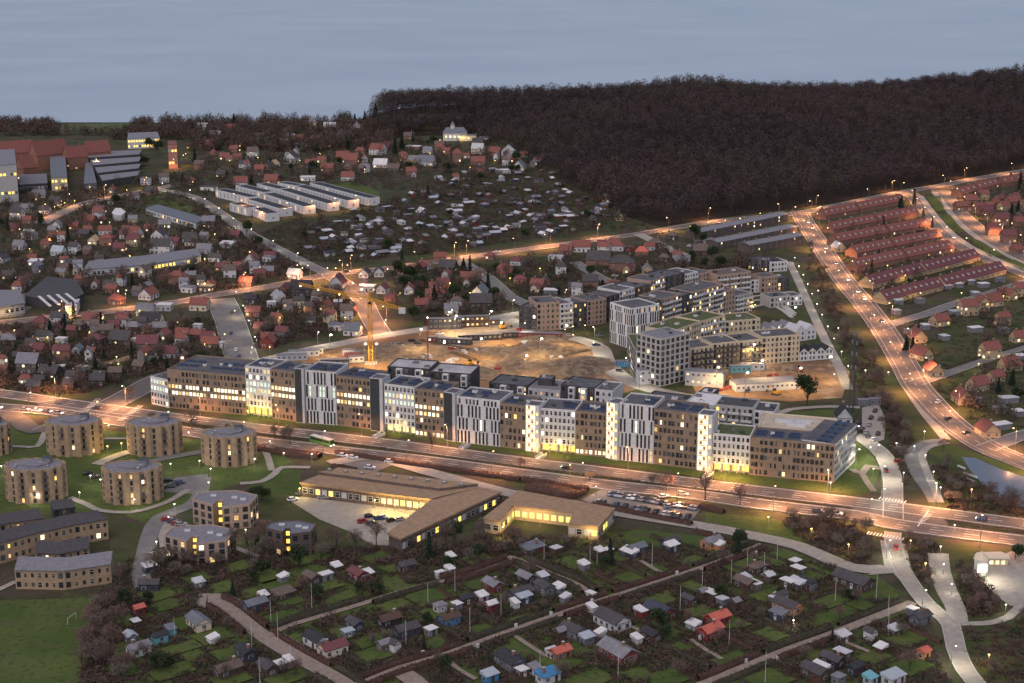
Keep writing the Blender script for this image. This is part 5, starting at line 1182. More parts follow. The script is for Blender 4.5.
# ------------------------------------------------------------------ houses of the town: x y width roof wall kind (g gable facing sideways, e gable end towards us, f flat, h hipped, l lean-to)
TA = THA
TOWN = """74 230 10 r b g 1|57 229 9 g w e 1|28 224 9 r b g|30 240 13 l w g 1|3 263 9 d w e|59 256 13 p w g|36 266 13 w l l|94 245 10 y c e 1|108 246 14 r b h|132 240 20 r w g 1|160 243 13 d w e|162 254 21 d w g|190 243 14 d w g 1|228 248 14 w l l|205 254 15 g l g|178 285 16 r b h|149 300 14 r w e|117 305 15 r b h|189 293 13 g w f|207 292 14 y u f 1|252 264 12 r w e|268 262 9 g w f|247 287 14 r b g|146 316 17 s w g|165 311 15 w l f|152 328 22 k c g|200 311 18 r c g|183 339 13 r b g|197 340 12 r u g|211 349 17 r u g|198 331 7 w w f|220 349 8 w w f|251 304 13 k d g|254 317 15 r b g|262 334 14 r b g|269 348 14 r x e|276 300 9 l w e|272 308 9 w l f|94 326 19 r w g|42 328 16 m b h|149 354 22 m u g|78 355 9 s w e|62 345 10 w l f|122 346 22 d v g|51 380 21 d v g|30 374 22 g u g|83 374 6 w p f|60 373 10 w g f|10 345 14 g v g|134 345 8 w w f|97 345 16 m v h|20 362 12 d v g|100 382 12 d v g|116 378 13 u v g|70 390 12 d v g|35 392 14 d v g|140 372 12 u v g|80 330 12 u v h
295 279 13 w w g 1|302 298 21 k d g|338 289 15 m l e|365 278 10 d w e|379 277 10 d w e|363 287 11 d v h|368 292 15 w l f|383 294 10 m w e|391 302 12 m b h|349 316 15 m v h|338 307 8 w s l|336 331 13 s w f|353 336 17 s w g|279 303 9 l w e|268 343 13 r b g|504 273 14 r b h|468 283 15 r b g 1|480 299 15 s w e|481 308 22 d v g|448 273 17 d v g|440 261 12 r b g|507 278 12 r b g|581 252 18 r w g|614 251 20 r w h|566 255 13 r b g|603 249 12 m b g|642 256 13 o b h|630 252 8 m x f|599 266 24 d b g|622 271 26 d b h|590 287 16 d b g|574 291 10 d b g|538 289 14 r b g|520 284 13 m b h|683 266 15 s v g|556 262 14 l w f|655 247 12 u v h|672 240 10 u v h|700 256 14 u v g|664 262 10 u v h|551 296 14 w s f|480 276 10 u b h|425 270 12 r w g|418 282 10 u w h|490 260 9 r b h
345 142 14 d w g|357 133 11 g w e|378 155 15 r w g|381 168 14 w c g 1|343 160 13 r b g 1|351 166 17 r b g|348 181 13 r w g|328 172 13 r b g 1|322 163 9 r y g|308 181 15 w w f|292 164 13 d w e|274 168 9 y u e 1|272 184 14 r b g|414 150 14 w b f|428 153 9 g w g|427 166 16 s w g|478 154 12 l c g|478 165 14 r b g|478 146 11 d g g 1|519 171 13 s w e|503 174 15 w l f|404 162 8 r b g 1|487 141 15 g l f|203 132 10 l w g|216 141 12 l b g 1|213 149 14 r b g 1|231 133 10 r b g 1|253 157 11 u w g 1|241 186 14 r w g|209 191 15 d w f 1|262 146 10 d v g 1|285 148 10 g v g 1|300 150 9 g w g|395 172 12 u v g|365 172 10 g w g|440 150 10 u b g|495 156 12 r b g|225 160 10 r b g 1|245 168 10 d w g|200 170 10 u b g|222 178 10 d v g 1|260 175 10 r v g|390 148 10 r b g 1|409 139 10 u b g|290 135 10 u b g 1|330 132 12 l w g|268 130 10 u b g|15 232 12 m b g|45 214 11 d w g 1|90 224 12 r b g|85 238 12 d v g|120 252 12 m b g 1|20 250 12 g w g|72 268 12 d v g|10 280 14 d v g 1|110 290 12 d w g|222 272 12 m b g|215 262 12 d w g|240 272 12 r b g 1|260 278 12 m b g|150 232 10 r b g 1|175 246 11 m b g|100 214 11 m b g 1"""
RIGHT = """917 343 15 r y e|939 327 18 r y g|967 316 18 r y g 1|992 307 18 r y g 1|1021 297 16 r y g|921 361 15 r y e|933 377 16 r y e|989 360 19 r y g 1|1018 343 15 r y g|1009 372 20 r y g|977 392 20 r y g|962 405 17 r y e|987 438 18 r y e|985 215 14 m b g|970 204 13 r b g 1|978 212 12 r b g 1|1012 206 15 r b g|1000 226 14 m b g 1|993 236 14 m b g|1008 243 14 m b g|1018 226 12 r b g|1016 254 12 r b g|960 211 12 r b g 1|838 252 10 l y e|880 300 13 d g g"""
def town(rows_, ang0, grp, scale=1.0):
    for ent in rows_.replace('\n', '|').split('|'):
        f = ent.split(); px, py, wpx = float(f[0]), float(f[1]), float(f[2]); k = f[5]; lit = .5 if len(f) > 6 else .08
        w = max(4.5, wpx * mpp(py)); a = ang0 + rnd.uniform(-.25, .25)
        if k == 'e': L, d, rz = w * 1.25, w * .95, a + math.pi / 2
        else: L, d, rz = w * .98, min(w * .72, 12), a
        h = {'f': 3.3, 'l': 3.2}.get(k, 3.1 if w < 9 else rnd.choice((3.3, 3.8, 5.6)))
        if k == 'e': L = min(L, 14)
        house(px, py, L, d, h, f[3], f[4], rz, lit=lit, shape={'f': 'flat', 'l': 'lean', 'h': 'hip'}.get(k, 'gable'), chim=k in 'geh' and w > 7, rise=d * rnd.uniform(.42, .55) if k in 'ge' else None, group=grp)
town(TOWN, -.15, 'town houses'); town(RIGHT, .32, 'houses on the right')
def fill_houses(poly, n, pal, wx, ang0, grp, seed, wl='wwbbyvclg'):
    rs = random.Random(seed); c = k = 0; xs_, ys_ = [p[0] for p in poly], [p[1] for p in poly]
    while c < n and k < n * 60:
        k += 1; px, py = rs.uniform(min(xs_), max(xs_)), rs.uniform(min(ys_), max(ys_))
        if not inside(poly, np.array([[px]]), np.array([[py]]))[0, 0]: continue
        w = rs.uniform(*wx) * mpp(py); x, y = g(px, py); y += w * .35
        if any(taken(x + a * w * .62, y + b * w * .5) for a in (-1, -.5, 0, .5, 1) for b in (-1, 0, 1)): continue
        d = min(w * rs.uniform(.6, .8), 11); e = rs.random() < .3; a = ang0 + rs.uniform(-.3, .3) + (math.pi / 2 if e else 0); rf = rs.choice(pal)
        house(px, py, w, d, rs.choice((3.2, 3.4, 5.4)), rf, rs.choice(wl), a, lit=.16, rise=d * rs.uniform(.42, .55), group=grp, shape='hip' if rs.random() < .12 else 'gable'); c += 1
fill_houses([(0, 325), (200, 322), (236, 362), (150, 372), (85, 392), (0, 390)], 34, 'rrdugmd', (9, 15), -.15, 'town houses', 1)
fill_houses([(0, 212), (200, 225), (290, 245), (310, 282), (150, 298), (0, 300)], 46, 'rrrduggm', (8, 13), -.15, 'town houses', 2)
fill_houses([(255, 352), (335, 335), (362, 305), (300, 290), (250, 300)], 12, 'rrdum', (9, 14), -.15, 'town houses', 3)
fill_houses([(385, 272), (540, 262), (650, 245), (700, 262), (640, 290), (560, 300), (480, 312), (430, 325)], 26, 'rrdumg', (9, 14), -.1, 'town houses', 4)
fill_houses([(190, 140), (420, 138), (545, 160), (520, 180), (400, 186), (380, 176), (230, 188)], 44, 'rrrdgum', (6, 11), -.1, 'hillside houses', 5)
fill_houses([(0, 190), (80, 200), (190, 175), (205, 192), (60, 212), (0, 215)], 12, 'rdgu', (7, 12), -.1, 'hillside houses', 6)
fill_houses([(945, 195), (1040, 184), (1060, 290), (1000, 250), (960, 215)], 18, 'rrrm', (8, 13), .3, 'houses on the right', 7, 'yby')
fill_houses([(905, 330), (1040, 285), (1060, 420), (960, 410), (930, 380)], 5, 'rrr', (13, 17), .32, 'houses on the right', 8, 'y')
fill_houses([(540, 165), (640, 220), (655, 232), (610, 236)], 3, 'udg', (7, 10), .3, 'hillside houses', 9)
# villas with more to them
x, y = g(455, 141); t = thing('villa', 'big white villa with a slate turret at the forest edge', 'house', (x, y), 0, None, True); t.scale = (1.25,) * 3; mw, mr = MB(), MB(); mw.box((0, 5, 3.5), (20, 9, 7), WHITE); mw.box((11, 2, 2.5), (14, 7, 5), PAL['c'][1]); mw.build('wall', t)
gable(MB(), mr, 20, 9, 7.05, 4.0, .4, WHITE, PAL['s'][1], hip=3); r = mr.build('roof', t, (0, 5, 0)); mb = MB(); mb.box((11, 2, 5.15), (14.6, 7.6, .3), PAL['s'][1]); mb.build('side_roof', t); mb = MB(); mb.tube((-2, 5, 7), (-2, 5, 13), 1.8, 1.8, WHITE, 8); mb.tube((-2, 5, 13), (-2, 5, 16.5), 2.2, .05, PAL['s'][1], 8); mb.build('turret', t)
for i in range(5): link('window', unit_window(LITW if i % 2 else LIT, WHITE), t, (-7.5 + 3.6 * i, .46, 3.6), 0, (1.6, 1.6, 2.0))
for i in range(3): link('window', unit_window(LIT, WHITE), t, (7.5 + 4 * i, -1.54, 2.6), 0, (1.8, 1.6, 1.8))
occupy(around(x + 4, y + 4, 30, 12, 0)); lamp(x + 8, y - 6, 'yel', w=1.5, desc='low lamp glowing yellow by the castle-like villa')
x, y = g(510, 156); t = thing('villa', 'white gabled house at the forest edge, its gable towards the town', 'house', (x, y), 0, None, True); t.scale = (1.25,) * 3; mw, mr = MB(), MB(); gable(mw, mr, 12, 12, 4.5, 5, .5, WHITE, PAL['d'][1]); mw.build('wall', t, (0, 6, 0), R(80)); mr.build('roof', t, (0, 6, 0), R(80))
for i in (-1, 1): link('window', unit_window(GLASS, WHITE), t, (i * 2 + .8, -.15, 5.2), R(-10), (1.3, 1.6, 1.5)); link('window', unit_window(LIT, WHITE), t, (i * 3 + .5, -.2, 2), R(-10), (1.8, 1.6, 1.6))
occupy(around(x, y + 6, 16, 14, 0))
for px, top, d_ in ((313, 118, 'beige turret house among the ridge trees'), (458, 149, 'taller brick tower house below the castle-like villa'), (404, 152, 'slim brick tower house on the ridge')):
    x, y = g(px, 131 if px == 313 else 164 if px == 458 else 160); h = hpx(px, 131 if px == 313 else 164 if px == 458 else 160, top); t = thing('tower_house', d_, 'house', (x, y), .2, None, True)
    m_ = PAL['c'][1] if px == 313 else PAL['b'][1]; mw, mr = MB(), MB(); gable(mw, mr, 8, 8, h * .72, h * .28, .4, m_, PAL['g' if px == 313 else 'r'][1], hip=3); mw.build('wall', t, (0, 4, 0)); mr.build('roof', t, (0, 4, 0))
    for k in range(4): link('window', unit_window(pane_for(.35), WHITE), t, (-1.7 + 3.4 * (k % 2), -.03, h * (.22 + .3 * (k // 2))), 0, (1.5, 1.6, 1.8))
    occupy(around(x, y + 4, 9, 9, 0))
# small gabled house behind the corner block, twin doors garage
house(843, 424, 8.5, 7, 3.2, 'k', 'l', R(85), rise=4.2, lit=.0, group='houses', desc='black-roofed white-gabled house')
# garages, sheds and white canopies in the right-hand gardens
for px, py, w, rf in ((971, 405, 18, 'w'), (1000, 431, 20, 'w'), (975, 333, 13, 'w'), (955, 316, 11, 'p'), (1020, 361, 9, 'w'), (946, 290, 8, 'w'), (983, 288, 10, 'w'), (970, 285, 7, 'l'), (958, 288, 8, 'w'), (1000, 283, 8, 's'), (898, 305, 8, 'l'), (920, 304, 8, 's'), (932, 372, 12, 'w'), (944, 341, 8, 'l'), (1003, 334, 9, 'g'), (1000, 414, 12, 'g'), (1008, 404, 18, 'l'), (975, 297, 7, 'l'), (896, 315, 7, 'l'), (908, 335, 5, 'g'), (1018, 417, 10, 'w'), (925, 330, 7, 'w')):
    house(px, py, w * mpp(py), 4.5, 2.5, rf, 'g', .32 + rnd.uniform(-.1, .1), name='garage', cat='garage', nwin=0, shape='flat', group='garages and sheds')

# ------------------------------------------------------------------ allotment cottages: x y width roof wall kind turn(0 along the lanes, 1 across)
PLOT_ = """150 592 23 d n g 2|199 588 11 l g f 0|139 617 11 o x g 0|136 629 8 w v f 0|131 645 12 p s g 1|139 658 23 g w g 0|160 645 16 k t g 0|171 636 9 s t l 0|199 632 24 s c g 1|255 614 24 s n g 0|264 601 8 w v f 0|284 602 22 u v l 0|246 662 20 k n g 1|228 680 28 u v g 0|268 678 20 d v g 1|280 673 11 w v f 1|289 667 7 w v f 0|213 645 9 w w l 1|283 584 8 w g l 1|150 574 13 w d f 0
312 586 17 u v g 1|326 583 13 w g f 0|337 572 9 w v f 0|358 583 19 m x g 1|366 582 15 w x l 0|406 574 20 d v g 0|450 575 7 w w l 0|451 563 7 w v f 0|440 579 5 w w f 1|316 650 24 k w g 1|333 659 29 m c g 0|348 639 12 p g f 0|355 633 17 d n g 1|389 629 24 v k g 0|406 640 27 d n g 0|431 637 11 w g f 0|440 614 12 g l h 0|449 628 22 v e g 0|384 653 13 g u g 0|395 653 9 d w g 1
533 556 24 s v l 0|556 555 10 l v f 0|493 594 19 g x g 1|526 586 18 g k g 1|543 583 10 l s l 0|520 603 27 d n g 0|524 605 16 p n l 0|544 596 18 d s g 1|558 594 11 w g f 1|482 603 11 w l l 0|515 609 6 w w f 0|491 613 12 w x e 0|466 607 17 k v g 0|565 604 7 l g f 1|591 600 6 w w f 0|584 571 9 w g l 0|600 557 8 w v f 0|608 557 8 w v f 0|592 614 7 w w f 0|612 632 32 d w g 1|573 641 24 d g g 1|587 646 14 p s l 0|457 611 8 w g f 0
636 557 21 s n g 0|629 560 16 w n f 1|670 550 20 d n g 0|672 553 14 w n l 0|711 550 22 g q g 0|718 551 10 w q l 1|689 608 14 d v g 1|711 602 15 w v f 1|722 606 9 l g f 1|659 622 28 n x g 1|642 619 10 w x f 0|693 631 12 w p l 1|717 628 26 o x g 0|710 641 26 o x g 0|754 592 13 w u f 1|745 584 10 l w l 0|757 576 20 u v h 0|768 584 10 l v g 0|745 592 20 u v g 1|775 605 9 w s f 0|735 610 8 g v g 0
798 576 12 w v f 1|795 568 10 w v f 0|768 582 8 l v f 1|788 590 14 w v f 1|796 591 16 l v l 1|808 591 16 k s g 1|780 604 15 d p g 0|775 604 8 w p f 1|787 616 26 d q g 1|778 622 15 s n l 1|853 592 38 d v g 1|920 627 22 d s g 0|912 617 8 w s f 0|895 637 12 l v l 0|843 644 14 l v l 0|832 670 22 d k g 1|842 662 15 l v f 1|815 683 25 d v g 1|819 677 16 w v f 1|838 685 12 g s f 0|855 677 17 k n g 0|923 661 12 o q g 0|870 686 12 t p l 0|893 687 24 p l l 0|880 655 9 w v f 1
510 672 28 k s g 1|522 678 11 w v f 0|490 684 16 p e l 0|548 685 24 e l l 0|535 676 11 g w l 0|560 662 22 o b g 0|553 660 12 l c f 0|618 665 36 g x g 1|617 662 16 l x f 1|637 645 8 w w l 0|651 644 18 k v g 1|640 618 8 w g f 0|702 600 9 g v g 0|600 640 7 w w f 1|870 641 10 d w g 1|560 640 10 g v g 0"""
AX = math.cos
for ent in PLOT_.replace('\n', '|').split('|'):
    f = ent.split(); px, py, wpx = float(f[0]), float(f[1]), float(f[2]); k = f[5]; turn = int(f[6])
    a = {0: TA, 1: TA - math.pi / 2, 2: .02}[turn] + rnd.uniform(-.06, .06)
    w = wpx * mpp(py) / (abs(math.cos(a)) + .35 * abs(math.sin(a)) * .6 + .12)
    d = min(max(2.8, w * .58), 6.6)
    house(px, py, w * .95, d, 2.8 if k in 'ghe' else (2.6 if wpx > 12 else rnd.uniform(1.9, 2.4)), f[3], f[4], a, name='cottage' if wpx > 12 else 'shed', cat='cottage' if wpx > 12 else 'shed', group='allotment cottages' if wpx > 12 else 'allotment sheds',
          nwin=2 if wpx > 10 else 0, lit=.01, shape={'f': rnd.choice(('flat', 'lean')), 'l': 'lean', 'h': 'hip'}.get(k, 'gable'), chim=wpx > 18 and rnd.random() < .5, rise=d * .27)
# far allotments: small huts, mostly pale roofs
zone = [(300, 232), (345, 214), (395, 205), (440, 176), (478, 172), (540, 168), (592, 194), (628, 216), (590, 232), (500, 244), (430, 254), (350, 262), (300, 252)]
cnt = 0
while cnt < 215:
    px, py = rnd.uniform(285, 635), rnd.uniform(166, 262)
    if not inside(zone, np.array([[px]]), np.array([[py]]))[0, 0]: continue
    x, y = g(px, py)
    if taken(x, y) or taken(x + 4, y) or taken(x - 4, y): continue
    big = rnd.random() < .5; rf = rnd.choice('wlgdgduglkps'); sh = rnd.choice(('flat', 'gable', 'lean', 'gable'))
    house(px, py, rnd.uniform(5.5, 9) if big else rnd.uniform(3, 5.5), rnd.uniform(3.2, 5), 2.4, rf, rnd.choice('wvguvnxk'), rnd.choice((.5, .5 - math.pi / 2)) + rnd.uniform(-.1, .1), name='hut', cat='hut', group='distant allotment huts', nwin=0 if not big else 1, shape=sh, chim=False, rise=1.2, lit=0); cnt += 1

# ------------------------------------------------------------------ cranes, masts, site things
CRY = mat('crane_yellow', (.60, .29, .03), .6, .1, 1.0); CRR = mat('mast_red', (.30, .06, .05), .6, .1, 1.0)
def lattice(mb, a, b, w, m, step=None, r=.09):
    a, b = Vector(a), Vector(b); d = b - a; L = d.length; d.normalize(); up = Vector((0, 0, 1)) if abs(d.z) < .9 else Vector((1, 0, 0)); u = d.cross(up).normalized() * w / 2; v = d.cross(u).normalized() * w / 2
    cs = [u + v, u - v, -u - v, -u + v]; n = max(2, int(L / (step or w)))
    for c in cs: mb.tube(a + c, b + c, r, r, m, 4)
    for i in range(n):
        p, q = a + d * L * i / n, a + d * L * (i + 1) / n
        for k in range(4): mb.tube(p + cs[k], q + cs[(k + 1) % 4], r * .6, r * .6, m, 3, False); mb.tube(p + cs[k], p + cs[(k + 1) % 4], r * .6, r * .6, m, 3, False)
x, y = g(371, 364); hm = hpx(371, 364, 302); t = thing('tower_crane', 'yellow lattice tower crane, its mast lit from below', 'crane', (x, y), 0, None, True)
mb = MB(); lattice(mb, (0, 0, .6), (0, 0, hm), 2.0, CRY, 2.2, .16); mb.build('mast', t); mb = MB(); mb.box((0, 0, .3), (6, 6, .8), CONC); mb.build('base', t)
p0, p1 = g(299, 284, hm + 1.5), g(402, 309, hm + 1.5); z = hm + 1.5
mb = MB(); lattice(mb, (0, 0, z), (p0[0] - x, p0[1] - y, z), 1.2, CRY, 1.8, .075); mb.build('jib', t); mb = MB(); lattice(mb, (0, 0, z), (p1[0] - x, p1[1] - y, z), 1.2, CRY, 1.8, .09); mb.build('counter_jib', t)
mb = MB(); mb.box((p1[0] - x, p1[1] - y, z - .8), (3.2, 2.2, 2.6), WHITE); mb.build('counterweight', t); mb = MB(); mb.box((.2, -1.6, hm - .2), (1.8, 1.6, 2.2), CRY); mb.box((.2, -2.42, hm), (1.4, .06, 1.2), GLASS); mb.build('cab', t)
mb = MB(); lattice(mb, (0, 0, z), (0, 0, z + 4.5), 1.0, CRY, 1.2, .09); mb.tube((0, 0, z + 4.5), ((p0[0] - x) * .6, (p0[1] - y) * .6, z + .7), .06, .06, DARKM, 4); mb.tube((0, 0, z + 4.5), ((p1[0] - x) * .9, (p1[1] - y) * .9, z + .7), .06, .06, DARKM, 4); mb.build('cat_head', t)
for u, nm in ((.42, 'a'), (.72, 'b'), (.98, 'c')):
    mb = MB(); mb.ball(((p0[0] - x) * u, (p0[1] - y) * u, z - .9), .42, YEL); mb.build('work_light', t)
for px, py in ((365, 366), (376, 366)): a_ = g(px, py); lamp(a_[0], a_[1] - 3, 'flood', w=.55, own=True, desc='%s work floodlight at the yellow tower crane foot' % ('western' if px < 370 else 'eastern'))
x, y = g(428, 361); hm = hpx(428, 361, 318); t = thing('lattice_mast', 'thin red lattice mast on the building site', 'mast', (x, y), 0, None, True); mb = MB(); lattice(mb, (0, 0, 0), (0, 0, hm), .8, CRR, 1.2, .08); mb.build('mast', t); mb = MB(); mb.ball((0, 0, hm + .2), .3, LED); mb.build('warning_light', t)
x, y = g(851, 412); hm = hpx(851, 412, 331); t = thing('lattice_mast', 'tall dark lattice mast beside the small gabled house', 'mast', (x, y), 0, None, True); mb = MB(); lattice(mb, (0, 0, 0), (0, 0, hm), 2.0, DARKM, 2.2, .14); mb.build('mast', t)
for i, zz in enumerate((.55, .72, .86, .97)):
    mb = MB(); mb.box((1.0, -.6, hm * zz), (.5, .4, 2.0), PAL['l'][1]); mb.box((-1.0, -.6, hm * zz + .5), (.5, .4, 1.6), PAL['l'][1]); mb.build('antenna', t)
def cabin(px, py, w, col, rz, d=2.6, h=2.7, stack=1, desc='white site cabin', lit=0, nm='site_cabin', cat='cabin', grp='site cabins'):
    x, y = g(px, py); w *= 1.3; d *= 1.25; h = h * 1.15 + rnd.uniform(0, .12)
    t = thing(nm, desc, cat, (x, y), rz, grp); mb = MB(); mb.box((0, 0, h * stack / 2), (w, d, h * stack), PAL[col][1]); mb.box((0, 0, h * stack + .06), (w + .2, d + .2, .12), PAL['g'][1]); mb.build('shell', t); occupy(around(x, y, w, d, rz))
    for s in range(stack):
        n = max(1, int(w / 2.4))
        for k in range(n): link('window', unit_window(pane_for(lit), WHITE), t, ((k + .5) / n * w - w / 2, -d / 2, h * (s + .58)), 0, (1.2, 1.4, 1.0))
for q in ((445, 329, 14, 'n', .12, 2.6, 2.7, 2, 'two-storey dark site cabin', .4), (470, 327, 16, 'v', .12, 2.6, 2.7, 2, 'two-storey brown site cabin', .5), (486, 325, 12, 'u', .12, 2.6, 2.7, 1, 'brown site cabin', .4), (455, 344, 14, 'd', -.2, 3, 2.7, 1, 'dark site cabin', .2), (437, 342, 8, 'm', .1, 2.6, 2.7, 1, 'maroon site cabin', .1), (480, 340, 18, 'k', .15, 3, 2.8, 1, 'black site cabin', 0), (500, 338, 14, 'k', .15, 3, 2.8, 1, 'black site cabin', 0),
          (304, 356, 12, 'w', .15, 3, 2.6, 1, 'white site cabin', 0), (292, 360, 12, 'l', .15, 3, 2.6, 1, 'grey site cabin', 0), (315, 354, 6, 'w', .4, 2.5, 2.6, 1, 'white site cabin', 0), (335, 365, 11, 'd', .1, 3, 2.6, 1, 'dark site cabin', 0), (352, 358, 6, 'o', .3, 2.4, 2.6, 1, 'red site cabin', 0), (356, 362, 6, 'w', .2, 2.4, 2.6, 1, 'white site cabin', 0), (349, 355, 5, 'w', 0, 2.4, 2.6, 1, 'white site cabin', 0),
          (535, 338, 22, 'x', -.15, 2.6, 2.6, 1, 'long dark red site cabin', 0), (705, 385, 14, 'l', -.3, 5, 3, 2, 'two-storey pale site cabin', .5), (764, 388, 24, 'w', .2, 8, 3.2, 1, 'white flat-roofed site shed', 0), (644, 383, 5, 'w', .3, 4, 3, 2, 'white two-storey site cabin', 0), (863, 405.5, 4, 's', 0, 2.4, 2.6, 1, 'blue container', 0), (875, 404.5, 4, 'g', 0, 2.4, 2.6, 1, 'grey container', 0), (740, 372, 8, 't', .2, 3, 3, 1, 'green tarpaulin-covered container', 0), (752, 370, 9, 'w', .15, 3, 3, 1, 'white container', 0), (627, 366, 8, 'e', .15, 3, 2.4, 1, 'blue tarpaulin-covered container', 0)): cabin(*q)
# mounds, pallets, digger on the site
DUG = mixmat('dug_earth', [(.16, .115, .08), (.10, .075, .055), (.22, .17, .12)], [.1, .3])
for i, (px, py, r, h) in enumerate(((540, 352, 16, 3.5), (560, 368, 20, 3.0), (520, 365, 14, 2.5), (500, 352, 12, 1.6), (475, 372, 10, 2.2), (545, 338, 14, 1.8), (585, 362, 10, 2.0), (400, 352, 22, 1.5), (780, 368, 9, 1.4))):
    x, y = g(px, py); r *= 1.3; h *= 1.3; n, k = 26, 7; V = []; F_ = []; rs = random.Random(i)
    for a in range(k + 1):
        for b_ in range(n):
            th = 2 * math.pi * b_ / n; q = a / k; rr = r * q * (1 + .18 * math.sin(2 * th + i) + .08 * math.sin(5 * th)); V.append((rr * math.cos(th), rr * .8 * math.sin(th), h * (1 - q * q) ** 1.5 + (rs.uniform(-.15, .15) if a else 0) * (1 - q)))
    for a in range(k):
        for b_ in range(n): F_.append((a * n + b_, (a + 1) * n + b_, (a + 1) * n + (b_ + 1) % n, a * n + (b_ + 1) % n))
    o_ = link('earth_mound', npmesh('earth_mound', np.array(V), np.array(F_), [DUG]), None, (x, y, .1)); thing('earth_mound', 'low heap of brown earth', 'earth mound', (x, y), group='earth mounds', o=o_)
    for p in o_.data.polygons: p.use_smooth = True
for px, py, n in ((448, 364, 5), (452, 361, 3), (512, 384, 3), (495, 368, 3), (500, 366, 4), (492, 384, 1), (470, 352, 4), (525, 345, 3), (555, 358, 3), (430, 358, 4), (410, 362, 3), (480, 374, 3), (385, 352, 4), (770, 376, 4), (725, 390, 3)):
    for i in range(n):
        x, y = g(px + rnd.uniform(-7, 7), py + rnd.uniform(-2, 2)); mb = MB(); w = rnd.uniform(1.5, 3); m_ = WHITE if py < 366 or px == 512 else CRR
        mb.box((0, 0, .5), (w, 1.2, 1.0), m_); mb.box((0, 0, 1.1), (w * .9, 1.0, .25), m_); mb.box((0, 0, .04), (w + .1, 1.3, .1), PAL['u'][1]); o_ = mb.build('material_pallet', None, (x, y, .15), rnd.uniform(0, 3)); thing('material_pallet', '%s-wrapped pallet of building material' % ('white' if m_ is WHITE else 'red'), 'pallet', (x, y), group='pallets on the site', o=o_)
for px, py, c in ((800, 372, CRR), (736, 385, CRY), (776, 395, CRY), (503, 329, CRY), (535, 352, CRY), (470, 366, CRY)):
    x, y = g(px, py); t = thing('excavator', '%s excavator on the site' % ('red' if c is CRR else 'yellow'), 'excavator', (x, y), rnd.uniform(0, 3), 'excavators'); mb = MB()
    for s in (-1, 1): mb.box((0, s * 1.1, .45), (3.6, .6, .9), DARKM)
    mb.build('tracks', t); mb = MB(); mb.box((-.5, 0, 1.6), (2.8, 2.4, 1.2), c); mb.box((.5, .6, 2.6), (1.3, 1.1, 1.2), GLASS); mb.build('body', t); mb = MB(); mb.tube((.8, -.4, 1.8), (3.2, -.4, 4.2), .25, .2, c, 5); mb.tube((3.2, -.4, 4.2), (5.0, -.4, 1.6), .2, .16, c, 5); mb.box((5.0, -.4, 1.1), (1.0, 1.0, .9), DARKM); mb.build('boom', t)
# pavilion at the lower right, bus, flagpoles, goals, benches
x, y = g(992, 563); t = thing('pavilion', 'low cream-roofed pavilion on the pale forecourt', 'pavilion', (x, y), .05, None, True); t.scale = (.75,) * 3; mb = MB(); mb.prism([(-6, -2.5), (6, -3.5), (7, 1), (5, 4), (-5, 4), (-7.5, 1)], 0, 3.2, PAL['c'][1]); mb.build('wall', t); mb = MB(); mb.prism([(-6.6, -3), (6.6, -4), (7.7, 1), (5.5, 4.6), (-5.5, 4.6), (-8.2, 1)], 3.22, 3.6, PAL['c'][1]); mb.build('roof', t)
for k in range(4): link('window', unit_window(LIT, WHITE), t, (-4 + 2.6 * k, -2.7 - .085 * (-4 + 2.6 * k + 6) + .0, 1.6), R(-4.8), (1.8, 1.6, 2.0))
occupy(around(x, y, 18, 10, 0)); x, y = g(980, 574); t = thing('kiosk', 'brightly lit white kiosk tower beside the cream pavilion', 'kiosk', (x, y), 0, None, True); mb = MB(); mb.prism([(2.2 * math.cos(a * .785), 2.2 * math.sin(a * .785)) for a in range(8)], 0, 5.5, WHITE); mb.tube((0, 0, 5.5), (0, 0, 8), 2.6, .3, PAL['c'][1], 8); mb.build('wall', t)
for k in range(3): link('window', unit_window(LITW, WHITE), t, (-1.2 + 1.2 * k, -2.15, 2.8), 0, (1.0, 1.6, 3.2))
a_ = g(984, 580); lamp(a_[0], a_[1] - 2, 'led', w=1.5)
x, y = g(322, 445); t = thing('bus', 'green and white city bus on the main road', 'bus', (x, y, .25), R(-38), None, True); GRN = mat('bus_green', (.07, .20, .04), .4, 0); mb = MB(); mb.box((0, 0, 1.75), (12, 2.5, 2.7), GRN); mb.box((0, 0, 3.2), (11.6, 2.3, .2), WHITE); mb.build('body', t)
mb = MB(); mb.box((0, -1.27, 2.2), (11.2, .05, .95), GLASS); mb.box((0, 1.27, 2.2), (11.2, .05, .95), GLASS); mb.box((6.02, 0, 2.1), (.06, 2.2, 1.4), GLASS); mb.build('windows_band', t, kind='thing')
for sx in (-3.6, 3.8):
    for sy in (-1.15, 1.15): link('wheel', car_parts('black')[3], t, (sx, sy, .48), 0, (1.5, 1.5, 1.5))
for sy in (-.9, .9): link('headlight', car_parts('black')[4], t, (6.05, sy, .8), 0, (1.2, 1.2, 1.2))
FP = [(312, 611), (428, 605), (455, 592), (470, 632), (501, 618), (544, 563), (590, 566), (597, 568), (652, 567), (702, 591), (731, 583), (747, 571), (764, 573), (777, 561), (729, 645), (271, 622), (252, 650), (260, 683), (278, 640), (765, 683), (793, 632), (876, 600), (888, 635), (406, 645), (291, 668), (618, 678), (175, 640), (888, 617), (540, 678), (835, 602), (680, 612)]
pm = MB(); pm.tube((0, 0, 0), (0, 0, 8.0), .08, .05, WHITE, 6); pm.ball((0, 0, 8.05), .14, PAL['y'][1], 6, 4); pm.box((0, 0, .15), (.4, .4, .3), CONC); pm = pm.mesh('flagpole')
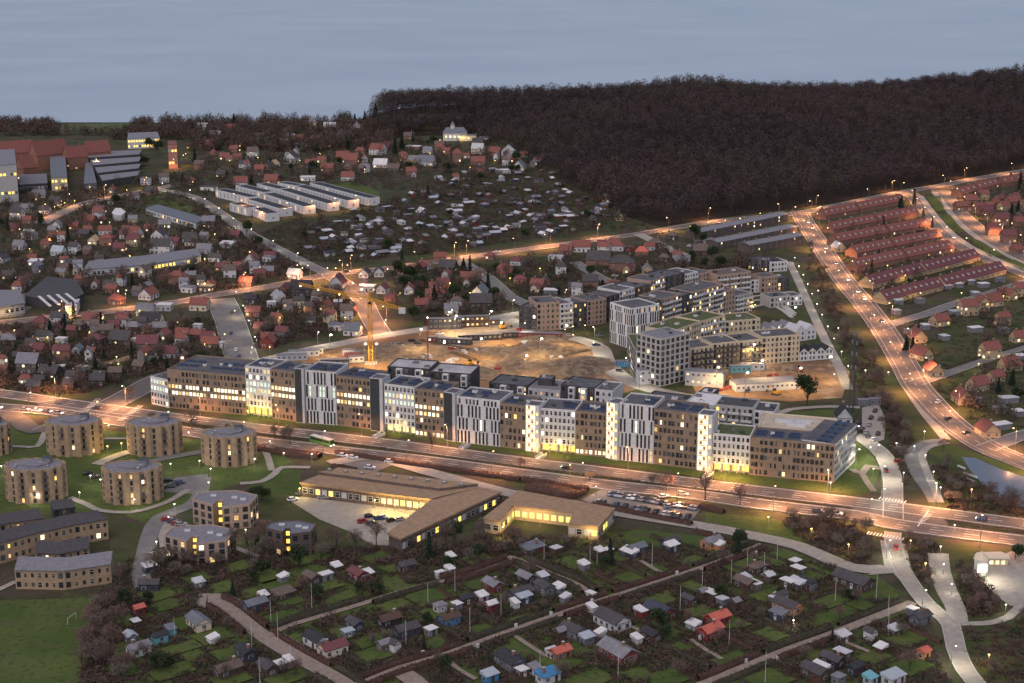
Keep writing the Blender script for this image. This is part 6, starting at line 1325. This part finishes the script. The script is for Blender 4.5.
for px, py in FP:
    x, y = g(px, py); o_ = link('flagpole', pm, None, (x, y, .1), 0, (1, 1, rnd.uniform(.85, 1.15))); thing('flagpole', 'bare white flagpole', 'flagpole', (x, y), group='flagpoles', o=o_)
for px, py in ((961, 469), (967, 476), (973, 478), (970, 482)):
    x, y = g(px, py); mb = MB(); mb.box((0, 0, .45), (4.5, .5, .08), WHITE); mb.box((0, .25, .8), (4.5, .08, .35), WHITE)
    for s in (-1.9, 0, 1.9): mb.box((s, 0, .2), (.15, .45, .4), STEEL)
    o_ = mb.build('bench', None, (x, y, .2), R(-62)); thing('bench', 'long white bench on the pond bank', 'bench', (x, y), group='pond benches', o=o_)
for px, py in ((72, 622),):
    x, y = g(px, py); mb = MB(); mb.tube((-2.5, 0, 0), (-2.5, 0, 2.1), .06, .06, WHITE, 5); mb.tube((2.5, 0, 0), (2.5, 0, 2.1), .06, .06, WHITE, 5); mb.tube((-2.5, 0, 2.1), (2.5, 0, 2.1), .06, .06, WHITE, 5); o_ = mb.build('goal', None, (x, y, .1), R(75)); thing('goal', 'small white goal frame standing on the playing field', 'goal', (x, y), group='goals', o=o_)
# white gate boxes beside the allotment lanes
for px, py in ((423, 655), (478, 648), (516, 628), (551, 616), (624, 597), (677, 575), (756, 555), (746, 663), (778, 660), (810, 646), (840, 637), (592, 603), (700, 640)):
    x, y = g(px, py); mb = MB(); mb.box((0, 0, .6), (.8, .6, 1.2), WHITE); mb.box((0, 0, 1.25), (.95, .75, .1), PAL['l'][1]); o_ = mb.build('lane_box', None, (x, y, .1), TA); thing('lane_box', 'small white box', 'box', (x, y), group='boxes by the lanes', o=o_)
# ------------------------------------------------------------------ cars
def cars_row(a, b, n, rz, cols=None, skip=.15, cross=True):
    A, B = g(*a), g(*b)
    for k in range(n):
        if rnd.random() < skip: continue
        p = lerp(A, B, (k + .5) / n); car(p[0], p[1], rz + rnd.choice((0, math.pi)), group='parked cars')
r0 = gang((600, 497), (690, 511))
cars_row((608, 495), (698, 510), 22, r0 + math.pi / 2, skip=.08); cars_row((592, 503), (690, 519), 22, r0 + math.pi / 2, skip=.2)
for px, py, c, a in ((343, 457, 'white', -.3), (353, 459, 'white', -.3), (390, 463, 'white', -.2), (370, 469, 'white', -.2), (379, 520, 'dark blue', .3), (370, 518, 'black', .2), (371, 525, 'dark grey', .5), (363, 523, 'red', .5), (383, 519, 'white', .2), (392, 522, 'black', .4), (401, 521, 'silver', .3), (301, 495, 'dark grey', .3), (323, 499, 'silver', 0), (293, 501, 'white', .5),
                  (167, 521, 'red', .2), (173, 523, 'dark blue', .2), (177, 525, 'red', .2), (181, 526, 'silver', .2), (88, 475, 'black', .4), (94, 478, 'dark grey', .4), (168, 482, 'black', .2), (174, 486, 'black', .2), (180, 484, 'dark blue', .2), (170, 488, 'dark grey', .2),
                  (875, 412, 'black', 1.2), (880, 420, 'dark grey', 1.2), (869, 426, 'silver', 1.2), (871, 419, 'black', 1.2), (866, 434, 'silver', 1.2), (868, 438, 'dark grey', 1.2), (878, 435, 'black', 1.2), (873, 441, 'white', 1.2), (858, 424, 'black', 1.1), (862, 430, 'dark grey', 1.1),
                  (938, 403, 'white', 1.0), (948, 420, 'black', .9), (966, 434, 'dark grey', .6), (231, 334, 'dark blue', 1.7), (236, 351, 'white', 1.7), (239, 357, 'dark blue', 1.7), (232, 313, 'dark grey', 1.7), (596, 346, 'dark blue', .2), (620, 372, 'dark grey', -.6), (748, 392, 'dark blue', 1), (400, 345, 'dark grey', .4), (412, 342, 'black', .5), (416, 349, 'silver', .5), (409, 352, 'dark grey', .4), (404, 348, 'white', .4), (396, 350, 'dark grey', .4), (418, 345, 'black', .4), (392, 346, 'silver', .4),
                  (664, 498, 'white', .3), (670, 508, 'silver', .3), (690, 247, 'white', .2), (700, 243, 'dark grey', .2), (615, 277, 'white', -.6), (605, 273, 'silver', -.6), (630, 282, 'white', -.6), (600, 337, 'dark grey', .1), (570, 337, 'silver', 0), (440, 335, 'white', .1), (452, 350, 'red', .2), (520, 331, 'red', -.6)):
    x, y = g(px, py); car(x, y, a, c, group='parked cars')
def traffic(name, spots, lane_off, fwd=True, lit=True):
    L, w, z = ROADS[name]
    for px, py, c in spots:
        p = np.array(g(px, py)); i = int(np.argmin(((L - p) ** 2).sum(1))); i = min(max(i, 1), len(L) - 2); d = L[i + 1] - L[i - 1]; a = math.atan2(d[1], d[0]); q = L[i] + np.array([-math.sin(a), math.cos(a)]) * lane_off
        car(q[0], q[1], a if fwd else a + math.pi, c, lit, 'driving', z + .02, 'cars on the road')
traffic('main_road#lower', [(6, 408, 'white'), (22, 410, 'silver'), (38, 411, 'white'), (52, 412, 'dark grey'), (66, 413, 'silver'), (808, 511, 'dark grey'), (842, 515, 'white'), (690, 495, 'silver'), (130, 424, 'black')], -2)
traffic('main_road#upper', [(108, 408, 'dark grey'), (200, 421, 'silver'), (560, 468, 'black'), (980, 519, 'dark blue')], -2, False)
traffic('avenue#rr', [(805, 223, 'white'), (832, 264, 'dark grey'), (845, 280, 'white'), (852, 292, 'silver'), (858, 300, 'white'), (877, 322, 'black'), (810, 229, 'red'), (822, 249, 'dark grey')], 2.2)
traffic('street#north', [(889, 470, 'black')], 1.8); x, y = g(899, 463); car(x, y, 0.1, 'red', group='parked cars'); x, y = g(896, 549); car(x, y, 1.4, 'red', True, 'waiting', group='cars on the road')
traffic('street#old', [(300, 281, 'white'), (320, 277, 'silver'), (500, 253, 'white'), (822, 209, 'white'), (160, 304, 'silver'), (345, 273, 'dark grey')], 1.8)
traffic('avenue#west', [(950, 238, 'white')], 2)

# ------------------------------------------------------------------ lamps along the roads
lamps_along('main_road#lower', 30, 2.0, 'sod', 12, (-1,)); lamps_along('main_road#upper', 32, 2.0, 'sod', 20, (1,), .9)
lamps_along('avenue#rr', 24, 1.5, 'sod', 8, (1, -1), .9); lamps_along('street#old', 32, 1.2, 'sod', 15, (1, -1), .85, 330); lamps_along('street#old', 45, 1.2, 'sod', 345, (1, -1), 1.0)
lamps_along('avenue#west', 34, 1.0, 'sod', 10, (-1,), .8); lamps_along('avenue#east', 34, 1.0, 'sod', 16, (1,), 1.1)
lamps_along('street#crane', 18, 1.0, 'sod', 6, (1, -1), .8); lamps_along('street#north', 22, 1.0, 'led', 14, (1,), 1.2); lamps_along('street#south', 34, 1.2, 'led', 26, (-1,), .9); lamps_along('site_road#b', 26, 1.2, 'led', 10, (1, -1), 1.0); lamps_along('site_road#a', 34, 1.2, 'led', 20, (1,), 1.0)
lamps_along('street#viaduct', 40, 1.0, 'sod', 30, (1,), .6); lamps_along('street#hill', 40, 1.0, 'led', 25, (-1,), .8); lamps_along('footpath#hill', 22, .6, 'path', 5, (1,)); lamps_along('street#slope', 30, 1, 'led', 15, (1,), .5)
for px, py in ((109, 434), (80, 502), (189, 441), (171, 473), (200, 470), (211, 478), (91, 485), (101, 489), (255, 468), (2, 475), (38, 505), (135, 509), (209, 492), (270, 450), (312, 463), (284, 462), (175, 514), (231, 543), (157, 552), (246, 540), (940, 557), (943, 575), (951, 595), (954, 535), (870, 456), (873, 478), (914, 455), (933, 481), (940, 497), (903, 482), (924, 440), (925, 464), (834, 382), (865, 378), (888, 380), (795, 240), (812, 255), (818, 297), (838, 335), (1005, 616), (830, 492), (896, 452), (440, 490), (596, 496), (793, 632)): lamp(*g(px, py), 'path')
for px, py in ((811, 540), (848, 556), (910, 552), (925, 575), (988, 668), (971, 500), (768, 528), (117, 365), (66, 355), (34, 354), (146, 345), (103, 325), (119, 372), (205, 290), (570, 475), (978, 372), (961, 300), (1003, 303), (997, 355), (887, 272), (905, 282), (920, 300), (866, 270), (893, 263), (1010, 180), (1004, 183), (968, 202), (975, 198), (320, 158), (65, 208), (75, 206), (55, 212), (127, 195), (600, 320), (573, 334), (585, 333), (755, 312), (700, 306), (30, 255), (165, 232), (300, 165), (268, 143), (285, 146), (200, 150), (188, 152), (186, 158), (205, 142), (240, 150), (15, 338), (48, 345), (90, 340), (160, 350), (178, 330), (205, 352), (225, 342), (60, 318), (10, 318), (140, 318), (235, 318), (280, 325), (300, 315), (325, 322), (345, 325), (270, 355), (400, 300), (450, 290), (470, 300), (510, 285), (540, 275), (590, 258), (625, 262), (50, 245), (85, 232), (140, 245), (175, 258), (215, 240), (250, 258), (20, 235), (110, 228), (230, 165), (258, 162), (330, 150), (355, 160), (395, 165), (430, 158), (470, 172), (495, 165), (440, 144), (60, 165), (44, 160), (72, 168), (25, 172), (105, 163), (98, 163), (20, 188), (33, 190), (90, 192), (690, 232), (708, 228), (725, 226), (740, 224), (770, 221), (760, 219)): lamp(*g(px, py), 'yel')
for px, py, w in ((500, 345, .9), (540, 362, .9), (480, 362, .9), (420, 352, .7), (565, 348, .7), (330, 358, .6), (525, 380, .7), (716, 392, .8), (752, 368, .6), (793, 329, .5), (455, 338, 1.0), (448, 334, .7), (490, 333, .8), (828, 381, .5), (798, 393, .5), (760, 385, .5), (443, 366, .35), (745, 398, .4)): lamp(*g(px, py), 'flood', w=w)
for px, py in ((172, 170), (182, 166), (60, 172), (20, 172), (95, 170), (350, 300), (385, 285), (300, 284), (325, 284), (345, 281), (295, 281), (240, 213), (256, 220), (285, 216), (310, 214), (333, 211), (354, 208), (232, 206)): lamp(*g(px, py), 'sod', w=.35)
for px, py, k, w in ((248, 420, 'yel', 2.5), (258, 420, 'yel', 2.5), (395, 436, 'yel', 1), (550, 457, 'yel', 1.2), (565, 459, 'yel', 1.2), (720, 476, 'yel', 1.2), (738, 478, 'yel', 1.2), (395, 515, 'yel', 3), (418, 516, 'yel', 3.5), (410, 517, 'yel', 3), (503, 538, 'yel', 1.2), (525, 525, 'yel', 1.4), (856, 466, 'led', 1.2), (108, 456, 'yel', 1.5), (122, 453, 'yel', 1.5), (385, 513, 'yel', 3), (375, 511, 'yel', 2), (300, 499, 'yel', 2), (590, 542, 'yel', 1), (540, 527, 'yel', 1.4), (130, 262, 'yel', 1), (205, 265, 'yel', 2)): lamp(*g(px, py), k, w=w)

# ------------------------------------------------------------------ hedges
for q in ([(336, 454), (400, 464), (470, 474), (520, 481)], [(522, 481), (560, 487), (588, 491)], [(332, 468), (356, 472)], [(345, 475), (420, 483), (500, 500)], [(592, 506), (640, 516), (692, 526)], [(585, 493), (568, 500), (556, 507)], [(700, 508), (724, 514)], [(500, 505), (530, 513)]): hedge(q, 2.0, 2.2, BEECH, 'reddish beech hedge')
for q in ([(250, 448), (262, 450), (285, 454), (320, 458)], ): hedge(q, 2.2, 5, BEECH, 'reddish beech hedge')
hedge([(530, 488), (555, 493), (575, 498)], 2.2, 9, BEECH, 'reddish beech hedge')
for q in ([(150, 418), (250, 433), (385, 449)], [(390, 450), (510, 466), (640, 482)], [(645, 483), (760, 498), (850, 509)], [(945, 521), (1000, 529), (1060, 537)]): hedge(q, .7, 1.6, HEDGEG, 'low median hedge')
for nm, k0, k1, sides in (('allotment_lane#b', 0, 1, (-1, 1)), ('allotment_lane#c', 0, 1, (-1, 1)), ('allotment_lane#e', 0, 1, (-1, 1)), ('allotment_lane#d', 0, 1, (-1, 1)), ('allotment_lane#a', 0.15, 1, (-1, 1))):
    L, w, _ = ROADS[nm]; T = length(L); s = 6
    while s < T - 8:
        e = min(T - 2, s + rnd.uniform(20, 42))
        for sd in sides:
            if rnd.random() < .12: continue
            P = []
            for u in np.linspace(s, e, 5): x, y, a = along(L, u); P.append((x - math.sin(a) * sd * (w / 2 + 1.1), y + math.cos(a) * sd * (w / 2 + 1.1)))
            if taken(*P[2]) and False: continue
            hedge(P, rnd.uniform(1.6, 2.3), 1.4, HEDGEG if rnd.random() < .65 else BEECH, 'dull hedge' if rnd.random() < .5 else 'dark hedge', px=False)
        s = e + 2.6
# hedges between the plots
for nm in ('allotment_lane#b', 'allotment_lane#c', 'allotment_lane#e'):
    L, w, _ = ROADS[nm]; T = length(L); s = 14
    while s < T - 6:
        x, y, a = along(L, s)
        for sd in (-1, 1):
            P = [(x - math.sin(a) * sd * (w / 2 + q), y + math.cos(a) * sd * (w / 2 + q)) for q in (4, 10, 16, 23, 30)]
            P = P[:next((i for i, p in enumerate(P) if taken(*p)), len(P))]
            if len(P) >= 3 and rnd.random() < .8: hedge(P, rnd.uniform(1.3, 2.0), 1.0, HEDGEG if rnd.random() < .7 else BEECH, 'plot hedge', px=False)
        s += rnd.uniform(12, 19)
for q in ([(905, 330), (935, 322), (985, 306)], [(946, 370), (985, 357), (1024, 345)], [(930, 376), (925, 360), (905, 336)], [(880, 300), (925, 292), (980, 282)]): hedge(q, 1.5, 1.2, HEDGEG, 'garden hedge')

# ------------------------------------------------------------------ trees one can tell apart
placed = []
def put(px, py, kind='bare', size=1.0, force=False):
    x, y = g(px, py)
    if taken(x, y) and not force: return False
    for a, b in placed:
        if (a - x) ** 2 + (b - y) ** 2 < 9: return False
    if any((a - x) ** 2 + (b - y) ** 2 < 30 for a, b in LAMPS): return False
    placed.append((x, y)); tree(x, y, kind, size, 0 if y < 1100 else float(land(x, y))); return True
for px, py, s in ((82, 428, .8), (92, 425, .8), (152, 425, .7), (192, 430, .75), (228, 435, .7), (275, 440, .8), (284, 442, .8), (290, 445, .7), (666, 492, .8), (560, 478, .7), (432, 451, .6), (590, 482, .6), (705, 501, .9), (781, 513, .9), (740, 506, .8), (652, 486, .6), (995, 546, .8), (822, 490, .8), (866, 535, .9), (412, 462, .5), (130, 400, .7), (60, 400, .7), (520, 470, .5)): put(px, py, 'bare', s, True)
for px, py, k, s in ((807, 405, 'ever', 1.5), (66, 338, 'coni', .95), (62, 336, 'coni', .9), (102, 336, 'coni', .95), (105, 338, 'ever', .9), (51, 378, 'coni', .8), (38, 376, 'coni', .6), (74, 318, 'coni', .7), (906, 352, 'coni', .9), (912, 356, 'coni', .85), (901, 210, 'coni', 1.0), (914, 206, 'coni', 1.0), (899, 212, 'coni', .8), (923, 219, 'coni', .7), (932, 228, 'coni', .6), (883, 224, 'coni', .7), (234, 127, 'coni', 1.3), (355, 129, 'coni', 1.6), (376, 130, 'coni', 1.9), (365, 128, 'coni', 1.0), (1012, 386, 'coni', .9), (1017, 400, 'ever', 1.0), (1010, 184, 'coni', 1.1), (1020, 186, 'coni', 1.1), (1018, 212, 'coni', 1.0), (233, 597, 'coni', .5), (236, 600, 'coni', .5), (402, 262, 'coni', .7), (410, 285, 'ever', 1.3), (400, 280, 'ever', 1.3), (420, 288, 'ever', 1.1), (404, 290, 'ever', 1.2), (488, 290, 'coni', .9), (695, 240, 'ever', 1.2), (702, 246, 'ever', 1.0), (712, 262, 'ever', 1.1), (706, 268, 'ever', 1.1), (720, 270, 'ever', 1.0), (150, 150, 'ever', 1.6), (158, 155, 'ever', 1.5), (144, 166, 'ever', 1.3), (395, 156, 'coni', 1.6), (402, 150, 'coni', 1.6), (518, 172, 'ever', .9), (511, 174, 'ever', .9), (480, 182, 'ever', .9), (428, 200, 'coni', 1.3), (450, 216, 'ever', .8), (8, 232, 'coni', .8), (40, 226, 'coni', .9), (42, 222, 'coni', .8), (260, 250, 'ever', 1.0), (247, 236, 'ever', 1.2), (252, 240, 'ever', 1.0), (255, 586, 'ever', .6), (262, 575, 'ever', .9), (660, 634, 'ever', .9), (664, 640, 'ever', .8), (740, 551, 'ever', .8), (738, 556, 'coni', .6), (357, 592, 'ever', .6), (376, 595, 'ever', .6), (424, 652, 'coni', .4), (160, 672, 'ever', .8), (170, 668, 'ever', .6), (720, 600, 'ever', .7), (610, 565, 'coni', .7), (604, 570, 'ever', .6), (455, 545, 'ever', .9), (258, 535, 'bare', .8), (254, 500, 'ever', .8), (262, 502, 'ever', .8), (300, 570, 'ever', .9), (480, 560, 'ever', .9), (388, 250, 'ever', 1.0), (525, 238, 'ever', .8), (850, 600, 'ever', .5), (1015, 560, 'ever', .9)): put(px, py, k, s, True)
def scatter(poly, n, mix, size=(.6, 1.0), tries=6):
    xs_, ys_ = [p[0] for p in poly], [p[1] for p in poly]; c = 0
    for _ in range(n * tries):
        if c >= n: break
        px, py = rnd.uniform(min(xs_), max(xs_)), rnd.uniform(min(ys_), max(ys_))
        if not inside(poly, np.array([[px]]), np.array([[py]]))[0, 0]: continue
        k = rnd.choices(('bare', 'ever', 'coni'), mix)[0]
        if NTREE.get(k, 0) >= (298 if k == 'bare' else 140): k = 'bare'
        if NTREE.get(k, 0) >= 298:
            x, y = g(px, py)
            if not taken(x, y): FAR.append((px, py)); c += 1
            continue
        if put(px, py, k, rnd.uniform(*size)): c += 1
FAR = []
scatter([(95, 600), (128, 575), (128, 690), (78, 690)], 26, (1, .02, 0), (.5, .9)); scatter([(780, 520), (850, 524), (872, 548), (862, 566), (800, 540)], 18, (1, 0, 0), (.45, .75)); scatter([(960, 575), (985, 590), (1000, 610), (965, 618)], 10, (1, 0, 0), (.5, .8)); scatter([(905, 540), (932, 548), (935, 600), (912, 565)], 6, (1, 0, 0), (.4, .7)); scatter([(960, 625), (1040, 615), (1040, 690), (985, 690)], 6, (1, 0, 0), (.4, .7))
scatter([(930, 490), (1040, 512), (1040, 525), (950, 512)], 10, (1, 0, 0), (.5, .8)); scatter([(915, 455), (945, 450), (975, 495), (945, 505)], 9, (1, 0, 0), (.4, .7)); scatter([(865, 395), (890, 405), (918, 450), (905, 490), (892, 440)], 12, (1, 0, 0), (.5, .85)); scatter([(130, 560), (480, 545), (600, 545), (480, 562), (300, 562), (140, 585)], 24, (1, .15, .02), (.5, .9)); scatter([(225, 545), (270, 540), (380, 548), (330, 560), (240, 560)], 12, (1, .1, 0), (.5, .9))
scatter([(110, 590), (260, 570), (300, 683), (110, 683)], 8, (1, .2, .1), (.4, .7)); scatter([(300, 570), (520, 560), (640, 560), (760, 555), (900, 590), (940, 683), (300, 683)], 30, (1, .2, .1), (.35, .65))
scatter([(255, 345), (330, 330), (350, 300), (290, 290), (265, 300)], 13, (1, .1, 0), (.7, 1.1)); scatter([(395, 270), (530, 265), (530, 305), (430, 325), (388, 315)], 30, (1, .25, .1), (.7, 1.1)); scatter([(0, 325), (220, 320), (240, 365), (140, 375), (80, 392), (0, 390)], 46, (1, .12, .1), (.6, 1.0)); scatter([(0, 215), (200, 230), (280, 240), (290, 285), (150, 292), (0, 300)], 45, (1, .1, .1), (.7, 1.1)); scatter([(815, 240), (850, 330), (890, 385), (870, 395), (838, 340), (806, 270)], 26, (1, .05, 0), (.5, .9)); scatter([(640, 240), (700, 250), (790, 262), (740, 280), (690, 275)], 16, (1, .25, 0), (.6, 1.0))
scatter([(900, 320), (1024, 290), (1024, 430), (950, 420), (925, 380)], 16, (1, .15, .15), (.4, .8)); scatter([(955, 190), (1024, 185), (1024, 260), (990, 240)], 10, (1, .1, .1), (.6, .9)); scatter([(830, 225), (930, 215), (960, 262), (880, 300), (850, 270)], 16, (1, .2, .1), (.4, .7))
scatter([(530, 262), (640, 256), (640, 300), (560, 300)], 12, (1, .2, .1), (.6, 1.0)); scatter([(200, 210), (250, 245), (300, 268), (240, 285), (170, 230)], 16, (1, .1, 0), (.7, 1.1)); scatter([(190, 165), (300, 150), (420, 150), (400, 185), (340, 180), (230, 190)], 55, (1, .12, .15), (.8, 1.3)); scatter([(0, 150), (40, 190), (200, 180), (200, 200), (50, 215), (0, 215)], 40, (1, .1, .1), (.7, 1.2)); scatter([(400, 140), (540, 160), (520, 182), (400, 172)], 40, (1, .15, .12), (.8, 1.3)); scatter(zone, 70, (1, .12, .08), (.45, .8)); scatter([(540, 163), (640, 218), (660, 235), (620, 236)], 10, (1, .1, 0), (.7, 1.0))

# small lawns of the plots, turned with the lanes
lm = MB(); rs_ = random.Random(21); AL = [(125, 575), (300, 555), (500, 552), (620, 535), (770, 552), (865, 582), (905, 602), (940, 683), (110, 683)]; made = []
for _ in range(1500):
    if len(made) > 105: break
    px, py = rs_.uniform(118, 940), rs_.uniform(552, 700)
    if not inside(AL, np.array([[px]]), np.array([[py]]))[0, 0]: continue
    x, y = g(px, py); w, d = rs_.uniform(6, 14), rs_.uniform(6, 11); q = around(x, y, w, d, THA, 0)
    if any(taken(*p) for p in q + [(x, y)]) or any(math.hypot(x - a, y - b) < 9 for a, b in made): continue
    made.append((x, y)); z = lvl() if len(made) % 20 == 1 else ZL[0]; lm.face([(*p, z) for p in q], GRASS); occupy(q)
lm.build('lawn', kind='structure')
# ------------------------------------------------------------------ undergrowth, far trees, forest
UG = [mat('brown_scrub', (.085, .064, .052), .95, .3, .12), mat('reddish_scrub', (.088, .056, .048), .95, .3, .12), HEDGEG, LEAFG, BEECH, mat('dry_grass_tufts', (.075, .065, .035), .95, .2, .3)]
def bushes(polys, name, seed, per, label, wts=(4, 3, 4, 1.2, 1.2, 1.5)):
    it = []; rs = random.Random(seed)
    for poly, n, r in polys:
        xs_, ys_ = [p[0] for p in poly], [p[1] for p in poly]; c = 0; k = 0
        while c < n and k < n * 8:
            k += 1; px, py = rs.uniform(min(xs_), max(xs_)), rs.uniform(min(ys_), max(ys_))
            if not inside(poly, np.array([[px]]), np.array([[py]]))[0, 0]: continue
            x, y = g(px, py)
            if taken(x, y): continue
            q = rs.uniform(*r) * 1.3; it.append((x, y, 0, q, q * rs.uniform(.7, 1.3), rs.choices(range(6), wts)[0])); c += 1
    clump_soup(it, seed, per, UG, nm=name, label=label)
bushes([([(118, 560), (300, 548), (500, 548), (640, 545), (770, 548), (865, 578), (930, 640), (950, 683), (110, 683)], 4600, (.4, 1.25))], 'undergrowth', 1, 34, 'low shrubs and dead stalks between the allotment cottages', (4, 3, 4, 1.5, 1.2, 3))
bushes([([(118, 560), (300, 548), (500, 548), (640, 545), (770, 548), (865, 578), (930, 640), (950, 683), (110, 683)], 900, (1.0, 2.1)), ([(95, 600), (128, 575), (128, 690), (78, 690)], 240, (1, 2.4)), ([(780, 518), (850, 522), (875, 550), (862, 566), (800, 540)], 220, (1, 2.2)), ([(958, 560), (990, 590), (1000, 612), (962, 620)], 150, (1, 2)), ([(900, 538), (938, 546), (950, 600), (920, 580)], 140, (.8, 1.8)), ([(960, 625), (1040, 615), (1040, 690), (970, 690)], 200, (.6, 1.5)), ([(925, 460), (990, 490), (1040, 512), (1040, 526), (950, 512)], 260, (.8, 1.8)), ([(862, 395), (895, 405), (918, 450), (905, 490), (890, 440)], 220, (.8, 2)), ([(130, 560), (480, 545), (600, 545), (480, 565), (300, 565), (140, 590)], 420, (.8, 2)), ([(470, 535), (620, 535), (630, 545), (480, 552)], 120, (.6, 1.4)), ([(815, 240), (850, 330), (890, 385), (860, 395), (838, 340), (806, 270)], 300, (.7, 1.8))], 'thicket', 2, 46, 'brown leafless thicket on the road banks and field edge', (6, 4, 2, .4, 1, 1))
bushes([([(0, 325), (220, 320), (245, 362), (140, 378), (80, 395), (0, 390)], 1500, (1.0, 3.0)), ([(0, 212), (200, 228), (290, 245), (300, 285), (150, 295), (0, 300)], 1900, (1.1, 3.1)), ([(255, 350), (330, 335), (360, 305), (300, 290), (255, 298)], 600, (1.1, 3.0)), ([(388, 272), (540, 262), (650, 245), (700, 260), (790, 262), (720, 285), (560, 300), (430, 328)], 1500, (1.1, 3.0)), ([(895, 320), (1024, 290), (1040, 430), (950, 420), (925, 380)], 420, (.5, 1.5)), ([(820, 225), (930, 210), (1010, 268), (890, 312), (850, 270)], 900, (.6, 1.5)), ([(955, 195), (1040, 185), (1040, 268), (990, 240)], 240, (.7, 1.8))], 'garden_shrubbery', 3, 40, 'dark garden shrubs and small trees between the town houses', (4, 4, 3, 1.5, .8, 1))
bushes([(zone, 3600, (.9, 2.2)), ([(255, 236), (300, 215), (340, 262), (300, 262)], 420, (.8, 2)), ([(0, 140), (60, 190), (200, 170), (215, 215), (50, 222), (0, 215)], 900, (1.2, 3)), ([(190, 150), (420, 140), (545, 160), (520, 182), (400, 190), (300, 185), (200, 200)], 1700, (1.2, 3.2)), ([(540, 163), (640, 218), (665, 235), (600, 238)], 160, (1.2, 2.5)), ([(200, 205), (260, 240), (320, 268), (300, 275), (190, 225)], 400, (1, 2.4))], 'distant_shrubbery', 4, 34, 'dark shrubs among the distant huts and hillside houses', (4, 3, 3.2, 1.5, .8, 1))
it = []
rs_ = random.Random(9)
for px, py in FAR:
    x, y = g(px, py); it.append((x, y, 1.5, rs_.uniform(3, 5), rs_.uniform(6, 11), rs_.choices((0, 1, 2), (5, 4, 1))[0]))
for _ in range(1500):                         # the wooded ridge on the left
    px, py = rs_.uniform(-30, 395), rs_.uniform(124, 152)
    if (py > 140 and px < 190 and px > 100) or (py > 136 and px < 110) or (60 < px < 132 and py < 134): continue
    x, y = g(px, py)
    if not taken(x, y): it.append((x, y, 2, rs_.uniform(4, 7), rs_.uniform(8, 16 if px > 150 else 11), rs_.choices((0, 1, 2, 3), (5, 4, 2, .5))[0]))
clump_soup(it, 5, 110, UG, (.9, 2.2), (.15, .4), 'distant_trees', 'leafless trees of the far ridge and hillside')
# the beech forest
FT = [mat('forest_twigs_%s' % n_, c_, .95, .25, .05) for n_, c_ in (('brown', (.058, .041, .039)), ('purple', (.054, .039, .042)), ('olive', (.055, .046, .033)), ('dark', (.042, .030, .031)), ('rust', (.066, .044, .039)), ('evergreen', (.022, .026, .019)))]
rs = np.random.default_rng(77); it = []
for x in np.arange(-150, 820, 10.6):
    y0 = float(np.interp(x, FBX, FBY)) + 2
    y = y0
    while y < 2020:
        xx, yy = x + rs.uniform(-4.5, 4.5), y + rs.uniform(-4.5, 4.5); y += 10.6 + (y - y0) * .004
        left = max(0.0, (CRX[0] - 4 - xx) / 10.0)
        if left > 0: continue
        big = math.sin(xx * .016 + 1.3) * math.sin(yy * .013) + .5 * math.sin(xx * .045 + yy * .037)
        h = 20 + 4.0 * big + rs.uniform(-5, 5); r = rs.uniform(4.6, 7.6)
        u = rs.uniform(); v = math.sin(xx * .011 + yy * .006) + math.sin(yy * .019 - xx * .004 + 2) + .8 * rs.normal()
        m_ = 5 if u < .012 else 2 if (big > .55 and u < .5) else 4 if v > 1.3 else 0 if v > .1 else 1 if v > -1.1 else 3
        it.append((xx, yy, h, r, h * .36, m_, float(hill(xx, yy))))
A_ = np.array(it); n = len(A_); per = 270
p = rs.normal(size=(n, per, 3)); p /= np.linalg.norm(p, axis=2)[..., None]; p *= rs.uniform(.3, 1, (n, per, 1)) ** .3; d = p + rs.normal(size=p.shape) * .25; d /= np.linalg.norm(d, axis=2)[..., None]
p = p * np.stack([A_[:, 3], A_[:, 3], A_[:, 4]], 1)[:, None, :]; p[..., 2] += (A_[:, 2] - A_[:, 4] + A_[:, 6])[:, None]; p += np.stack([A_[:, 0], A_[:, 1], 0 * A_[:, 0]], 1)[:, None, :]
Vc = shell(p.reshape(-1, 3), d.reshape(-1, 3), rs.uniform(1.0, 2.2, n * per), rs.uniform(.35, .9, n * per), rs, .85)
k = 3; ang_ = np.arange(k) * 2.094; ring = np.stack([np.cos(ang_), np.sin(ang_)], 1)
b0 = np.concatenate([A_[:, None, :2] + ring * .32, np.repeat((A_[:, 6] - .5)[:, None, None], k, 1)], 2); b1 = np.concatenate([A_[:, None, :2] + ring * .08, np.repeat((A_[:, 6] + A_[:, 2] * .85)[:, None, None], k, 1)], 2)
Vt = np.concatenate([b0, b1], 1).reshape(-1, 3); base = len(Vc) + np.arange(n)[:, None, None] * 6; ft = np.array([[0, 1, 4], [0, 4, 3], [1, 2, 5], [1, 5, 4], [2, 0, 3], [2, 3, 5]])
Fc = np.concatenate([np.arange(len(Vc)).reshape(-1, 3), (base + ft).reshape(-1, 3)]); mi = np.concatenate([np.repeat(A_[:, 5].astype(int), per), np.full(n * 6, 6)])
o = link('forest', npmesh('forest', np.concatenate([Vc, Vt]), Fc, FT + [BARK], mi), kind='stuff'); o['label'] = 'leafless purple-brown beech forest covering the hill above the town'
finish_labels()
